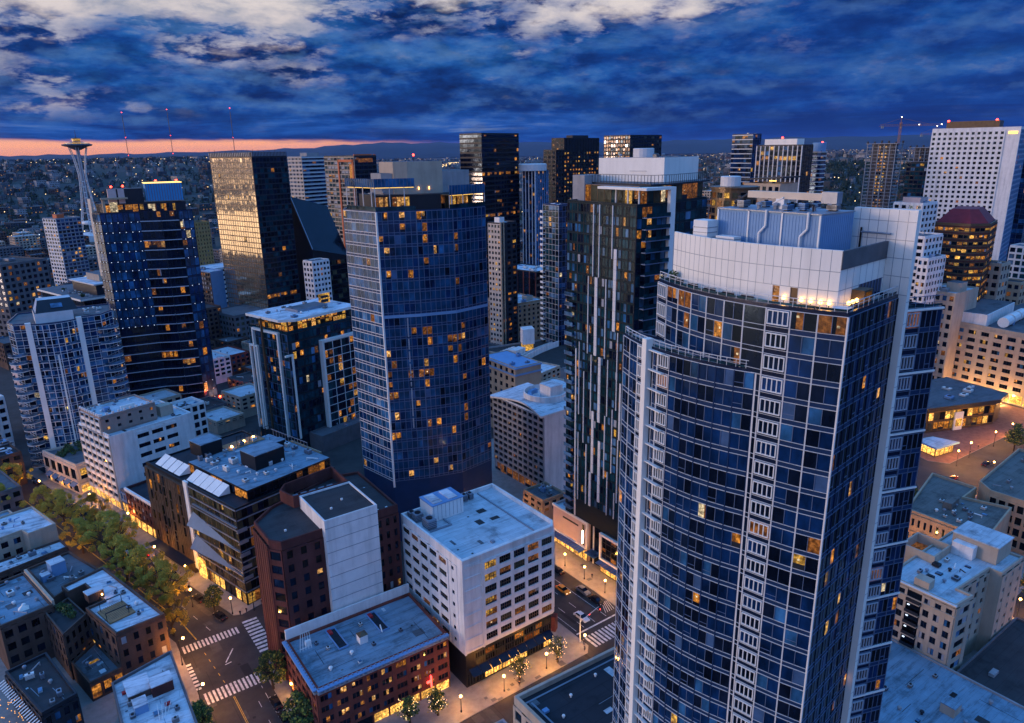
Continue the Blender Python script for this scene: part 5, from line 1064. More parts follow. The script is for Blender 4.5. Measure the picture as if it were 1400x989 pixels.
m = MB(); m.box3((189.5, 57.5, Z-.55), (8.6, 0, 0), (0, 10.5, 0), (0, 0, 4.6), 'pale_stucco'); m.box3((189.3, 57.3, Z+4.05), (9, 0, 0), (0, 10.9, 0), (0, 0, .3), 'roof_blue'); m.box3((187.0, 62, Z-.55), (2.4, 0, 0), (0, 5, 0), (0, 0, 3.4), 'white_paint'); b.single('roof_wing', m)
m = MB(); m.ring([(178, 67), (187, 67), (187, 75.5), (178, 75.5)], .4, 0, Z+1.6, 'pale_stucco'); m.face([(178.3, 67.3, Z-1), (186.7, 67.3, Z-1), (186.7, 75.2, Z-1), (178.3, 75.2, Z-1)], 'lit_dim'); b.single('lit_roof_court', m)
m = MB(); m.box(166.4, 64, Z-.55, 2.8, 3.4, 2.2, 'pale_stucco'); b.single('stair_head', m)
b.clutter([(168, 59), (186, 59), (186, 67), (168, 70)], Z-.58, 12, 1.8, 1.0, ('grey_metal', 'white_metal', 'dark_panel'), 0, 35); b.done()
pl = [(125, 36), (163.3, 36), (163.3, 68.6), (125, 68.6)]
b = Bld('weathered_roof_building', 'broad weathered blue roof in front of the beige apartments, lower right', 'building', pl); b.body(0, 8, 'grey_concrete', 'roof_old_blue', ph=.5)
for x, y, s_, h in ((156.5, 67.2, 3.4, 2.8), (149.8, 48.5, 3.2, 2.2)): m = MB(); m.box(x, y, 7.5, s_, s_*.9, h, 'pale_stucco'); m.box(x, y, 7.5+h, s_+.2, s_*.9+.2, .2, 'roof_old_blue'); b.single('roof_hut', m)
m = MB(); m.box(155, 50.2, 7.55, 2.4, 1.0, .2, 'black_metal'); b.single('roof_grating', m)
b.clutter([(136, 40), (161, 40), (161, 62), (140, 62)], 7.52, 10, 1.0, .8, ('grey_metal', 'grey_concrete', 'dark_panel'), 0, 36); b.done()
pl = [(164.2, 30), (200, 30), (200, 54.0), (164.2, 54.0)]
b = Bld('tar_roof_building', 'black tar roof with one pale vent box below the beige apartments, right edge', 'building', pl); b.body(0, 6, 'dark_concrete', 'roof_dark', ph=.5)
m = MB(); m.box(172.5, 48.6, 5.5, 2.6, 1.2, .8, 'grey_concrete', .0); b.single('vent_box', m); b.done()
pl = [(217, 69), (243, 72.4), (239, 84.5), (249.5, 85), (249.5, 99.2), (217, 92)]
b = Bld('brown_stone_building', 'brown stone building with grey roof full of vents behind the beige apartments', 'building', [(217, 69), (243, 72.4), (249.5, 99.2), (217, 92)]); b.mb('wall').ring(pl, .5, 0, 16, 'tan_stone'); b.mb('roof').face([(*c, 15.2) for c in inset(pl, .4)], 'roof_brown')
b.facade((217, 92), (217, 69), 9.5, 15, 1, 13, punched('tan_stone', DARKW, (.3, .7, .3, .75), .1)); b.facade((217, 92), (217, 69), .5, 9.3, 2, 9, punched('tan_stone', DARKW, (.2, .8, .15, .85), .1))
m = MB(); m.box(231, 85, 15.2, 7, 2.5, 2.2, 'roof_brown', .1); b.single('stair_head', m); b.clutter([(219, 73), (240, 75), (238, 90), (219, 89)], 15.22, 18, 1.5, .9, ('white_metal', 'grey_metal'), 0, 37); b.done()
pl = [(246, 62), (290, 66), (290, 88), (250.5, 85), (246, 80)]
b = Bld('arcaded_stone_building', 'brown stone block with dark arcade windows at the right picture edge', 'building', pl); b.body(0, 18, 'tan_stone', 'roof_brown')
b.facade(pl[4], pl[0], 1, 16.4, 4, 7, punched('tan_stone', [('glass_black', 5), ('glass_deep', 2)], (.15, .85, .2, .85), .03)); b.facade(pl[0], pl[1], 1, 16.4, 4, 14, punched('tan_stone', [('glass_black', 5), ('glass_deep', 2)], (.15, .85, .2, .85), .03)); b.clutter(pl, 17.1, 8, 2, 1.2, seed=38); b.done()
# department store, retail pavilion and kiosk of the shopping square
pl = [(396, 122), (500, 130), (500, 190), (404, 176)]
pl = [(394.5, 110), (490, 118), (482, 186), (402, 172)]
b = Bld('department_store', 'long pale department store with window rows and warm light rising up its wall', 'building', pl); b.body(0, 36, 'pale_stucco', 'roof_grey', ph=1)
stw = punched('pale_stucco', DARKW + [('lit_gold', .5)], (.16, .78, .2, .72), .12, d=.5, split=3); b.facade(pl[3], pl[0], 6, 34, 7, 10, stw); b.facade(pl[0], pl[1], 6, 34, 7, 14, stw); b.facade(pl[3], pl[0], .3, 5.2, 1, 10, dict(win=(.06, .94, .05, .95), fixed=lambda i, j: 'lit_shop', vm=(.3, .2, 'pale_stucco'), wname='shop_window'))
m = MB(); m.box3((402, 146, 35.02), (44, 4, 0), (-2, 20, 0), (0, 0, 6), 'white_paint'); m.box3((402.6, 146.6, 41.02), (42.6, 3.9, 0), (-2, 18.6, 0), (0, 0, .2), 'roof_grey'); b.single('roof_block', m)
for k in range(3): m = MB(); m.tube((406+k*11, 140.0+k*1.0, 37.6), (415+k*11, 140.9+k*1.0, 37.6), 2.6, mat='white_metal', n=12); b.single('roof_tank', m)
m = MB(); m.box3((393.3, 119.5, 5), (1, 0, 0), (0, .8, 0), (0, 0, 14), 'lit_shop'); b.single('lit_blade_sign', m); b.clutter(pl, 35.02, 14, 5, 3, ('white_metal', 'blue_panel', 'grey_metal'), 0, 39); b.done()
pl = [(322, 134), (360, 119.5), (372, 121), (376, 150), (345, 158)]
b = Bld('retail_pavilion', 'low triangular shopping pavilion with dark overhanging roof and glowing glass storeys', 'building', pl); b.body(0, 10.6, 'bronze_metal', 'roof_grey', ph=.6, poly=inset(pl, 2.0))
m = MB(); m.prism(pl, 10.7, 12.6, 'dark_panel', 'roof_grey', True); b.single('roof_slab', m); g = inset(pl, 1.98)
b.facade(g[0], g[1], .4, 10.2, 2, 12, dict(win=(.04, .96, .1, .85), panes=[('lit_gold', 3), ('lit_amber', 3), ('glass_bronze', 4), ('glass_black', 3)], lit=.1, vm=(.3, .25, 'bronze_metal'), hm=(.7, .4, 'bronze_metal'), lits=[('lit_shop', 1)])); b.facade(g[4], g[0], .4, 10.2, 2, 8, dict(win=(.04, .96, .1, .85), panes=[('lit_gold', 3), ('glass_bronze', 4)], lit=.1, vm=(.3, .25, 'bronze_metal')))
m = MB(); q = lerp(g[0], g[1], .38); m.box3((q[0]-.6, q[1]-1.0, 0), (4.4, -1.7, 0), (.2, .5, 0), (0, 0, 8.6), 'white_panel'); m.box3((q[0]+.1, q[1]-1.5, 2), (3.0, -1.15, 0), (.1, .25, 0), (0, 0, 3.6), 'lit_shop'); b.single('white_portal', m); b.clutter(inset(pl, 6), 12.6, 7, 4, 1.6, ('white_metal', 'blue_panel', 'dark_panel'), 0, 40); b.done()
pl = [(300, 119), (314.5, 116.4), (312, 126), (303, 129)]
b = Bld('glass_kiosk', 'small glass kiosk with pointed blue roof on the lit square', 'kiosk', pl); g = inset(pl, 1.2); b.mb('wall').ring(g, .3, 0, 4, 'bronze_metal'); m = MB(); m.prism(pl, 4, 4.7, 'blue_panel', 'roof_blue', True); b.single('roof', m)
for i in range(3): b.facade(g[i-1], g[i], .3, 3.9, 1, 4, dict(win=(.05, .95, .05, .95), fixed=lambda i, j: 'lit_shop', vm=(.2, .15, 'bronze_metal')))
b.done()
# ================================================================= middle distance, built with the same kit
def simple(name, label, cat, F, w, d, rot, z, wall, roof, right=None, left=None, clut=0, seed=1, crown=None, mx=100, zb=0, ph=.8):
    poly = rect(F, w, d, rot); b = Bld(name, label, cat, poly, maxwin=mx); b.body(zb, z, wall, roof, ph=ph, t=.4)
    if right: b.facade(poly[0], poly[1], right[3] if len(right) > 3 else 4, z-.8, right[0], right[1], right[2])
    if left: b.facade(poly[3], poly[0], left[3] if len(left) > 3 else 4, z-.8, left[0], left[1], left[2])
    if clut: b.clutter(poly, z-ph+.02, clut, max(2, w*.18), 2.2, ang=math.radians(rot), seed=seed)
    if crown:
        for k, (cx, cy, cw, cd, h, mt) in enumerate(crown):
            t = math.radians(rot); c = (F[0]+math.cos(t)*cx*w-math.sin(t)*cy*d, F[1]+math.sin(t)*cx*w+math.cos(t)*cy*d); m = MB(); m.prism(rect(c, cw*w, cd*d, rot), z-.8, z+h, mt, 'roof_grey'); b.single('roof_block', m)
    return b
# wave-roofed building with blank blue side
F = (152.6, 191.4); poly = [F, (170, 191.4), (170, 223.6), (152.6, 223.6)]
b = Bld('wave_roof_building', 'concrete gridded building with white swooping roof and blank pale side wall', 'building', poly); Z = 32
b.body(0, Z, 'white_paint', 'roof_grey', ph=.5); b.facade(poly[3], poly[0], 4, Z-.6, 11, 10, punched('grey_concrete', [('glass_black', 5), ('glass_deep', 4), ('lit_dim', .25)], (.1, .9, .28, .9), .015, d=.5, split=3)); b.facade(poly[3], poly[0], 0, 3.8, 1, 8, dict(win=(.06, .94, .05, .95), fixed=lambda i, j: 'lit_dim', vm=(.3, .2, 'grey_concrete'), wname='shop_window'))
m = MB(); n = 14
for i in range(n):
    y0, y1 = 191.0+33.6*i/n, 191.0+33.6*(i+1)/n; f_ = lambda y: 1.2*math.sin((y-191)/33*PI*1.3)+.6; x_ = lambda y: 150.6+2.2*math.sin((y-191)/33.6*PI)
    m.box3((0, 0, 0), (0, 0, 0), (0, 0, 0), (0, 0, 0), 'white_paint') if False else None
    a = [(x_(y0), y0, Z+f_(y0)), (170.4, y0, Z+1.0), (170.4, y1, Z+1.0), (x_(y1), y1, Z+f_(y1))]; m.face(a[::-1] if False else a, 'roof_white'); m.face([(p[0], p[1], p[2]-.7) for p in a[::-1]], 'pale_stucco'); m.face([a[3], (a[3][0], a[3][1], a[3][2]-.7), (a[0][0], a[0][1], a[0][2]-.7), a[0]], 'white_paint')
    if i == 0: m.face([a[0], (a[0][0], a[0][1], a[0][2]-.7), (a[1][0], a[1][1], a[1][2]-.7), a[1]], 'white_paint')
b.single('wave_roof', m)
m = MB(); m.lathe(164.5, 206, [(8.2, Z+1.1), (8.2, Z+3.6), (7.8, Z+3.7), (7.8, Z+1.3), (7.0, Z+1.2)], 'white_paint', 28); b.single('roof_drum', m)
m = MB(); m.box(166, 204, Z+1.2, 6, 6.5, 5.2, 'white_paint'); m.box(166, 204, Z+6.4, 6.2, 6.7, .2, 'roof_white'); b.single('plant_house', m)
for k in range(9): m = MB(); a = PI*.5+k*.28; m.box(164.5+6*math.cos(a), 206+6*math.sin(a), Z+1.25, 1.4, 1.4, 1.6, 'blue_panel', a); b.single('roof_unit', m)
b.done()
simple('balcony_tower', 'slim blue glass tower with white balconies just left of the striped tower', 'tower', (268.5, 323), 10, 14.7, 0, 94.3, 'blue_spandrel', 'roof_white', (28, 4, curtain(NAVY, 'steel_mullion', 'navy_spandrel', .05)), (28, 5, curtain([('glass_teal', 4), ('glass_sky', 2), ('glass_deep', 3)], 'pale_mullion', 'teal_spandrel', .06)), 3, 51, mx=100).done()
T15 = [o for o in S.objects if o.get('label', '').startswith('slim blue glass tower')][0]
for j in range(27):
    m = MB(); z = 6+j*3.2; m.box3((266.6, 335.4, z), (1.9, 0, 0), (0, 2.6, 0), (0, 0, .35), 'white_metal'); m.box3((266.6, 335.4, z+.4), (.08, 0, 0), (0, 2.6, 0), (0, 0, .9), 'white_metal'); m.build('balcony', T15)
m = MB(); m.box3((267.6, 321.8, 3), (12, 0, 0), (0, 17, 0), (0, 0, 1.2), 'white_metal'); m.box3((267.6, 321.8, 7.5), (12, 0, 0), (0, 17, 0), (0, 0, .8), 'white_metal'); m.build('base_band', T15)
simple('narrow_tower', 'narrow lit tower with two bronze corner piers behind the blue gridded tower', 'tower', (253.4, 359.7), 14, 10.7, 10, 82.6, 'dark_panel', 'roof_white', (24, 3, punched('dark_panel', [('glass_black', 6), ('lit_dim', 1)], lit=.1)), (24, 4, punched('cream_concrete', [('glass_black', 5), ('glass_deep', 4), ('lit_gold', .8)], (.2, .8, .3, .8), .12)), 2, 52, [(.1, .2, .3, .4, 3, 'white_metal')]).done()
N16 = [o for o in S.objects if o.get('label', '').startswith('narrow lit tower')][0]
for k in (0, 1): m = MB(); m.box3((253.0+k*2.3, 359.0+k*.4, 0), (.9, .1, 0), (0, .8, 0), (0, 0, 83), 'tan_stone'); m.build('corner_pier', N16)
b = simple('brick_office', 'dark office block with red brick piers and snowy roof', 'building', (307, 394), 24, 34, 12, 43, 'dark_panel', 'roof_white', (8, 3, punched('brown_brick', [('glass_black', 6), ('glass_deep', 2)], (.05, .95, .3, .95), .02)), (9, 6, dict(wall='red_brick', win=(.06, .94, .0, 1.0), pier='red_brick', panes=[('glass_black', 5), ('glass_deep', 3)], d=.5, lit=0)), 12, 53); b.done()
b = simple('classical_hotel', 'tan brick hotel with rows of small windows and cluttered blue roof', 'building', (267.7, 367.9), 26, 27.7, 0, 29.5, 'tan_brick', 'roof_blue', (8, 7, punched('tan_brick', DARKW + [('lit_amber', .4)], (.28, .72, .25, .8), .03, split=2)), (8, 8, punched('tan_brick', DARKW, (.28, .72, .25, .8), .02, split=2)), 7, 54, [(.2, .3, .16, .2, 2.6, 'pale_stucco'), (.6, .2, .2, .2, 2.2, 'pale_stucco')])
m = MB(); m.box3((267.2, 367.4, 27.6), (26.8, 0, 0), (0, 28.6, 0), (0, 0, .6), 'tan_stone'); m.box3((267.4, 368, 14), (-.3, 0, 0), (0, 8, 0), (0, 0, .5), 'gold_strip'); b.single('cornice', m); b.done()
# parking garage with ramp
pl = [(206, 284), (262, 284), (284, 336), (226, 346)]
b = Bld('parking_garage', 'parking garage with dark open deck and curving white ramp wall', 'garage', pl); b.body(0, 12, 'grey_concrete', 'asphalt', ph=1.0, t=.4)
m = MB(); pts = bow((209, 290), (268, 322), -5, 8)
for p, q in zip(pts, pts[1:]): p, q = V(*p), V(*q); m.box3(p+V(0, 0, 11.05), q-p, V(0, .5), V(0, 0, 3.4), 'white_paint'); m.box3(p+V(0, 6, 11.05), q-p, V(0, .5), V(0, 0, 1.6), 'white_paint')
b.single('ramp_wall', m)
m = MB(); m.box3((245, 327, 11.05), (6, -2, 0), (3, 6, 0), (0, 0, 4), 'lit_gold'); m.box3((244.5, 326.5, 15), (7, -2, 0), (3.4, 7, 0), (0, 0, 9), 'white_paint'); b.single('stair_tower', m)
for k in range(5): m = MB(); m.box(232+k*2.6, 330+k*.8, 11.05, 2, 2, 1.6, 'white_metal'); b.single('roof_unit', m)
m = MB(); m.box(237, 322, 11.05, 9, 5, 4, 'white_paint', .3); b.single('plant_house', m)
for k in range(6): m = MB(); m.box(262-k*.2, 318+k*.5, 11.2, .1, .1, .1, 'white_metal')
b.done()
b = simple('cornice_building', 'old stone building with green cornice squeezed beside the wave roof', 'building', (177.2, 242.1), 14, 25.9, 0, 33.9, 'tan_stone', 'roof_grey', None, (8, 6, punched('tan_stone', DARKW, (.28, .72, .25, .8), .03)), 3, 56)
m = MB()
for z in (33, 30): m.box3((176.4, 241.4, z), (15, 0, 0), (0, 27, 0), (0, 0, .6), 'blue_panel')
b.single('cornice', m); b.done()
# bronze glass tower that mirrors the sunset, with podium
poly = rect((152, 497.3), 27, 50.5, 16)
b = Bld('bronze_glass_tower', 'flat-topped bronze glass tower with one mirror-bright face', 'tower', poly); Z = 125.6; b.body(0, Z, 'dark_panel', 'roof_dark', ph=1, t=.4)
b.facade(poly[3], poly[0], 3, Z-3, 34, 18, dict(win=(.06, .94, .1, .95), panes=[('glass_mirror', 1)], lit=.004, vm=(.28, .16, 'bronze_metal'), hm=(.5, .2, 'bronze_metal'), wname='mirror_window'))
b.facade(poly[0], poly[1], 3, Z-3, 34, 10, dict(win=(.04, .96, .2, .95), panes=[('glass_deep', 5), ('glass_teal', 4), ('glass_black', 3)], lit=.02, rowlit=.04, vm=(.25, .15, 'dark_panel'), hm=(.45, .2, 'dark_panel'), lits=[('lit_amber', 3), ('lit_dim', 3)]))
m = MB()
for p, q in ((poly[3], poly[0]), (poly[0], poly[1])):
    p, q = V(*p), V(*q); u = (q-p).normalized(); n = V(u.y, -u.x); L = (q-p).length; m.box3(p+V(0, 0, Z-2.6), u*L, n*.3, V(0, 0, 2.8), 'dark_panel')
    for i in range(24): m.box3(p+u*(L*i/24)+n*.3+V(0, 0, Z-2.4), u*.5, n*.3, V(0, 0, 2.4), 'grey_metal')
b.single('crown_screen', m)
m = MB()
for k in range(14): m.tube((*lerp(poly[3], poly[1], k/14), Z-1), (*lerp(poly[3], poly[1], k/14), Z+R.uniform(.8, 2.4)), .12, mat='black_metal')
b.single('roof_mast', m)
pd = rect((126.2, 489), 30, 30, 16); b.mb('podium').ring(pd, .4, 0, 21.6, 'dark_concrete'); b.mb('podium_roof').face([(*c, 21) for c in inset(pd, .3)], 'roof_grey'); b.facade(pd[0], pd[1], 2, 20.6, 5, 8, punched('dark_concrete', [('glass_black', 4), ('glass_bronze', 4), ('lit_amber', .8)], lit=.06)); b.facade(pd[3], pd[0], 2, 20.6, 5, 8, punched('dark_concrete', [('glass_black', 4), ('glass_bronze', 4)], lit=.06)); b.done()
OFF = [('glass_black', 5), ('glass_deep', 4), ('lit_dim', .6)]
def far(name, label, F, w, d, rot, z, wall, r, l, nf, nr, nl, crown=None, clut=3, seed=1, roof='roof_grey'): return simple(name, label, 'tower', F, w, d, rot, z, wall, roof, (nf, nr, r), (nf, nl, l), clut, seed, crown, mx=60)
far('apartment_tower', 'pale blue-grey apartment tower with thin balcony lines right of the bronze tower', (244.8, 655.8), 26.8, 20.6, 16, 121.9, 'grey_concrete', dict(win=(0, 1, .35, .95), panes=NAVY, lit=.04, hm=(.9, .5, 'pale_mullion')), dict(win=(.3, .7, .35, .9), panes=NAVY, lit=.03, hm=(.9, .5, 'cream_concrete'), sp='cream_concrete'), 34, 7, 4, [(.4, .3, .5, .5, 3, 'grey_concrete')], 3, 61).done()
b = far('orange_framed_tower', 'apartment tower with orange vertical frame and lit orange roof frames', (246.6, 547.0), 20.9, 42.9, 10, 122.2, 'dark_panel', dict(win=(.05, .95, .25, .95), panes=OFF, lit=.12, hm=(.6, .4, 'dark_panel'), lits=[('lit_amber', 4), ('lit_dim', 3)]), dict(win=(.1, .9, .3, .95), panes=[('glass_teal', 4), ('blind_white', 3), ('glass_deep', 3)], lit=.06, hm=(.8, .4, 'pale_stucco'), vm=(.4, .3, 'pale_stucco')), 34, 5, 9, None, 2, 62)
t = math.radians(10); A = V(-math.sin(t), math.cos(t)); B = V(A.y, -A.x); f = V(246.6, 547)
for a, z0 in ((21, 0), (1, 60)): m = MB(); m.box3(f+A*a-B*1+V(0, 0, z0), A*1.6, B*1.2, V(0, 0, 119-z0), 'orange_metal'); b.single('orange_frame', m)
m = MB(); m.box3(f+A*1-B*1+V(0, 0, 117.4), A*21.6, B*1.2, V(0, 0, 1.8), 'orange_metal'); m.box3(f+A*1-B*.6+V(0, 0, 104), A*6, B*.3, V(0, 0, 12), 'lit_amber'); b.single('orange_frame', m)
m = MB(); m.box3(f+B*2+A*3+V(0, 0, 122), B*17, A*1, V(0, 0, 1.2), 'orange_metal'); m.box3(f+B*19+V(0, 0, 108), B*1.5, A*1.5, V(0, 0, 15), 'orange_metal'); m.box3(f+B*3-A*.4+V(0, 0, 117), B*14, A*.3, V(0, 0, 3), 'lit_dim'); b.single('roof_frame', m); b.done()
pl = rect((190.1, 505.4), 32.5, 20.5, 16)
b = Bld('black_wedge_tower', 'black glass tower with slanted roof edge between the bronze and pale towers', 'tower', pl); m = b.mb('wall')
zt = [58, 50, 86, 95]
for i in range(4): j = (i+1) % 4; m.face([(*pl[i], 0), (*pl[j], 0), (*pl[j], zt[j]), (*pl[i], zt[i])], 'black_metal')
m.face([(*pl[i], zt[i]) for i in range(4)], 'glass_black'); m.box3((*pl[3], 95), V(*pl[0], 58)-V(*pl[3], 95), (.6, .2, 0), (0, 0, .8), 'grey_metal'); b.facade(pl[0], pl[1], 4, 48, 12, 8, dict(win=(.02, .98, .2, .95), panes=[('glass_black', 8), ('glass_bronze', 2)], lit=.05, lits=[('lit_dim', 1)])); b.done()
far('white_gridded_block', 'white gridded mid-rise block below the black wedge tower', (176, 470), 14, 10, 16, 55, 'white_paint', punched('white_paint', DARKW, (.2, .8, .3, .8), .02), punched('white_paint', DARKW, lit=.02), 14, 5, 3, None, 2, 63).done()
far('black_tower', 'broad black glass tower with scattered lit floors, highest on the skyline', (334.3, 498.2), 48.8, 23.3, 16, 137.8, 'black_metal', dict(win=(.02, .98, .3, .95), panes=[('glass_black', 5), ('glass_deep', 4)], lit=.05, rowlit=.07, hm=(.5, .15, 'dark_panel'), lits=[('lit_dim', 4), ('lit_gold', 1), ('lit_amber', 2)]), dict(win=(.02, .98, .3, .95), fixed=lambda i, j: 'glass_haze_mirror' if j < 28 and i > 0 else 'glass_deep', hm=(.5, .15, 'dark_panel'), wname='mirror_window'), 36, 16, 6, None, 0, 64, 'roof_black').done()
b = far('drum_topped_tower', 'blue and black tower with a pale round drum on top', (381.2, 488.9), 18, 13.7, 16, 108, 'navy_spandrel', dict(win=(.1, .9, .2, .9), panes=NAVY, lit=.16, vm=(.8, .4, 'blue_panel')), dict(win=(.1, .9, .2, .9), panes=NAVY, lit=.1, vm=(.8, .4, 'pale_mullion')), 30, 6, 4, None, 0, 65)
m = MB(); m.lathe(386, 499, [(12, 107.4), (12, 112.6), (11, 113)], 'pale_mullion', 24); b.single('roof_drum', m); b.done()
far('dark_gold_tower', 'dark tower whose upper face glitters with gold lit windows', (451, 535.3), 62.2, 14, 16, 134.4, 'black_metal', dict(win=(.25, .75, .3, .8), panes=[('glass_black', 4), ('glass_bronze', 3), ('lit_gold', 3), ('lit_amber', 3)], lit=.1, vm=(.5, .3, 'black_metal'), hm=(.5, .3, 'black_metal'), skip=lambda i, j: j > 30), dict(win=(.3, .7, .3, .8), panes=OFF, lit=.1), 34, 13, 3, [(.3, .2, .45, .5, 2.4, 'dark_panel')], 0, 66, 'roof_black').done()
far('dark_side_tower', 'plain dark shaft against the left flank of the gold-lit tower', (438, 531), 12, 14, 16, 124, 'black_metal', punched('black_metal', OFF, (.3, .7, .3, .8), .05), punched('black_metal', OFF, lit=.03), 30, 3, 3, None, 0, 67, 'roof_black').done()
far('bronze_slab_tower', 'wide dark tower with glittering bronze left face behind the white penthouse', (552.4, 550.7), 58.4, 33.3, 10, 137.2, 'black_metal', dict(win=(.1, .9, .3, .8), panes=[('glass_black', 5), ('glass_bronze', 1)], lit=.02), dict(win=(.15, .85, .2, .85), panes=[('glass_haze_mirror', 3), ('lit_amber', 3), ('glass_bronze', 4), ('lit_dim', 4)], lit=.0, vm=(.4, .2, 'black_metal')), 34, 12, 11, None, 0, 68, 'roof_black').done()
far('layered_tower', 'dark blue office tower with pale horizontal layers and notched white top', (565.5, 412.6), 12, 22, 0, 134.8, 'navy_spandrel', curtain(NAVY, 'steel_mullion', 'navy_spandrel', .04), dict(win=(0, 1, .2, 1), panes=NAVY, lit=.05, hm=(.7, .4, 'pale_mullion')), 32, 4, 8, None, 2, 69).done()
b = far('ribbed_office_tower', 'office tower with white vertical ribs, gold-lit upper floors and white cap', (504.9, 324.1), 13.3, 40.1, 0, 125, 'dark_panel', dict(win=(.05, .95, .2, .95), panes=OFF, lit=.12, vm=(.5, .3, 'dark_panel')), dict(win=(.05, .95, .2, .95), panes=[('glass_deep', 5), ('glass_black', 4), ('glass_blue', 2)], lit=.06, rowlit=.08, vm=(.7, .6, 'pale_mullion'), hm=(.5, .2, 'navy_spandrel'), lits=[('lit_gold', 3), ('lit_amber', 3)]), 32, 4, 10, [(.1, .15, .7, .7, 4.2, 'white_panel')], 0, 70); m = MB(); m.box(508, 344, 129.6, 1, 1, 1, 'red_light'); b.single('warning_light', m); b.done()
b = far('cylinder_top_tower', 'slim blue balcony tower with round blue cap at the right of the ribbed tower', (554.5, 339.2), 7.3, 9, 0, 120, 'blue_spandrel', dict(win=(0, 1, .3, 1), panes=NAVY, lit=.05, hm=(.6, .6, 'pale_mullion')), dict(win=(0, 1, .3, 1), panes=NAVY, lit=.05, hm=(.6, .6, 'pale_mullion')), 34, 2, 3, None, 0, 71); m = MB(); m.lathe(558, 343.5, [(5.2, 119.4), (5.2, 126), (4.8, 126.2)], 'blue_panel', 18); b.single('round_cap', m); m = MB(); m.box(558, 341, 126.2, .8, .8, .8, 'red_light'); b.single('warning_light', m); b.done()
# roofs seen just over the curved tower
b = simple('drum_building', 'round lit building with a pale drum on its roof behind the curved tower', 'building', (255, 186), 16, 16, 0, 50, 'tan_stone', 'roof_grey', None, None, 0)
m = MB(); m.lathe(262.5, 199, [(9.5, 49), (9.5, 107.6), (10.2, 107.7), (10.2, 108.4), (3, 108.6)], 'bronze_metal', 24); b.single('round_shaft', m)
for j in range(6):
    for i in range(9):
        a = PI+(i-2)*PI/9; w = MB(); x, y = 262.5+9.56*math.cos(a), 199+9.56*math.sin(a); w.box(x, y, 88+j*3.2, .12, 2.2, 2.2, pick([('glass_bronze', 4), ('lit_gold', 2), ('lit_dim', 3), ('glass_black', 3)]), a); w.build('window', b.root)
m = MB(); m.lathe(261, 200, [(4.2, 108.4), (4.2, 112.4), (3.9, 112.6)], 'pale_mullion', 18); b.single('roof_drum', m); b.done()
b = simple('slanted_penthouse_tower', 'tower top with pale walls under a thin dark slanted roof', 'tower', (331.7, 223.5), 15.3, 22, 0, 106, 'pale_stucco', 'roof_grey', None, (26, 6, punched('pale_stucco', OFF, lit=.05)), 4, 72)
m = MB(); pr = rect((329.6, 221), 20, 27, 0); m.face([(*pr[0], 109.6), (*pr[1], 109.6), (*pr[2], 108.0), (*pr[3], 108.0)], 'dark_panel'); m.face([(*pr[3], 107.4), (*pr[2], 107.4), (*pr[1], 108.8), (*pr[0], 108.8)], 'dark_panel')
for i in range(4): j = (i+1) % 4; z = (109.6, 109.6, 108.0, 108.0); y_ = (108.8, 108.8, 107.4, 107.4); m.face([(*pr[i], y_[i]), (*pr[j], y_[j]), (*pr[j], z[j]), (*pr[i], z[i])], 'dark_panel')
b.single('slanted_roof', m); m = MB(); m.box3((330, 225, 107.2), (.3, 0, 0), (0, 4, 0), (0, 0, .5), 'gold_strip'); b.single('soffit_light', m); b.done()
# stepped pale offices, red-roofed tower, white hotel
PW = punched('white_paint', DARKW, (.2, .8, .25, .8), .03, split=2)
simple('stepped_office', 'pale stone office tower with framed attic windows right behind the white fin', 'tower', (399.7, 184), 16.4, 15.2, 0, 94.6, 'white_paint', 'roof_grey', (28, 4, PW), (28, 4, PW), 2, 73, [(.2, .2, .5, .6, 2.5, 'pink_stone')], mx=60).done()
simple('stepped_office', 'lower pale office step with paired square windows beside the white fin', 'tower', (380, 171.6), 19, 15.8, 0, 80, 'white_paint', 'roof_grey', (22, 5, PW), (22, 4, PW), 2, 74, mx=60).done()
simple('stepped_office', 'lowest pale office step with one gold-lit floor left of the red-roofed tower', 'tower', (376, 166.6), 18, 5, 0, 70, 'white_paint', 'roof_blue', (18, 6, PW), (18, 2, dict(PW, rowlit=.08)), 2, 75, mx=60).done()
poly = [(430, 163.5), (446, 167.6), (458, 171), (452, 195), (424, 188), (419, 176)]
b = Bld('red_roofed_tower', 'dark brown tower with maroon hipped roof and bright amber window bands', 'tower', [(430, 163.5), (458, 171), (452, 195), (424, 188)]); pr = [(422, 168.5), (431, 162.5), (455, 168.5), (457, 176), (451, 195), (419, 186)]
b.mb('wall').ring(pr, .4, 0, 83.4, 'bronze_metal'); b.mb('parapet_roof').face([(*c, 83.2) for c in inset(pr, .3)], 'roof_dark')
ba = dict(win=(.04, .96, .3, .75), panes=[('glass_black', 5), ('lit_dim', 2), ('lit_gold', 2)], lit=.1, rowlit=.42, lits=[('lit_gold', 4), ('lit_amber', 4), ('lit_shop', 1)], hm=(.6, .3, 'maroon_brick'), vm=(.3, .2, 'bronze_metal'))
b.facade(pr[5], pr[0], 30, 82, 14, 7, ba); b.facade(pr[0], pr[1], 30, 82, 14, 4, ba); b.facade(pr[1], pr[2], 30, 82, 14, 6, dict(ba, rowlit=.1, lit=.05))
m = MB(); t_ = inset(pr, 7.0)
for i in range(6): j = (i+1) % 6; p = inset(pr, 1.0); m.face([(*p[i], 83.4), (*p[j], 83.4), (*t_[j], 90.4), (*t_[i], 90.4)], 'maroon_roof')
m.face([(*c, 90.4) for c in t_], 'maroon_roof'); b.single('hipped_roof', m); b.done()
WH = punched('white_paint', [('glass_black', 6), ('glass_deep', 4), ('lit_dim', .3)], (.24, .76, .24, .78), .03, d=.7, lits=[('lit_amber', 1), ('lit_warm', 1)])
poly = rect((611.1, 221.4), 61, 56, 14)
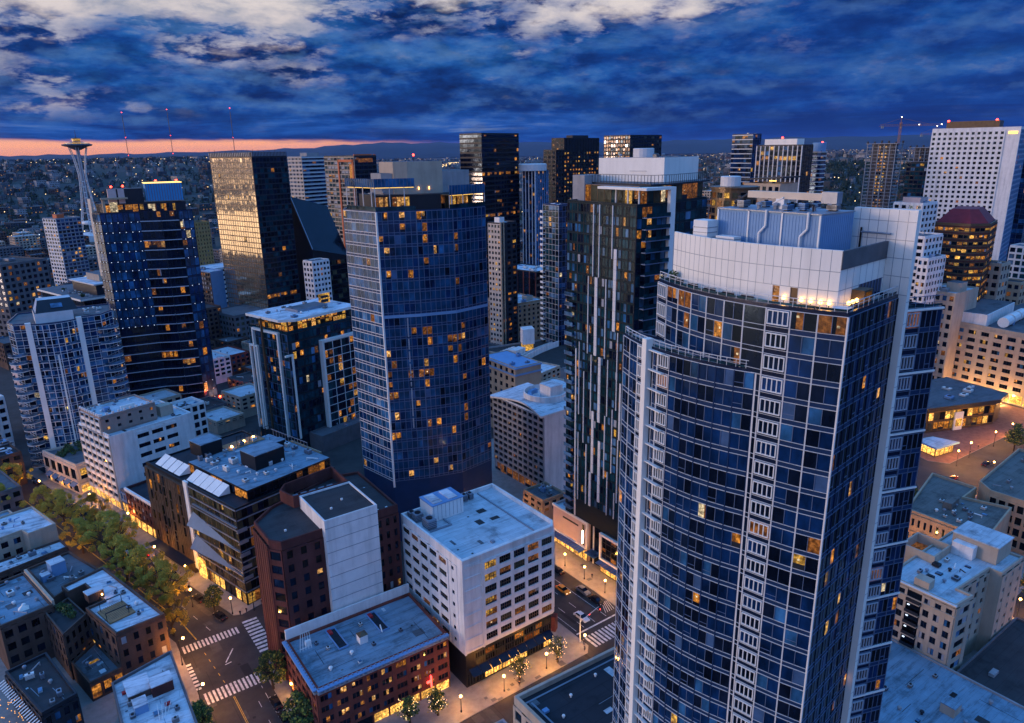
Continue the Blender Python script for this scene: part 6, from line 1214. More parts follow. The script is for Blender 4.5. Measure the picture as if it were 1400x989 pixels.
b = Bld('white_hotel_tower', 'tall white slab hotel with a grid of small dark windows and black roof box', 'tower', poly); b.body(0, 134.8, 'white_paint', 'roof_grey', ph=1)
t = math.radians(14); A = V(-math.sin(t), math.cos(t)); B = V(A.y, -A.x); f = V(611.1, 221.4); b.facade(poly[3], tuple((f+A*9)[:2]), 20, 132.5, 32, 13, WH)
b.facade(poly[0], poly[1], 10, 133, 34, 14, dict(win=(.05, .95, .3, .95), panes=NAVY, lit=.02, vm=(.5, .3, 'blue_panel')))
m = MB(); m.box3(f+A*14+B*5+V(0, 0, 134), A*34, B*20, V(0, 0, 5.6), 'bronze_metal'); b.single('roof_box', m)
for a in (16, 47): m = MB(); c = f+A*a+B*5.4; m.box(c.x, c.y, 139.6, 1.1, 1.1, 1, 'red_light'); b.single('warning_light', m)
m = MB(); m.box3(f+A*1.5-B*.3+V(0, 0, 130), A*5.6, B*.4, V(0, 0, 1.8), 'gold_strip'); b.single('roof_sign', m); b.done()
far('dark_edge_tower', 'dark blue tower cut by the right picture edge behind the white hotel', (662.4, 226.2), 60, 25.5, 14, 120.9, 'navy_spandrel', curtain(NAVY, 'steel_mullion', 'navy_spandrel', .08), curtain(NAVY, 'steel_mullion', 'navy_spandrel', .08), 30, 8, 6, None, 0, 80).done()
far('gridded_edge_tower', 'teal tower with pale square grid cut by the right picture edge', (497, 153.1), 14, 22, 0, 65.2, 'pale_mullion', punched('pale_mullion', TEAL, (.12, .88, .15, .85), .06), punched('pale_mullion', TEAL, (.12, .88, .15, .85), .06), 16, 4, 6, None, 0, 81).done()
simple('low_stone_building', 'low beige stone building with round-cornered pavilion below the red-roofed tower', 'building', (389.5, 157.1), 25.9, 16.7, 0, 52, 'pale_stucco', 'roof_blue', None, (10, 5, punched('pale_stucco', DARKW, lit=.15)), 4, 82, [(.3, .1, .3, .4, 4, 'pale_stucco')], mx=60).done()
simple('classical_block', 'small classical block with square windows under the white hotel', 'building', (451.9, 161.7), 12, 12, 0, 60, 'pale_stucco', 'roof_dark', (12, 3, punched('pale_stucco', DARKW, lit=.1)), (12, 3, punched('pale_stucco', DARKW, lit=.1)), 3, 83, mx=60).done()
simple('lamp_lit_annex', 'narrow brown annex glowing amber between classical block and teal grid tower', 'building', (470, 157), 12, 10, 0, 48, 'tan_stone', 'roof_dark', (10, 3, punched('tan_stone', OFF, lit=.3)), (10, 3, punched('tan_stone', OFF, lit=.3)), 0, 84, mx=60).done()
# towers under construction with their cranes
def shell(label, F, w, d, rot, z, nf, lit):
    poly = rect(F, w, d, rot); b = Bld('unfinished_tower', label, 'tower', poly, maxwin=60); core = inset(poly, 3.2); b.mb('core').prism(core, 0, z, 'dark_concrete', 'dark_concrete')
    m = MB()
    for j in range(nf): m.prism(poly, j*z/nf, j*z/nf+.5, 'grey_concrete', 'grey_concrete', True)
    b.single('floor_slabs', m); m = MB()
    for c in (poly[0], poly[1], poly[3]): m.box(c[0], c[1], 0, .8, .8, z, 'grey_concrete')
    for k in range(1, 5): c = lerp(poly[3], poly[0], k/5); m.box(c[0], c[1], 0, .8, .8, z, 'grey_concrete')
    b.single('columns', m); b.facade(core[3], core[0], 4, z-2, nf, 7, dict(win=(.2, .8, .3, .9), panes=[('glass_black', 3)], lit=lit, lits=[('lit_gold', 3), ('lit_warm', 2), ('lit_amber', 3)], skip=lambda i, j: i > 4 or i < 2))
    m = MB()
    for k in range(6): c = lerp(poly[3], poly[1], k/5); m.box(c[0], c[1], z, 1.5, 1.5, R.uniform(1, 4), 'dark_panel')
    m.prism(inset(poly, -1.5), z, z+.7, 'grey_concrete'); b.single('formwork', m); b.done()
shell('unfinished concrete tower with a strip of work lights, left of the pair', (803.4, 405.7), 14, 31.2, 0, 124, 34, .75)
shell('unfinished tower under the smaller crane beside the white hotel', (865, 392.8), 17, 27.7, 0, 119, 32, .2)
far('balcony_block', 'dark teal apartment tower with amber windows under the smaller crane', (731.6, 323.7), 20, 33.3, 0, 107, 'teal_spandrel', curtain(TEAL, 'dark_panel', 'teal_spandrel', .1), dict(win=(.1, .9, .2, .9), panes=TEAL, lit=.14, hm=(.5, .3, 'dark_panel'), lits=[('lit_amber', 3), ('lit_gold', 2)]), 26, 4, 8, None, 0, 85).done()
def crane(x, y, z0, zj, a, jib, cj, label):
    t = thing('tower_crane', label, 'crane', (x, y, z0)); m = MB(); h = .9
    for e in ((-h, -h), (h, -h), (h, h), (-h, h)): m.box(x+e[0], y+e[1], z0, .24, .24, zj-z0+4, 'crane_metal')
    k = 0; z = z0
    while z < zj: m.tube((x-h, y-h, z), (x+h, y-h, z+2.4), .14, mat='crane_metal', n=4); m.tube((x-h, y+h, z), (x-h, y-h, z+2.4), .14, mat='crane_metal', n=4); z += 2.4
    m.build('mast', t); u = V(math.cos(a), math.sin(a)); n = V(-u.y, u.x); c = V(x, y, zj); m = MB()
    for s_, L in ((1, jib), (-1, cj)):
        m.box3(c+n*.6, u*s_*L, n*.2, V(0, 0, .2), 'crane_metal'); m.box3(c-n*.85, u*s_*L, n*.2, V(0, 0, .2), 'crane_metal'); m.box3(c+V(0, 0, 1.7)-n*.12, u*s_*L*.97, n*.2, V(0, 0, .2), 'crane_metal')
        for k in range(int(L/2.4)): m.tube(c+u*s_*k*2.4+n*.6, c+u*s_*(k*2.4+1.2)+V(0, 0, 1.8), .12, mat='crane_metal', n=4); m.tube(c+u*s_*(k*2.4+1.2)+V(0, 0, 1.8), c+u*s_*(k*2.4+2.4)-n*.6, .12, mat='crane_metal', n=4)
    m.build('jib', t); m = MB(); m.tube(c+V(0, 0, 8), c+u*jib*.7+V(0, 0, 1.8), .12, mat='crane_metal', n=4); m.tube(c+V(0, 0, 8), c-u*cj*.9+V(0, 0, 1.8), .12, mat='crane_metal', n=4); m.tube(c, c+V(0, 0, 9), .4, .2, mat='crane_metal', n=6); m.build('apex', t)
    m = MB(); q = c-u*cj*.85; m.box(q.x, q.y, zj-2, 2.4, 1.6, 2.6, 'grey_concrete', a); m.build('counterweight', t); m = MB(); q = c+u*1.2+n*1.6; m.box(q.x, q.y, zj-2.2, 1.6, 1.6, 2.2, 'cream_metal', a); m.build('cab', t)
    for q in (c+u*jib+V(0, 0, 1), c+V(0, 0, 9), c+u*jib*.45+V(0, 0, 1)): m = MB(); m.box(q.x, q.y, q.z, .55, .55, .55, 'lamp_white'); m.build('work_light', t)
ang = -math.radians(40)
crane(812, 408, 123, 142, ang, 42, 22, 'taller orange tower crane with long lit jib above the left unfinished tower')
crane(872, 398, 119, 133, ang, 22, 18, 'smaller orange tower crane nearer the white hotel')
# low plant-covered block squeezed between the dark hotel, the lounge block and the blue tower
simple('low_flat_building', 'low flat-roofed block covered in plant between the dark hotel and the blue gridded tower', 'building', (79.5, 205.5), 10, 34, 15, 15, 'dark_concrete', 'roof_grey', (4, 3, punched('dark_concrete', OFF, lit=.1)), (4, 9, punched('dark_concrete', OFF, lit=.1)), 16, 120).done()
simple('low_flat_building', 'brown low block with pale roof units just before the lounge block podium', 'building', (70.5, 253), 24, 20, 15, 11, 'tan_stone', 'roof_brown', (3, 7, punched('tan_stone', OFF, lit=.12)), (3, 6, punched('tan_stone', OFF, lit=.12)), 14, 121).done()
simple('low_flat_building', 'small tan shop block in front of the wave-roofed building', 'building', (139.5, 176), 10, 11, 0, 9, 'tan_stone', 'roof_grey', (2, 3, punched('tan_stone', OFF, lit=.2)), (2, 3, punched('tan_stone', OFF, lit=.2)), 4, 122).done()
# left middle distance
b = simple('terraced_midrise', 'mid-rise with pale roof edges and set-back terraces behind the balcony tower', 'building', (37.4, 438.4), 34, 54.8, 16, 52, 'dark_panel', 'roof_grey', (12, 8, dict(win=(.02, .98, .2, .9), panes=OFF, lit=.08, vm=(.3, .2, 'dark_panel'))), (12, 12, dict(win=(.02, .98, .2, .9), panes=OFF, lit=.05)), 4, 90)
for z in (51.4, 47): m = MB(); m.prism(rect((36, 437), 36.5, 57.5, 16), z, z+1.0, 'white_panel', 'roof_grey', True); b.single('roof_edge', m)
m = MB(); m.prism(rect((45, 445), 24, 30, 16), 52.5, 58, 'dark_panel', 'roof_grey'); m.prism(rect((44, 444), 26, 32, 16), 58, 58.7, 'pale_mullion', 'roof_white', True); m.prism(rect((48, 452), 14, 16, 16), 58.8, 62.5, 'pale_stucco', 'roof_grey'); b.single('penthouse', m); b.clutter(rect((38, 440), 8, 40, 16), 52.5, 14, 2, 1.6, ('leaf_dark', 'white_metal', 'grey_metal'), 0, 91); b.done()
simple('dark_midrise', 'dark mid-rise with many small lit windows at the left picture edge', 'building', (6.2, 560), 30, 40, 30, 60, 'dark_concrete', 'roof_dark', (14, 8, punched('dark_concrete', OFF, lit=.2)), (14, 8, punched('dark_concrete', OFF, lit=.2)), 5, 92, mx=100).done()
b = simple('residential_tower', 'pale gridded residential tower in front of the needle tower', 'tower', (51, 698.1), 20.2, 18.9, 25, 77, 'grey_concrete', 'roof_grey', (24, 6, dict(win=(.12, .88, .25, .9), panes=NAVY+[('blind_white', 1)], lit=.12, hm=(.5, .3, 'steel_mullion'))), (24, 5, punched('white_paint', DARKW, (.2, .9, .3, .9), .08)), 3, 93, [(.1, .1, .3, .3, 3, 'orange_metal')], mx=100); b.done()
b = simple('ochre_tower', 'slab tower, white on the left and ochre and navy on the right', 'tower', (141, 690), 14, 14, 16, 68, 'white_paint', 'roof_dark', (18, 5, punched('white_paint', DARKW, (.3, .7, .3, .8), .02)), None, 1, 94, [(.4, .4, .5, .5, 3, 'navy_spandrel')], mx=60); b.done()
simple('ochre_tower', 'ochre-walled slab tower joined to the white one behind the banded tower', 'tower', (155.2, 694), 14, 14, 16, 67, 'ochre_wall', 'roof_dark', (18, 5, punched('ochre_wall', DARKW, (.35, .65, .3, .8), .02)), None, 0, 95, mx=60).done()
simple('blue_slab_block', 'small block with speckled left face and plain blue right wall', 'building', (127.9, 545.2), 10, 19.3, 16, 43.8, 'blue_panel', 'roof_blue', None, (12, 6, punched('dark_panel', [('glass_deep', 4), ('blind_white', 3), ('lit_dim', 1)], lit=.05)), 2, 96, mx=60).done()
simple('long_white_block', 'long low white block with strip windows behind the blue slab', 'building', (132, 610), 60, 24, 16, 36, 'white_paint', 'roof_white', (8, 14, punched('white_paint', DARKW, (.1, .9, .35, .75), .03)), (8, 6, punched('white_paint', DARKW, lit=.03)), 6, 97, mx=60).done()
simple('dark_lowrise', 'dark low-rise with dim windows at the foot of the bronze tower', 'building', (98, 500), 26, 24, 16, 26, 'brown_brick', 'roof_dark', (7, 8, punched('brown_brick', OFF, lit=.08)), (7, 7, punched('brown_brick', OFF, lit=.08)), 4, 98, mx=60).done()
simple('striped_apartments', 'low apartments half white, half red brick, beside the lounge block', 'building', (88.7, 412), 14, 22, 16, 15, 'white_paint', 'roof_blue', (4, 4, punched('white_paint', DARKW, (.15, .85, .2, .8), .06, split=2)), (4, 6, PW), 5, 99, mx=60).done()
simple('striped_apartments', 'red brick half of the low apartments beside the lounge block', 'building', (102.6, 416), 12, 22, 16, 14.6, 'red_brick', 'roof_blue', (4, 4, punched('red_brick', DARKW, (.2, .8, .2, .8), .06)), None, 3, 100, mx=60).done()
simple('red_roof_hall', 'low hall with bright red roof behind the balcony tower', 'building', (4.5, 384), 26, 16, 16, 34, 'pink_stone', 'red_metal', (5, 6, punched('red_brick', DARKW, lit=.1)), None, 0, 101, mx=60).done()
simple('white_lowrise', 'white low-rise with big square windows at the left picture edge', 'building', (-22, 372), 18, 30, 16, 24, 'white_paint', 'roof_blue', (5, 5, PW), (5, 6, PW), 5, 102, mx=60).done()
simple('car_deck_building', 'flat parking roof with pale cars left of the balcony tower', 'building', (-24, 322), 22, 26, 14, 14, 'brown_brick', 'roof_dark', (3, 6, punched('brown_brick', OFF, lit=.03)), None, 9, 103, mx=60).done()
simple('grey_roof_shop', 'grey-roofed low shop with round vents by the avenue, left edge', 'building', (-26, 290), 22, 28, 14, 12, 'dark_concrete', 'roof_grey', (2, 6, punched('dark_concrete', OFF, lit=.1)), None, 9, 104, mx=60).done()
b = simple('red_crane_building', 'maroon steel frame building site right of the needle tower', 'building', (118, 705), 20, 24, 16, 47, 'maroon_roof', 'roof_dark', (12, 6, punched('maroon_roof', OFF, lit=.05)), None, 0, 105, mx=60); b.done()
# ================================================================= ground, streets, water, hills
def itab(tab, a):
    if a <= tab[0][0]: return tab[0][1]
    for (a0, v0), (a1, v1) in zip(tab, tab[1:]):
        if a <= a1: return v0+(v1-v0)*(a-a0)/(a1-a0)
    return tab[-1][1]
HT = [(-180, 0), (-14, 0), (-6, 70), (0, 96), (8, 101), (14, 99), (20, 82), (26, 52), (34, 42), (42, 40), (50, 52), (55, 70), (60, 75), (66, 74), (72, 60), (95, 30), (180, 20)]
R0 = [(-40, 1500), (14, 1350), (24, 2000), (40, 2300), (50, 1500), (56, 1050), (66, 1050), (80, 1600)]
R1 = [(-40, 3000), (14, 2650), (24, 4200), (40, 5200), (50, 2600), (56, 1750), (66, 1750), (80, 3000)]
def hz(x, y):
    r = math.hypot(x, y); a = math.degrees(math.atan2(x, y))
    if a < -150: a += 360
    h, r0, r1 = itab(HT, a), itab(R0, a), itab(R1, a); t = min(1, max(0, (r-r0)/(r1-r0))); t = t*t*(3-2*t)
    w = 4*math.sin(x*.004+1)*math.sin(y*.0033)+2.5*math.sin(x*.011)*math.cos(y*.009)
    k = 1 if r < 5500 else max(.35, 1-(r-5500)/9000)
    return t*(h*k+w*1.2)
m_, nt, bs = nodes('ground')
v = pos(nt); g = nt.nodes.new('ShaderNodeNewGeometry'); vl = nt.nodes.new('ShaderNodeVectorMath'); vl.operation = 'LENGTH'; link(nt, g.outputs['Position'], vl.inputs[0])
mr = nt.nodes.new('ShaderNodeMapRange'); mr.inputs['From Min'].default_value = 500; mr.inputs['From Max'].default_value = 1300; link(nt, vl.outputs['Value'], mr.inputs['Value'])
near = ramp(nt, noise(nt, v, .12, 8, .7), [(.3, (.018, .018, .019)), (.5, (.036, .034, .034)), (.72, (.06, .056, .053))])
farc = ramp(nt, noise(nt, v, .013, 9, .7), [(.3, (.012, .020, .012)), (.47, (.026, .032, .02)), (.56, (.04, .037, .032)), (.7, (.06, .06, .062))])
link(nt, mixc(nt, mr.outputs[0], near, farc), bs.inputs['Base Color']); bs.inputs['Roughness'].default_value = .9
m = MB(); angs = [x for x in range(-180, -24, 12)] + [-24+1.5*k for k in range(80)] + [x for x in range(96, 180, 12)]; rr = [0.01, 200, 400, 700, 900, 1050] + [1050*1.07**k for k in range(1, 41)]
vs = [(r*math.sin(math.radians(a)), r*math.cos(math.radians(a))) for r in rr for a in angs]; n = len(angs)
m.v = [(x, y, hz(x, y)) for x, y in vs]
for i in range(len(rr)-1):
    for j in range(n): a, b_ = i*n+j, i*n+(j+1) % n; m.f.append((a, a+n, b_+n, b_)); m.m.append('ground')
structure('ground', m, smooth=True)
M('far_hill', (.035, .045, .05), .95, .35, .0012)
m = MB(); prof = [(-60, 60), (-14, 70), (-4, 140), (0, 152), (8, 150), (14, 165), (20, 190), (26, 262), (30, 246), (36, 236), (44, 210), (50, 222), (56, 236), (60, 226), (66, 230), (72, 205), (110, 150)]
A_ = [-60+170*k/240 for k in range(241)]
for a in A_:
    w = 9*math.sin(a*1.7)+6*math.sin(a*4.3+1)+3*math.sin(a*11.1); s_, c_ = math.sin(math.radians(a)), math.cos(math.radians(a)); h = itab(prof, a)+w
    for r, z in ((10400, 30), (11300, h*.62), (12600, h), (14600, h*.5), (17000, 0)): m.v.append((r*s_, r*c_, z))
for i in range(240):
    for k in range(4): a = i*5+k; m.f.append((a, a+5, a+6, a+1)); m.m.append('far_hill')
structure('hills', m, smooth=True)
mm, nt, bs = nodes('water'); bs.inputs['Base Color'].default_value = (.012, .025, .045, 1); bs.inputs['Roughness'].default_value = .12
bp = nt.nodes.new('ShaderNodeBump'); bp.inputs['Strength'].default_value = .25; link(nt, noise(nt, pos(nt), .08, 3), bp.inputs['Height']); link(nt, bp.outputs[0], bs.inputs['Normal'])
m = MB(); m.face([(-6000, -5000, .05), (-230, -5000, .05), (-170, 200, .05), (-170, 700, .05), (-330, 1500, .05), (-700, 2800, .05), (-9000, 9000, .05)], 'water'); structure('water', m)
# pavements: raised slabs with kerbs
def paved(poly, h=.14, top='sidewalk'):
    m = MB(); m.prism(poly, .0, h, 'grey_concrete', top); m2 = inset(poly, .25); return structure('pavement', m)
t15 = math.radians(15); A15 = (-math.sin(t15), math.cos(t15)); B15 = (A15[1], -A15[0])
def off(p, a, b): return (p[0]+A15[0]*a+B15[0]*b, p[1]+A15[1]*a+B15[1]*b)
paved([(37.6, 118.6), (39.6, 116.6), (107, 116.6), (109, 118.6), (109, 176), (60, 170), (40, 166.4), (37.6, 164)])
c0 = (38.6, 187.4); paved([off(c0, 1.6, 0), off(c0, 0, 1.8), off(c0, 0, 70), off(c0, 160, 70), off(c0, 160, 0)])
paved([(37.6, 10), (109, 10), (109, 99), (107, 101), (39.6, 101), (37.6, 99)])
paved([(126.6, 118.6), (128.6, 116.6), (190, 116.6), (190, 250), (126.6, 250)])
paved([(126.6, 10), (209, 10), (209, 101), (128.6, 101), (126.6, 99)])
paved([(-40, 100), (20, 100), (22.4, 102), (22.4, 186), off((22.4, 187), 160, 0), off((22.4, 187), 160, -70), (-60, 186)])
paved([(212, 60), (292, 64), (292, 92), (252, 100), (212, 94)])
paved([(296, 120), (300, 113.4), (350, 111.4), (392, 108), (398, 176), (318, 176)], top='plaza_brick')
# road markings
m = MB(); Y = MB()
def stripes(x0, x1, y0, y1, n, along='x', z=.006):
    for i in range(n):
        if along == 'x': a = x0+(x1-x0)*(i+.2)/n; b = x0+(x1-x0)*(i+.75)/n; m.face([(a, y0, z), (b, y0, z), (b, y1, z), (a, y1, z)], 'road_paint')
        else: a = y0+(y1-y0)*(i+.2)/n; b = y0+(y1-y0)*(i+.75)/n; m.face([(x0, a, z), (x1, a, z), (x1, b, z), (x0, b, z)], 'road_paint')
def line(pts, w, mb, mat, z=.006, dash=None):
    for p, q in zip(pts, pts[1:]):
        p, q = V(*p), V(*q); d = (q-p); L = d.length; u = d/L; nn = V(-u.y, u.x)*w/2; s_ = 0
        while s_ < L:
            e = min(L, s_+(dash[0] if dash else L)); a, b = p+u*s_, p+u*e; mb.face([(a.x-nn.x, a.y-nn.y, z), (b.x-nn.x, b.y-nn.y, z), (b.x+nn.x, b.y+nn.y, z), (a.x+nn.x, a.y+nn.y, z)], mat); s_ = e+(dash[1] if dash else 1)
stripes(23.2, 37.2, 157.2, 161.6, 14); stripes(23.0, 37.6, 180.0, 183.2, 15); stripes(39.2, 43.2, 168.2, 184.8, 10, 'y'); stripes(20.0, 23.6, 163.5, 175.5, 8, 'y')
line([(29.2, 60), (29.0, 156.4)], .14, Y, 'yellow_paint'); line([(29.5, 60), (29.3, 156.4)], .14, Y, 'yellow_paint'); line([(28.7, 162.5), (27.4, 179)], .15, Y, 'yellow_paint', dash=(1.2, 2.2))
line([(27.2, 184), (25.6, 195), (20.4, 215), (9, 258), (-6, 315)], .3, Y, 'yellow_paint')
line([(33.4, 60), (33.4, 156)], .14, m, 'road_paint', dash=(2.4, 5)); line([(35.6, 60), (35.6, 156)], .12, m, 'road_paint', dash=(3, 2)); line([(31.2, 186), (25, 214)], .14, m, 'road_paint', dash=(2.4, 5))
line([(37.4, 168.8), (37.4, 182)], .0001, m, 'road_paint'); line([(44.6, 168.6), (44.6, 176.4)], .5, m, 'road_paint')
stripes(110.0, 126, 117.0, 121.8, 13); line([(109.6, 123.9), (126, 123.9)], .5, m, 'road_paint')
for x in (113.2, 117.2, 121.4): line([(x, 125), (x, 235)], .14, m, 'road_paint', dash=(40, 0) if x == 121.4 else (3, 5))
line([(110.4, 125), (110.4, 235)], .14, m, 'road_paint'); stripes(110, 126, 96.6, 100.2, 13)
for k in range(5): line([(122.2+k*.8, 126), (124.6+k*.5, 130.2)], .16, m, 'road_paint')
line([(128, 106), (128, 112)], .4, m, 'road_paint'); line([(31, 170), (34, 174.5)], .3, m, 'road_paint'); line([(30.6, 169.2), (32.2, 169.4)], .3, m, 'road_paint')
structure('road_markings', m); structure('centre_line_markings', Y)
# paving patches on the lit pavement: tree pits and utility lids
m = MB()
for x, y, sx, sy in ((78.2, 117.6, 1.3, 1.0), (79.6, 116.95, 1.4, .7), (84.6, 119.0, .9, .9), (91.2, 117.3, 1.6, .8), (99, 117.6, 1.7, 1.7), (87, 119.0, 1.8, 1.8), (82.9, 118.2, .7, .7), (77.0, 119.2, .8, .8), (133, 148, 1.2, 1.2), (129.5, 141, 1.6, 1.2)): m.face([(x-sx/2, y-sy/2, .146), (x+sx/2, y-sy/2, .146), (x+sx/2, y+sy/2, .146), (x-sx/2, y+sy/2, .146)], 'dark_concrete')
structure('pavement_surface', m)
# ================================================================= trees
def crown_mesh(seed, mats, n=1500, rx=3.6, h=7.4, leaf=.30):
    r = random.Random(seed); m = MB(); cl = []
    for _ in range(64):
        a = r.uniform(0, 2*PI); q = r.random()**.5*r.uniform(.8, 1.15); z = r.uniform(.12, 1.05); k = math.sin(PI*min(1, z*.86+.1))**.7
        cl.append((rx*q*k*math.cos(a), rx*q*k*math.sin(a), h*z*.92, r.uniform(.35, 1.05)))
    for i in range(n):
        x, y, z, q = r.choice(cl); leafball(m, x, y, z, q, 1, mats, r, leaf)
    return m
def limbs(seed, h0, rx, h):
    r = random.Random(seed); m = MB(); m.tube((0, 0, 0), (.1, .05, h0), .26, .19, 'bark', 8)
    for k in range(11):
        a = 2*PI*k/11+r.uniform(-.3, .3); q = r.uniform(.45, .95)*rx; z = h0+h*r.uniform(.3, .62); p = (q*math.cos(a)*.5, q*math.sin(a)*.5, h0+(z-h0)*.6)
        m.tube((.1, .05, h0-.3), p, .13, .09, 'bark', 6); m.tube(p, (q*math.cos(a), q*math.sin(a), z), .09, .03, 'bark', 5); m.tube(p, (p[0]*1.3+.5, p[1]*1.2-.4, z+h*.12), .07, .02, 'bark', 5)
    return m
def street_tree(kind, x, y, label, s=1.0):
    rx, h0, h, mats, n, leaf = {'spring': (5.6, 3.2, 10.0, ['leaf_olive', 'leaf_olive', 'leaf_gold', 'leaf_gold', 'leaf_gold', 'leaf_olive'], 6500, .20), 'dark': (3.0, 2.6, 6.6, ['leaf_dark', 'leaf_green', 'leaf_green', 'leaf_olive'], 2200, .24), 'fairy': (2.1, 2.0, 4.6, ['leaf_green', 'leaf_dark', 'leaf_olive'], 900, .2)}[kind]
    t = thing('street_tree', label, 'tree', (x, y, .14))
    key = kind
    if key not in PROTO:
        tm, cm = limbs(len(PROTO)+3, h0, rx, h).mesh('trunk'), MB(); c = crown_mesh(len(PROTO)+5, mats, n, rx, h, leaf); c.v = [(a, b, z+h0*.75) for a, b, z in c.v]
        if kind == 'fairy':
            r = random.Random(2)
            for _ in range(46): a = r.uniform(0, 2*PI); q = rx*r.random()**.5; c.box(q*math.cos(a), q*math.sin(a), h0+h*r.uniform(.05, .8), .09, .09, .09, 'tiny_light')
        PROTO[key] = (tm, c.mesh('crown'))
    for nm, me in zip(('trunk', 'crown'), PROTO[key]): o = bpy.data.objects.new(nm, me); COL.objects.link(o); o.parent = t
    t.scale = (s, s, s*R.uniform(.92, 1.06)); t.rotation_euler = (0, 0, R.uniform(0, 6)); return t
PROTO = {}
SP = [(5.5, 277, 'broad brown-green tree by the white gridded street front, far up the avenue'), (14.7, 268, 'tree with golden leaves lit from below in front of the concrete building'), (15.6, 240.5, 'spreading bare-branched tree filling the avenue beside the cream building'), (17.2, 226.5, 'dense olive tree above the parked white cars'), (20.4, 213.6, 'olive tree midway between the cream building and the crossing'), (24.6, 205.4, 'large yellow-green tree overhanging the avenue just above the crossing'), (22.6, 189.5, 'rounded olive tree at the corner of the brown apartment house'), (.8, 287.5, 'olive tree behind the cream building along the far avenue'), (-7.8, 316.6, 'dark tree at the left picture edge by the far avenue'), (14.6, 199.5, 'tree squeezed against the wall of the brown apartment house'), (8.4, 252.8, 'golden tree touching the corner of the cream building roof'), (-12.0, 299, 'leafless-looking tree at the left edge beside the low shops'), (18.6, 255, 'thin golden tree in front of the lit shops of the concrete building'), (11, 262, 'yellowish tree between the cream building and the lit arcade')]
for i, (x, y, l) in enumerate(SP): street_tree('spring', x, y, l, (1.2, 1.1, 1.45, 1.3, 1.25, 1.2, 1.05, 1.1, 1.2, .9, 1.1, 1.1, .9, 1.0)[i])
for x, y, l, s in ((34.6, 194.6, 'narrow green tree on the pavement before the dark glass hotel', .95), (37.6, 153.0, 'dark round tree at the foot of the maroon brick tower', 1.25), (38.0, 135.0, 'dark tree in front of the low red brick building, street side', 1.2), (19.6, 147, 'dark tree at the bottom edge beside the white-roofed corner building', 1.1), (215.0, 86.2, 'amber-lit tree between the curved tower and the brown stone building', 1.1), (247.0, 103.0, 'small tree by the lit square behind the curved tower', 1.0), (333.7, 102.9, 'dark tree on the lit avenue at the right edge', 1.3), (296, 87.5, 'tree beside the bus shelter at the right edge', 1.3), (221, 58.0, 'tree in yellow light beside the beige apartments, right edge', 1.1)): street_tree('dark', x, y, l, s)
for x, y, l in ((87.0, 119.2, 'small tree with fairy lights between the two pavement lamps'), (98.6, 118.6, 'small round tree near the corner of the white office block'), (58.7, 123, 'tree wrapped in fairy lights before the red brick building, left of two'), (65.2, 121.4, 'tree wrapped in fairy lights nearer the red neon sign')): street_tree('fairy', x, y, l, 1.15)
# ================================================================= street lamps
def lamp(x, y, h, label, power=900, twin=False, a=0, col=(1, .40, .06)):
    power *= 2.0
    t = thing('street_lamp', label, 'street lamp', (x, y, .14)); m = MB(); m.lathe(x, y, [(.22, .14), (.2, .5), (.1, .7), (.07, h)], 'black_metal', 8); m.build('pole', t)
    ends = [(x, y)] if not twin else [(x+1.1*math.cos(a), y+1.1*math.sin(a))]
    if twin: m = MB(); m.tube((x, y, h), (*ends[0], h+.2), .06, mat='black_metal', n=6); m.build('arm', t)
    for ex, ey in ends: m = MB(); m.lathe(ex, ey, [(.08, h), (.26, h+.12), (.3, h+.42), (.1, h+.62)], 'lamp_glow', 10); m.build('lamp_head', t)
    l = bpy.data.lights.new('lamp_light', 'POINT'); l.energy = power; l.color = col; l.shadow_soft_size = .3; o = bpy.data.objects.new('lamp_light', l); COL.objects.link(o); o.parent = t; o.location = (ends[0][0]-x, ends[0][1]-y, h-.35); return t
lamp(81.8, 118.4, 4.2, 'black lamp post on the pavement left of the fairy-light tree', 1500); lamp(94.8, 118.4, 4.2, 'black lamp post on the pavement before the round tree', 1500); lamp(70.0, 119.0, 4.2, 'lamp post beside the red neon sign', 1200); lamp(107.2, 118.0, 4.2, 'lamp post at the crossing by the white office block', 1300); lamp(73.6, 103.5, 4.2, 'lamp post at the bottom edge beside the black roof', 1000)
lamp(21.8, 175.6, 7.4, 'bright lamp beside the brown apartment house at the crossing', 2600, True, 0); lamp(21.6, 155.2, 7.4, 'bright lamp above the white-roofed corner building at the crossing', 2600, True, 0); lamp(40.2, 146.8, 4.2, 'lamp under the dark trees by the maroon brick tower', 900); lamp(38.2, 189.6, 5, 'lamp at the hotel corner of the crossing', 500)
for i, (x, y) in enumerate(((4.2, 248), (31.8, 214), (26.6, 232), (23.8, 262), (15, 287), (5.5, 297), (1, 312), (30, 200))): lamp(x, y, 5.5, ('lamp at the corner of the cream building roof', 'lamp before the slatted hotel wing', 'lamp before the small maroon building', 'lamp by the low shop with pale parapet', 'lamp at the concrete building shops', 'lamp by the arcade podium', 'lamp at the far end of the arcade podium', 'lamp hidden in leaves before the hotel')[i], 1700)
for i, y in enumerate((124, 133, 142, 151, 160, 169, 180, 190)): lamp(128.4, y, 4.0, 'lamp post under the street canopy of the striped tower', 1100)['group'] = 'lamps along the striped tower'
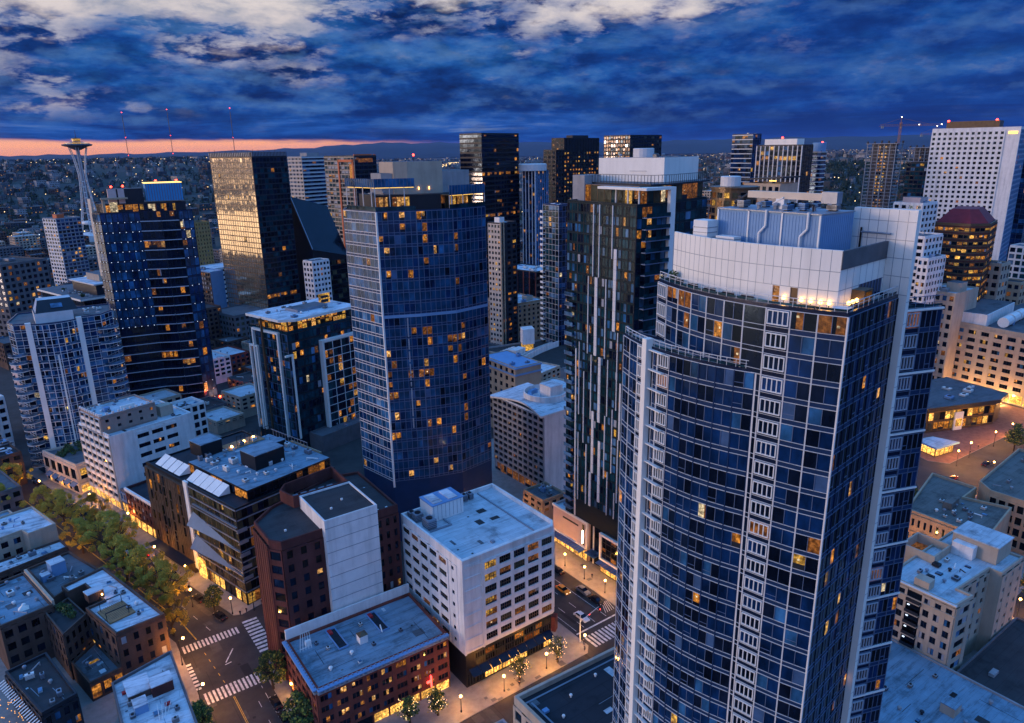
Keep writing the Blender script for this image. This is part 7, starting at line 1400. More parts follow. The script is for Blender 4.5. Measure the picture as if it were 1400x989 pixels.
for i, (x, y, l) in enumerate(((299.3, 110.6, 'lamp on the square beside the kiosk'), (312, 111.2, 'lamp between the kiosk and the shopping pavilion'), (298.5, 97.5, 'lamp on the far kerb right of the shelter'), (332.4, 110, 'lamp before the shopping pavilion'), (348, 109.4, 'lamp at the sharp corner of the shopping pavilion'), (380, 108, 'lamp at the foot of the department store'), (206, 86, 'lamp beside the amber-lit tree behind the curved tower'), (285.8, 93, 'lamp on the avenue above the arcaded block'), (208, 56, 'lamp in the yellow-lit street beside the beige apartments'), (262, 104, 'lamp on the avenue behind the brown stone building'), (232, 101, 'lamp behind the brown stone building'), (204, 66, 'lamp in the alley of the beige apartments'), (207, 44, 'lamp at the right edge below the beige apartments'))): lamp(x, y, 6.5, l, 3800 if i < 6 else 2600)
# uplights that wash the department store wall and lamps of the wooded square
for k in range(3):
    t = thing('wall_lamp', 'floodlight at the foot of the department store wall', 'lamp', (391.5, 114+k*16, .14), 'floodlights of the department store'); m = MB(); m.box(391.5, 114+k*16, .14, .8, .8, .5, 'black_metal'); m.build('housing', t); m = MB(); m.box(391.5, 114+k*16, .66, .6, .6, .06, 'lamp_glow'); m.build('lens', t)
    l = bpy.data.lights.new('flood', 'POINT'); l.energy = 8500; l.color = (1, .5, .16); l.shadow_soft_size = .3; o = bpy.data.objects.new('flood_light', l); COL.objects.link(o); o.parent = t; o.location = (-.6, 0, 2.6)
# traffic signal by the lower crossing
t = thing('traffic_signal', 'tall pale signal mast with long arm at the crossing by the white office block', 'traffic signal', (108.2, 121, .14)); m = MB(); m.tube((108.2, 121, .14), (108.2, 121, 8.6), .14, .1, 'white_metal', 8); m.build('mast', t); m = MB(); m.tube((108.2, 121, 6.3), (116, 122.4, 6.8), .09, .06, 'white_metal', 6); m.build('arm', t)
for x in (112, 115.8): m = MB(); m.box(x, 121.8, 5.7, .36, .36, 1.0, 'black_metal'); m.box(x, 121.6, 6.4, .2, .05, .2, 'red_light'); m.build('signal_head', t)
t = thing('traffic_signal', 'dark signal pole at the hotel corner of the crossing', 'traffic signal', (43.6, 184.6, .14)); m = MB(); m.tube((43.6, 187.4, .14), (43.6, 187.4, 6.4), .13, .09, 'black_metal', 8); m.build('mast', t); m = MB(); m.box(43.6, 187.1, 5.2, .36, .36, 1.0, 'black_metal'); m.build('signal_head', t)
# ================================================================= cars
def car(x, y, rz, paint, label, lights=False, z=.0):
    key = ('car', paint)
    t = thing('parked_car' if not lights else 'car', label, 'car', (x, y, z)); t.rotation_euler = (0, 0, rz)
    if key not in PROTO:
        L, W = 4.9, 1.9; pr = [(-2.45, .35), (-2.45, .75), (-2.2, .92), (-1.5, .98), (1.0, .98), (2.1, .84), (2.42, .68), (2.45, .35)]; cb = [(-1.75, .97), (-1.25, 1.48), (.35, 1.5), (1.15, .97)]
        def ext(pts, w0, w1, mat, ztop):
            m = MB(); l = [(px, -(w1 if pz > ztop else w0), pz) for px, pz in pts]; r = [(px, (w1 if pz > ztop else w0), pz) for px, pz in pts]; n = len(pts)
            for i in range(n): j = (i+1) % n; m.face([l[j], l[i], r[i], r[j]], mat)
            m.face(l, mat); m.face(r[::-1], mat); return m
        body = ext(pr, .95, .86, paint, .8); cab = ext(cb, .82, .68, 'glass_black', 1.2); roof = MB(); roof.box(-.45, 0, 1.49, 1.55, 1.34, .05, paint)
        wh = MB(); wh.tube((0, -.11, 0), (0, .11, 0), .33, mat='rubber', n=14); rm = MB(); rm.tube((0, -.12, 0), (0, .12, 0), .18, mat='grey_metal', n=10); PROTO[('rim', paint)] = rm.mesh('rim')
        hl = MB(); hl.box(0, 0, 0, .06, .34, .14, 'headlight_glow' if lights else 'white_metal'); tl = MB(); tl.box(0, 0, 0, .06, .34, .14, 'tail_glow' if lights else 'red_metal')
        PROTO[key] = [('body', body.mesh('body'), [(0, 0, 0)]), ('cabin', cab.mesh('cabin'), [(0, 0, 0)]), ('car_roof', roof.mesh('car_roof'), [(0, 0, 0)]), ('wheel', wh.mesh('wheel'), [(sx, sy, .33) for sx in (-1.5, 1.5) for sy in (-.86, .86)]), ('headlight', hl.mesh('headlight'), [(2.44, -.6, .62), (2.44, .6, .62)]), ('taillight', tl.mesh('taillight'), [(-2.45, -.6, .66), (-2.45, .6, .66)])]
    for nm, me, ps in PROTO[key]:
        for p in ps:
            o = bpy.data.objects.new(nm, me); COL.objects.link(o); o.parent = t; o.location = p
            if nm == 'wheel': r_ = bpy.data.objects.new('rim', PROTO[('rim', paint)]); COL.objects.link(r_); r_.parent = o
    return t
up = PI/2; bend = PI/2+t15
for x, y, r_, p, l in ((18.6, 251.6, bend, 'car_white', 'white car parked under the trees, farthest of three'), (20.0, 246.4, bend, 'car_white', 'white car parked under the trees, middle of three'), (21.4, 241.0, bend, 'car_white', 'white car parked under the trees, nearest of three'), (17.0, 258, bend, 'car_black', 'dark car parked beyond the three white cars'), (35.0, 190.2, bend, 'car_black', 'black car at the kerb just beyond the crossing'), (32.2, 202.6, bend, 'car_black', 'black car under the trees beside the hotel'), (36.4, 147.6, up, 'car_black', 'black car parked under the dark trees by the brick tower'), (36.4, 141.6, up, 'car_black', 'black car parked nearest the bottom under the dark trees'), (30.4, 211, bend, 'car_grey', 'grey car under the yellow-green tree'), (26.6, 226, bend, 'car_black', 'dark car in the tree shadow by the small maroon building')): car(x, y, r_, p, l)
for x, y, r_, p, l in ((115.2, 128.3, -up, 'car_white', 'white car waiting at the crossing below the striped tower'), (119.4, 141.2, -up, 'car_orange', 'orange taxi beside the lit pavement of the striped tower'), (123.8, 137.4, -up, 'car_grey', 'grey car parked behind the dark one on the lit street'), (123.6, 131.4, -up, 'car_black', 'black car parked nearest the crossing on the lit street')): car(x, y, r_, p, l, p in ('car_white', 'car_orange'))
for x, y, r_, p, l in ((-3, 334, bend, 'car_white', 'white car far up the avenue at the left edge'), (4.5, 338, bend, 'car_grey', 'grey car far up the avenue near the balcony tower'), (0, 325, bend, 'car_black', 'dark car far up the avenue at the left edge'), (300, 91, 0, 'car_grey', 'grey car beside the shelter on the right-hand avenue'), (124.6, 150, up, 'car_black', 'dark car parked farther along the lit street'), (124.6, 157, up, 'car_black', 'dark car parked farthest along the lit street'), (272, 106.5, 0, 'car_white', 'pale car on the avenue behind the brown stone building')): car(x, y, r_, p, l)
for i, (x, y) in enumerate(((-18, 328), (-14, 331), (-12, 337), (-16, 340), (-8, 333), (-7, 341), (-19, 336))):
    car(x, y, .26, ('car_white', 'car_grey')[i % 2], 'pale car on the parking roof left of the balcony tower', z=13.25)['group'] = 'cars on the parking roof'
# ================================================================= people
def person_mesh():
    vs = [(0, 0, .95), (0, 0, 1.2), (0, 0, 1.42), (0, .0, 1.53), (0, .02, 1.68), (.02, .2, 1.4), (.0, .27, 1.14), (.08, .28, .9), (.0, -.2, 1.4), (-.02, -.27, 1.14), (.06, -.28, .9), (.02, .1, .88), (.1, .11, .48), (.16, .12, .06), (.26, .12, .04), (-.02, -.1, .88), (-.06, -.11, .48), (-.2, -.12, .08), (-.1, -.12, .04)]
    ed = [(0, 1), (1, 2), (2, 3), (3, 4), (2, 5), (5, 6), (6, 7), (2, 8), (8, 9), (9, 10), (0, 11), (11, 12), (12, 13), (13, 14), (0, 15), (15, 16), (16, 17), (17, 18)]
    ra = [.16, .16, .17, .06, .11, .07, .055, .04, .07, .055, .04, .1, .07, .045, .04, .1, .07, .045, .04]
    me = bpy.data.meshes.new('person'); me.from_pydata(vs, ed, []); o = bpy.data.objects.new('tmp', me); COL.objects.link(o); md = o.modifiers.new('s', 'SKIN')
    for q, r_ in zip(me.skin_vertices[0].data, ra): q.radius = (r_, r_)
    me.skin_vertices[0].data[0].use_root = True; o.modifiers.new('u', 'SUBSURF').levels = 1
    dg = bpy.context.evaluated_depsgraph_get(); r = bpy.data.meshes.new_from_object(o.evaluated_get(dg)); bpy.data.objects.remove(o)
    r.materials.clear(); r.materials.append(MATS['cloth_dark']); r.materials.append(MATS['skin'])
    for p in r.polygons: p.material_index = 1 if p.center.z > 1.5 else 0; p.use_smooth = True
    return r
PM = person_mesh()
for x, y, a, l in ((39.8, 187.6, 1, 'person in dark clothes walking at the hotel corner of the crossing'), (41.6, 185.2+2.6, 4, 'second person in dark clothes waiting at the hotel corner'), (46.4, 189.2, 2, 'person in dark clothes by the dark hotel entrance'), (106.8, 117.6, 0, 'person in dark clothes near the signal mast'), (108.2, 119.6, 3, 'person in dark clothes waiting to cross by the signal mast'), (85.6, 117.4, 1, 'person in dark clothes under the fairy-light tree'), (130.6, 141, 1, 'person in dark clothes on the lit pavement of the striped tower'), (131.4, 136, 4, 'second person in dark clothes on the lit pavement'), (316, 112.5, 1, 'person in dark clothes on the square by the pavilion'), (325, 113, 1, 'person in dark clothes walking before the pavilion')):
    o = bpy.data.objects.new('person', PM); COL.objects.link(o); o.location = (x, y, .14); o.rotation_euler = (0, 0, a); tag(o, l, 'person')
# bus shelter, far right
t = thing('bus_shelter', 'pale shelter roof beside the tree on the right-hand avenue', 'bus shelter', (296, 92.4, .14)); m = MB(); m.box(296, 92.4, 2.8, 7, 2.6, .2, 'roof_blue', .1); m.build('roof', t)
for e in (-3, 3): m = MB(); m.box(296+e, 92.4, .14, .15, 1.8, 2.66, 'grey_metal', .1); m.build('side_panel', t)
t = thing('wall_lamp', 'blue floodlight colouring the left end of the department store wall', 'lamp', (392, 158, .14)); m = MB(); m.box(392, 158, .14, .8, .8, .5, 'black_metal'); m.build('housing', t); m = MB(); m.box(392, 158, .66, .6, .6, .06, 'cool_light'); m.build('lens', t)
l = bpy.data.lights.new('blue_flood', 'POINT'); l.energy = 14000; l.color = (.04, .14, 1); l.shadow_soft_size = .4; o = bpy.data.objects.new('flood_light', l); COL.objects.link(o); o.parent = t; o.location = (-1.5, 0, 6)

t = thing('work_lamp', 'red-orange work lamp glowing in the yard left of the lounge block', 'lamp', (84, 372, 0)); m = MB(); m.tube((84, 372, 0), (84, 372, 5), .12, .1, 'black_metal', 6); m.build('pole', t); m = MB(); m.lathe(84, 372, [(.2, 5), (.55, 5.3), (.55, 5.9), (.2, 6.2)], 'red_light', 8); m.build('lamp_head', t)
l = bpy.data.lights.new('work_light', 'POINT'); l.energy = 9000; l.color = (1, .16, .04); l.shadow_soft_size = .4; o = bpy.data.objects.new('work_light', l); COL.objects.link(o); o.parent = t; o.location = (0, 0, 7)
for x, y, r_, p, l in ((30.8, 120, up, 'car_white', 'white car driving up the avenue at the bottom edge'), (26.4, 140, -up, 'car_grey', 'grey car coming down the avenue below the crossing'), (12.6, 277, bend, 'car_white', 'white car farther up the avenue beside the lit arcade'), (9.0, 296, bend, 'car_grey', 'grey car far up the avenue before the arcade podium'), (113.6, 176, -up, 'car_white', 'white car farther back on the lit street beside the striped tower'), (118.6, 168, -up, 'car_black', 'dark car farther back on the lit street'), (310, 104, 0, 'car_black', 'dark car on the right-hand avenue below the kiosk'), (286, 106, 0, 'car_red', 'red car on the right-hand avenue left of the kiosk')): car(x, y, r_, p, l, True)

m = MB(); r9 = random.Random(9); zz = .0012
for (x0, x1, y0, y1, n, sl) in ((22.6, 37.4, 60, 186, 46, 0), (109.2, 126.4, 100, 240, 40, 0), (40, 109, 101.4, 116, 30, 0), (24, 38, 188, 300, 30, -.268)):
    for _ in range(n):
        x, y = r9.uniform(x0, x1), r9.uniform(y0, y1); x += sl*(y-188) if sl else 0; k = r9.random(); w, h = ((r9.uniform(.8, 2.4), r9.uniform(1.5, 7)) if k < .45 else (.10, r9.uniform(4, 16)) if k < .8 else (.75, .75)); zz += .00001
        m.face([(x-w/2, y-h/2, zz), (x+w/2, y-h/2, zz), (x+w/2+sl*h, y+h/2, zz), (x-w/2+sl*h, y+h/2, zz)] if k < .8 else [(x+.4*math.cos(a), y+.4*math.sin(a), zz) for a in [2*PI*q/10 for q in range(10)]], 'tar' if k > .45 else r9.choice(['tar', 'old_asphalt', 'old_asphalt']))
structure('road_surface', m)
i = 0
for x, y, r_, lb in ([(36.3, 62+6.2*k, up, 'parked at the right-hand kerb of the avenue below the crossing') for k in range(12)] + [(23.7, 62+6.4*k, up, 'parked at the left-hand kerb of the avenue below the crossing') for k in range(13)] + [(125.2, 163+6.3*k, up, 'parked at the far kerb of the lit street') for k in range(7)] + [(110.4, 132+6.6*k, up, 'parked at the near kerb of the lit street') for k in range(9)] + [(35.6-.268*6.2*k, 196+6.2*k, bend, 'parked at the right-hand kerb under the avenue trees') for k in range(2, 16)]):
    if r9.random() < .2: continue
    p = r9.choice(['car_white', 'car_grey', 'car_black', 'car_black', 'car_red']); c = {'car_white': 'white', 'car_grey': 'grey', 'car_black': 'black', 'car_red': 'red'}[p]
    car(x, y, r_, p, c+' car '+lb)['group'] = c+' cars '+lb[:44]; i += 1
# ================================================================= needle tower and radio masts
def needle():
    x0, y0, s = 139.4, 1292.0, .83; t = thing('needle_tower', 'white three-legged needle tower with a saucer top and thin spire', 'tower', (x0, y0, 0)); H = 157.5
    for k in range(3):
        a = math.radians(20+120*k); m = MB(); u = V(math.cos(a), math.sin(a)); n = V(-u.y, u.x); pr = [(20, 0), (13.5, 26), (8.2, 58), (5.2, 88), (5.0, 100), (8.5, 122), (13, 138)]
        for sg in (-1, 1):
            for (r0, z0), (r1, z1) in zip(pr, pr[1:]):
                c0, c1 = V(x0, y0)+u*r0+n*sg*1.7+V(0, 0, z0), V(x0, y0)+u*r1+n*sg*1.7+V(0, 0, z1); m.box3(c0-u*.6-n*.4, n*.8, u*1.2, c1-c0, 'pale_mullion')
        for z in range(8, 90, 8): r_ = itab([(z_, r__) for r__, z_ in pr], z); c = V(x0, y0)+u*r_+V(0, 0, z); m.box3(c-n*1.7-u*.5, n*3.4, u*1.0, V(0, 0, 1.2), 'white_metal')
        m.build('leg', t)
    m = MB(); m.lathe(x0, y0, [(3.0, 0), (2.6, 60), (2.3, 138)], 'grey_metal', 10); m.build('core', t)
    m = MB(); m.lathe(x0, y0, [(11, 25), (12, 26), (12, 28), (11, 29.5)], 'white_metal', 18); m.build('skyline_level', t)
    m = MB(); m.lathe(x0, y0, [(4, 134), (13, 138.6), (19.6, 140.2), (20.4, 141.2), (20.2, 142.2), (15, 143.6), (11.5, 144.6), (8, 146.2)], 'dark_concrete', 30); m.build('saucer', t)
    m = MB(); m.lathe(x0, y0, [(15.2, 142.9), (17.0, 142.95), (17.0, 143.6), (12.2, 144.9)], 'lit_gold', 30); m.build('observation_deck', t)
    m = MB(); m.lathe(x0, y0, [(5.5, 145.5), (5.5, 149.2), (6.6, 149.4), (6.6, 150.2), (3, 151.4)], 'lit_gold', 18); m.build('top_house', t); m = MB(); m.lathe(x0, y0, [(5.9, 149.5), (6.2, 150.6), (2.6, 152)], 'black_metal', 14); m.build('cap', t)
    m = MB(); m.tube((x0, y0, 151), (x0, y0, H+5), .5, .15, 'black_metal', 6); m.build('spire', t)
    m = MB(); m.lathe(x0, y0, [(24, 0), (24, 9), (14, 12)], 'white_paint', 20); m.build('base_pavilion', t)
needle()
def mast(x, y, z0, z1, label):
    t = thing('radio_mast', label, 'radio mast', (x, y, z0)); m = MB(); h = 1.15
    for k in range(3): a = 2*PI*k/3; m.tube((x+h*math.cos(a), y+h*math.sin(a), z0), (x+.5*h*math.cos(a), y+.5*h*math.sin(a), z1-10), .3, mat='bronze_metal', n=4)
    z = z0; k = 0
    while z < z1-14: a, b = 2*PI*(k % 3)/3, 2*PI*((k+1) % 3)/3; m.tube((x+h*math.cos(a), y+h*math.sin(a), z), (x+h*math.cos(b), y+h*math.sin(b), z+4), .2, mat='bronze_metal', n=4); z += 2.2; k += 1
    m.build('lattice', t); m = MB(); m.tube((x, y, z1-11), (x, y, z1), .45, .2, 'bronze_metal', 5); m.build('antenna', t)
    for z in (z1, z0+(z1-z0)*.35, z0+(z1-z0)*.62): m = MB(); m.lathe(x, y, [(.4, z-.7), (.9, z), (.4, z+.7)], 'red_light', 8); m.build('warning_light', t)
for x, y, z1, l in ((347, 2172, 231.6, 'leftmost of the three red radio masts on the hill'), (452, 2153, 239.5, 'middle one of the three red radio masts on the hill'), (603, 2116, 243.9, 'radio mast rising behind the bronze glass tower')): mast(x, y, hz(x, y)-2, z1, l)
# ================================================================= far city: houses, blocks, woods, lights
RF = random.Random(5)
WALLS = ['far_wall', 'far_wall', 'far_wall_dark', 'far_wall_dark', 'brown_brick', 'grey_concrete', 'far_wall_dark', 'pale_stucco']; ROOFS = ['far_roof', 'roof_dark', 'roof_brown', 'far_roof', 'roof_grey', 'far_roof']
def house_mb(m, x, y, z, w, d, h, rot, wall, roof, gable=True, rnd=RF, litp=.12):
    c, s_ = math.cos(rot), math.sin(rot); P = lambda a, b, zz: (x+a*c-b*s_, y+a*s_+b*c, z+zz); a, b = w/2, d/2
    q = [(-a, -b), (a, -b), (a, b), (-a, b)]
    for i in range(4): p0, p1 = q[i], q[(i+1) % 4]; m.face([P(*p0, -3), P(*p1, -3), P(*p1, h), P(*p0, h)], wall)
    if gable:
        e = h+w*.32; m.face([P(-a-.4, -b-.4, h-.1), P(0, -b-.4, e), P(0, b+.4, e), P(-a-.4, b+.4, h-.1)][::-1], roof); m.face([P(a+.4, b+.4, h-.1), P(0, b+.4, e), P(0, -b-.4, e), P(a+.4, -b-.4, h-.1)][::-1], roof)
        m.face([P(-a, -b, h), P(a, -b, h), P(0, -b, e-.2)], wall); m.face([P(a, b, h), P(-a, b, h), P(0, b, e-.2)], wall)
    else: m.face([P(*p, h+.02) for p in q], roof)
    nf = max(1, int(h/3)); 
    for fc, L, off_ in ((0, w, b), (3, d, a)):
        k = max(1, int(L/3.4))
        for i in range(k):
            for j in range(nf):
                mt = ('lit_warm' if rnd.random() < .5 else 'lit_amber') if rnd.random() < litp else 'glass_black'; t0 = -L/2+L*(i+.3)/k; t1 = -L/2+L*(i+.7)/k; z0 = j*h/nf+.9; z1 = z0+1.5
                m.face([P(t0, -b-.05, z0), P(t1, -b-.05, z0), P(t1, -b-.05, z1), P(t0, -b-.05, z1)] if fc == 0 else [P(-a-.05, -t0, z0), P(-a-.05, -t1, z0), P(-a-.05, -t1, z1), P(-a-.05, -t0, z1)], mt)
protos = []
for k in range(14):
    m = MB(); g = k < 9; w, d, h = (RF.uniform(8, 11), RF.uniform(10, 14), RF.uniform(5, 8)) if g else (RF.uniform(14, 20), RF.uniform(16, 28), RF.uniform(9, 13)); house_mb(m, 0, 0, 0, w, d, h, 0, RF.choice(WALLS), RF.choice(ROOFS[:4]), g); protos.append((m.mesh('hillside_house'), g))
spots = []; wins = [(-.2, 6.6), (13.2, 15.0), (56, 59.2), (61.2, 64.6)]; tries = 0
while len(spots) < 300 and tries < 20000:
    tries += 1; a0, a1 = RF.choice(wins[:1]*5+wins[1:]); a = RF.uniform(a0, a1); r = 1330+1300*RF.random()**1.25 if a < 20 else 1150+600*RF.random(); x, y = r*math.sin(math.radians(a)), r*math.cos(math.radians(a))
    if any((x-p)**2+(y-q)**2 < 18**2 for p, q in spots) or math.hypot(x-139, y-1292) < 60: continue
    spots.append((x, y)); me, g = RF.choice(protos); left = a < 20
    o = bpy.data.objects.new('hillside_house', me); COL.objects.link(o); o.location = (x, y, hz(x, y)); o.rotation_euler = (0, 0, RF.choice([.25, .3, 1.8, 1.85, -.05])); o.scale = (1, 1, RF.uniform(.85, 1.25))
    tag(o, ('small gabled house' if g else 'boxy apartment house')+(' on the dark hillside left of the skyline' if left else ' on the wooded hillside between the unfinished towers'), 'house', 'houses on the left hillside' if left else 'houses on the right hillside')
m = MB(); k = 0; used = set((int(x/22), int(y/22)) for x, y in spots)
while k < 4200:
    a = RF.uniform(-4, 76); r = 1350*(6.2**(RF.random()**.85)); x, y = r*math.sin(math.radians(a)), r*math.cos(math.radians(a)); c = (int(x/22), int(y/22))
    if c in used or math.hypot(x-139, y-1292) < 60 or RF.random() > (.9 if a < 40 or a > 45 else .8): k += 0.2; continue
    used.add(c); g = RF.random() < .8; w, d, h = (RF.uniform(8, 12), RF.uniform(10, 15), RF.uniform(5, 8)) if g else (RF.uniform(14, 26), RF.uniform(16, 34), RF.uniform(9, 17)); k += 1
    house_mb(m, x, y, hz(x, y), w, d, h, RF.choice([.25, 1.82, 0]), RF.choice(WALLS), RF.choice(ROOFS), g, RF, .05)
tag(m.build('far_houses', None), 'thousands of small houses spread over the far hills and lakeshore', 'houses', None, 'stuff')
M('wood_leaf', (.022, .036, .022), .9, .5, .02); M('wood_leaf_pale', (.05, .055, .03), .9, .5, .02)
m = MB(); k = 0
while k < 13000:
    a = RF.uniform(-4, 76); dense = 55 < a < 67
    if not dense and RF.random() < .12: k += .2; continue
    r = (1080+720*RF.random()) if dense and RF.random() < .7 else 1300*(5.5**(RF.random()**.8)); x, y = r*math.sin(math.radians(a)), r*math.cos(math.radians(a)); h = RF.uniform(8, 18); w = h*RF.uniform(.3, .5); z = hz(x, y); mt = 'wood_leaf' if RF.random() < .7 else 'wood_leaf_pale'; k += 1
    if math.hypot(x-139, y-1292) < 40: continue
    if RF.random() < .25:    # conifers
        for q in range(4):
            rr_ = w*.7*(1-q/4.6); z0 = z+h*q*.24
            for e in range(5): b0, b1 = 2*PI*e/5+q, 2*PI*(e+1)/5+q; m.face([(x+rr_*math.cos(b0), y+rr_*math.sin(b0), z0+RF.uniform(-.6, .6)), (x+rr_*math.cos(b1), y+rr_*math.sin(b1), z0+RF.uniform(-.6, .6)), (x, y, z0+h*.42)], 'wood_leaf')
    else: leafball(m, x, y, z+h*.55, w, 15 if r < 2400 else 9, [mt, mt, 'wood_leaf'], RF, w*.36, 1.1)
tag(m.build('woods', None), 'dark woods between the houses of the far hillsides', 'woods', None, 'stuff')
m = MB()
for k in range(1500):
    a = RF.uniform(-3, 76); r = 1250*(6.5**RF.random()); x, y = r*math.sin(math.radians(a)), r*math.cos(math.radians(a)); s_ = RF.uniform(.5, 1.0)*(1+r/4200); m.box(x, y, hz(x, y)+RF.uniform(5, 11), s_, s_, s_, 'tiny_light' if RF.random() < .75 else 'cool_light')
for t_ in range(26):    # the lit arterial climbing the hill behind the blue tower
    for e in range(4): r = 2300+t_*95+RF.uniform(-40, 40); a = 28.6+t_*.13+RF.uniform(-.25, .25); x, y = r*math.sin(math.radians(a)), r*math.cos(math.radians(a)); m.box(x, y, hz(x, y)+9, 2.2, 2.2, 2.2, 'tiny_light')
tag(m.build('city_lights', None), 'scattered street lights glinting over the far city', 'street lights', None, 'stuff')
# low blocks that fill the middle distance
K = [('low brick block with flat roof in the left middle distance', 'brown_brick', 'roof_grey'), ('low pale block with blue-grey roof in the left middle distance', 'pale_stucco', 'roof_blue'), ('dark mid-rise with lit windows in the left middle distance', 'dark_concrete', 'roof_dark')]
K2 = [('low brick block among the roofs behind the striped tower', 'brown_brick', 'roof_grey'), ('pale mid-rise among the roofs behind the striped tower', 'pale_stucco', 'roof_white'), ('dark mid-rise with lit windows behind the striped tower', 'dark_concrete', 'roof_dark')]
K3 = [('low brick block at the foot of the right-hand hill', 'brown_brick', 'roof_grey'), ('pale mid-rise at the foot of the right-hand hill', 'white_paint', 'roof_blue'), ('dark mid-rise with lit windows at the foot of the right-hand hill', 'dark_concrete', 'roof_dark')]
taken = [(o.location.x, o.location.y, 21) for o in S.objects if o.parent is None and o.get('category') in ('building', 'tower', 'garage')] + [(139, 1292, 70)]
def fill(kk, a0, a1, r0, r1, n, hmin, hmax, grp, smax=28):
    c = 0; tr = 0
    while c < n and tr < n*40:
        tr += 1; a = RF.uniform(a0, a1); r = r0+(r1-r0)*RF.random()**.9; x, y = r*math.sin(math.radians(a)), r*math.cos(math.radians(a)); w, d = RF.uniform(14, smax), RF.uniform(14, smax)
        if any(math.hypot(x-p, y-q) < w*.5+e for p, q, e in taken): continue
        taken.append((x, y, w*.62)); l, wl, rf = RF.choice(kk); h = RF.uniform(hmin, hmax); nf = max(2, int(h/3.6))
        b = simple('low_rise_block', l, 'building', (x, y), w, d, 16, h, wl, rf, (nf, max(3, int(w/3.5)), punched(wl, OFF, lit=.12)), (nf, max(3, int(d/3.5)), punched(wl, OFF, lit=.12)), 2, int(r), mx=8); b.root['group'] = grp+': '+wl.replace('_', ' '); b.done(); c += 1
fill(K, -1, 7.2, 420, 1250, 46, 9, 30, 'blocks in the left middle distance'); fill(K, 6, 17.5, 340, 600, 26, 6, 13, 'blocks in the left middle distance', 18); fill(K2, 33, 41, 330, 480, 8, 8, 16, 'blocks behind the striped tower', 18); fill(K, 12.6, 16.5, 560, 1250, 16, 9, 24, 'blocks in the left middle distance'); fill(K2, 33.5, 41, 470, 1200, 26, 10, 34, 'blocks behind the striped tower'); fill(K3, 53, 66, 480, 1050, 40, 12, 52, 'blocks below the right hill'); fill(K2, 46, 53, 560, 1100, 14, 20, 70, 'blocks behind the striped tower'); fill(K, 4, 13, 560, 900, 10, 8, 18, 'blocks in the left middle distance')
# ================================================================= sky and light
SUN_A, SUN_E = math.radians(-62), math.radians(6)      # azimuth from +Y clockwise, elevation
w = bpy.data.worlds.new('World'); S.world = w; w.use_nodes = True; nt = w.node_tree; nt.nodes.clear()
out = nt.nodes.new('ShaderNodeOutputWorld'); tc = nt.nodes.new('ShaderNodeTexCoord')
nm = nt.nodes.new('ShaderNodeVectorMath'); nm.operation = 'NORMALIZE'; link(nt, tc.outputs['Generated'], nm.inputs[0]); D = nm.outputs[0]
sx = nt.nodes.new('ShaderNodeSeparateXYZ'); link(nt, D, sx.inputs[0]); Zc = sx.outputs['Z']
def mth(op, a, b=None, clamp=False):
    n = nt.nodes.new('ShaderNodeMath'); n.operation = op; n.use_clamp = clamp
    for i, v_ in enumerate((a, b)):
        if v_ is None: continue
        if isinstance(v_, (int, float)): n.inputs[i].default_value = v_
        else: link(nt, v_, n.inputs[i])
    return n.outputs[0]
def dot(v_):
    n = nt.nodes.new('ShaderNodeVectorMath'); n.operation = 'DOT_PRODUCT'; link(nt, D, n.inputs[0]); n.inputs[1].default_value = v_; return n.outputs['Value']
def sstep(x, a, b):
    n = nt.nodes.new('ShaderNodeMapRange'); n.interpolation_type = 'SMOOTHSTEP'; link(nt, x, n.inputs['Value']); n.inputs['From Min'].default_value = a; n.inputs['From Max'].default_value = b; return n.outputs[0]
def mapv(s, o=(0, 0, 0)):
    n = nt.nodes.new('ShaderNodeMapping'); n.inputs['Scale'].default_value = s; n.inputs['Location'].default_value = o; link(nt, D, n.inputs['Vector']); return n.outputs[0]
def nz(vec, scale, det, rough, dist=0):
    n = nt.nodes.new('ShaderNodeTexNoise'); n.inputs['Scale'].default_value = scale; n.inputs['Detail'].default_value = det; n.inputs['Roughness'].default_value = rough; n.inputs['Distortion'].default_value = dist; link(nt, vec, n.inputs['Vector']); return n.outputs['Fac']
yaw = math.radians(35.9); lft = dot((-math.cos(yaw), math.sin(yaw), 0)); fwd = dot((math.sin(yaw), math.cos(yaw), 0))
con = lambda x: mth('ADD', mth('MULTIPLY', mth('SUBTRACT', x, .5), 1.9), .5, True)
zt = mth('ADD', Zc, mth('MULTIPLY', lft, .065))                       # cloud deck climbs to the right
n1 = nz(mapv((1, 1, 2.7), (0, 0, .4)), 8.0, 10, .58, .1); n0 = nz(mapv((1, 1, 5), (1, 5, 3)), 2.6, 4, .5, .2); n2 = con(nz(mapv((1, 1, 2.8), (3, 1, 2)), 7.0, 10, .60, .15)); n3 = nz(mapv((1, 1, 11), (7, 4, 1)), 3.6, 10, .64, .5); n3c = con(n3); n4 = con(nz(mapv((1, 1, 3.2), (2, 8, 5)), 17, 9, .62, .15))
bias = ramp(nt, mth('MULTIPLY', zt, 4), [(0, (1.0,)*3), (.38, (1.0,)*3), (.52, (.95,)*3), (.62, (.76,)*3), (.70, (.56,)*3), (.80, (.42,)*3), (1, (.40,)*3)])
cf = mth('ADD', mth('ADD', mth('SUBTRACT', n1, .5), mth('MULTIPLY', mth('SUBTRACT', n0, .5), .6)), mth('MULTIPLY', mth('SUBTRACT', bias, .5), .62))
cm = sstep(cf, -.075, .10)
n1b = nz(mapv((1, 1, 2.7), (0, 0, .4 + .011*2.7)), 8.0, 10, .58, .1); relief = mth('MULTIPLY', mth('SUBTRACT', n1, n1b), 3.6)
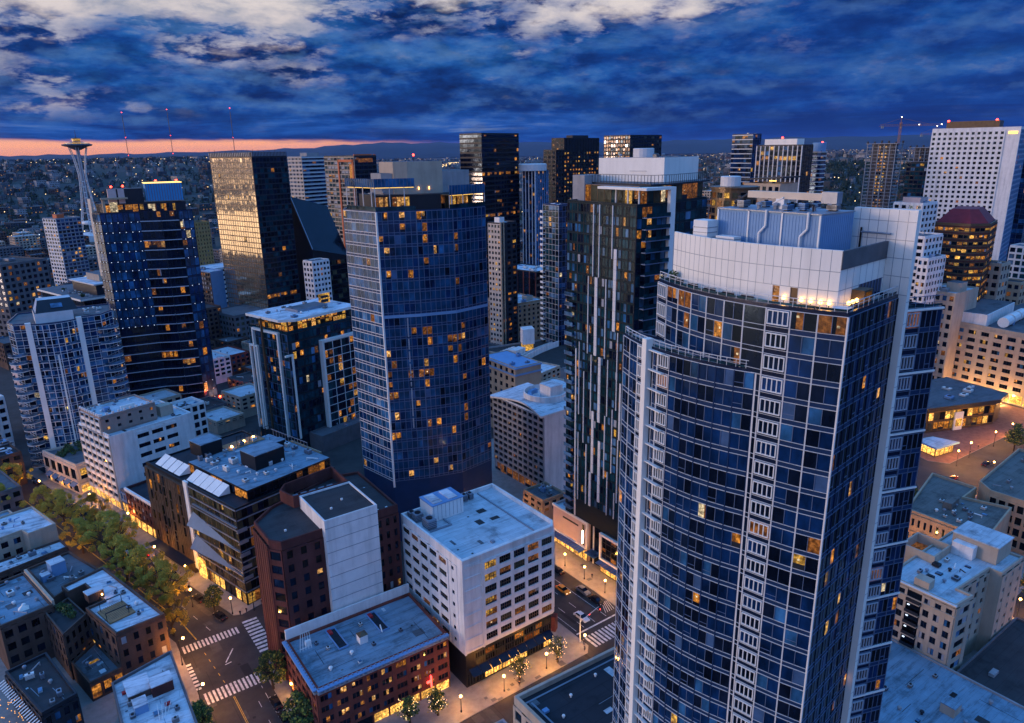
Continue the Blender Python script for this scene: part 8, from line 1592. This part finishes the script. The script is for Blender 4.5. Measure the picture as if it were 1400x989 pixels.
# clear slot along the horizon on the left
edge = mth('ADD', mth('SUBTRACT', Zc, mth('ADD', .0085, mth('MULTIPLY', lft, .018))), mth('MULTIPLY', mth('SUBTRACT', n3, .5), .022))
slot = mth('MULTIPLY', mth('SUBTRACT', 1.0, sstep(edge, -.003, .003)), sstep(lft, .02, .30))
cm = mth('MULTIPLY', cm, mth('SUBTRACT', 1.0, slot))
clear = ramp(nt, Zc, [(0, (1.0, .36, .13)), (.012, (1.15, .46, .20)), (.026, (.8, .40, .34)), (.07, (.42, .40, .52)), (.12, (.60, .52, .55)), (.17, (.74, .66, .64)), (.24, (.6, .6, .72)), (.36, (.12, .34, .86)), (1, (.09, .30, .86))])
cl = ramp(nt, n2, [(.24, (.001, .009, .06)), (.38, (.002, .025, .15)), (.50, (.004, .055, .28)), (.62, (.012, .11, .39)), (.73, (.05, .17, .44)), (.87, (.24, .30, .46))])
cl = mixc(nt, .45, cl, ramp(nt, n4, [(.28, (.001, .010, .07)), (.5, (.004, .052, .26)), (.70, (.025, .12, .42)), (.88, (.20, .27, .46))]))
band = ramp(nt, n3c, [(.28, (.001, .011, .085)), (.45, (.002, .030, .20)), (.58, (.004, .062, .31)), (.70, (.018, .10, .42)), (.84, (.15, .23, .44))])
lowk = mth('SUBTRACT', 1.0, sstep(Zc, .03, .085)); cl = mixc(nt, mth('MULTIPLY', lowk, .8), cl, band)
cl = mixc(nt, mth('MULTIPLY', mth('MAXIMUM', relief, 0.0, True), sstep(Zc, .015, .05), True), cl, (.085, .20, .44)); cl = mixc(nt, mth('MULTIPLY', mth('MAXIMUM', mth('MULTIPLY', relief, -1.0), 0.0, True), .85), cl, (.0015, .011, .085))
thin = mth('SUBTRACT', 1.0, sstep(cf, .02, .26))                      # sunlit, thinner tops of the deck
cl = mixc(nt, mth('MULTIPLY', mth('MULTIPLY', thin, sstep(zt, .045, .11)), sstep(n4, .40, .62)), cl, (.40, .40, .50))
right = sstep(lft, .05, -.35); cl = mixc(nt, mth('MULTIPLY', right, .35), cl, (.004, .044, .28))
clear = mixc(nt, mth('MULTIPLY', sstep(n2, .42, .85), sstep(Zc, .05, .12)), clear, (.22, .27, .40)); sky = mixc(nt, cm, clear, cl)
over = mixc(nt, nz(mapv((1, 1, 1)), 2.0, 4, .5), (.075, .35, 1.02), (.22, .60, 1.42))
sky = mixc(nt, sstep(Zc, .20, .30), sky, over)
glow = mth('MULTIPLY', sstep(dot((math.sin(SUN_A), math.cos(SUN_A), .06)), .42, .97), mth('SUBTRACT', 1.0, sstep(Zc, .12, .42)))
sky = mixc(nt, glow, sky, (3.3, 2.35, 1.55))
back = mth('MULTIPLY', sstep(fwd, .2, -.5), mth('SUBTRACT', 1.0, sstep(Zc, .15, .4))); sky = mixc(nt, mth('MULTIPLY', back, mth('SUBTRACT', 1.0, glow)), sky, (.34, .36, .66))
sky = mixc(nt, sstep(Zc, -.004, -.03), sky, (.01, .02, .06))
bg = nt.nodes.new('ShaderNodeBackground'); link(nt, sky, bg.inputs['Color']); bg.inputs['Strength'].default_value = 1.0
st = nt.nodes.new('ShaderNodeTexSky'); st.sky_type = 'NISHITA'; st.sun_disc = False; st.sun_elevation = SUN_E; st.sun_rotation = SUN_A; st.altitude = 100
bg2 = nt.nodes.new('ShaderNodeBackground'); link(nt, st.outputs[0], bg2.inputs['Color']); bg2.inputs['Strength'].default_value = .0015
ad = nt.nodes.new('ShaderNodeAddShader'); link(nt, bg.outputs[0], ad.inputs[0]); link(nt, bg2.outputs[0], ad.inputs[1]); link(nt, ad.outputs[0], out.inputs['Surface'])
sun = bpy.data.lights.new('sun', 'SUN'); sun.energy = .9; sun.angle = math.radians(12); sun.color = (1, .70, .58); so = bpy.data.objects.new('sun', sun); COL.objects.link(so)
so.rotation_euler = Vector((math.sin(SUN_A)*math.cos(SUN_E), math.cos(SUN_A)*math.cos(SUN_E), math.sin(SUN_E))).to_track_quat('Z', 'Y').to_euler(); so.location = (0, 0, 300)
# ================================================================= camera
th, rl = math.radians(16.4), math.radians(.95)
hd = Vector((math.sin(yaw), math.cos(yaw), 0)); rt = Vector((math.cos(yaw), -math.sin(yaw), 0)); fw = hd*math.cos(th)+Vector((0, 0, -math.sin(th))); u0 = hd*math.sin(th)+Vector((0, 0, math.cos(th)))
Rv = rt*math.cos(rl)-u0*math.sin(rl); Uv = rt*math.sin(rl)+u0*math.cos(rl)
cam = bpy.data.cameras.new('camera'); co = bpy.data.objects.new('camera', cam); COL.objects.link(co)
co.matrix_world = Matrix(((Rv.x, Uv.x, -fw.x, 0), (Rv.y, Uv.y, -fw.y, 0), (Rv.z, Uv.z, -fw.z, CAMZ), (0, 0, 0, 1)))
cam.sensor_width = 36; cam.lens = 986/1400*36; cam.clip_start = 1; cam.clip_end = 60000; S.camera = co
vs_ = S.view_settings; vs_.view_transform = 'Standard'; vs_.look = 'None'; vs_.exposure = 0; vs_.gamma = 1; vs_.use_curve_mapping = False
S.render.engine = 'CYCLES'; S.cycles.use_light_tree = True; S.cycles.max_bounces = 6; S.cycles.diffuse_bounces = 3; S.cycles.glossy_bounces = 3; S.cycles.sample_clamp_indirect = 4; S.cycles.use_denoising = True
# ================================================================= evening air
hm = bpy.data.materials.new('haze'); hm.use_nodes = True; nt = hm.node_tree; nt.nodes.clear(); ho = nt.nodes.new('ShaderNodeOutputMaterial'); hv = nt.nodes.new('ShaderNodeVolumePrincipled'); link(nt, hv.outputs[0], ho.inputs['Volume'])
hv.inputs['Color'].default_value = (.22, .42, 1, 1); hv.inputs['Density'].default_value = 1.6e-5; hv.inputs['Anisotropy'].default_value = 0; MATS['haze'] = hm
m = MB(); m.box3((-19000, -19000, -6), (38000, 0, 0), (0, 38000, 0), (0, 0, 296), 'haze'); o = m.build('haze'); tag(o, 'thin blue evening haze over the whole city', 'haze', None, 'stuff')
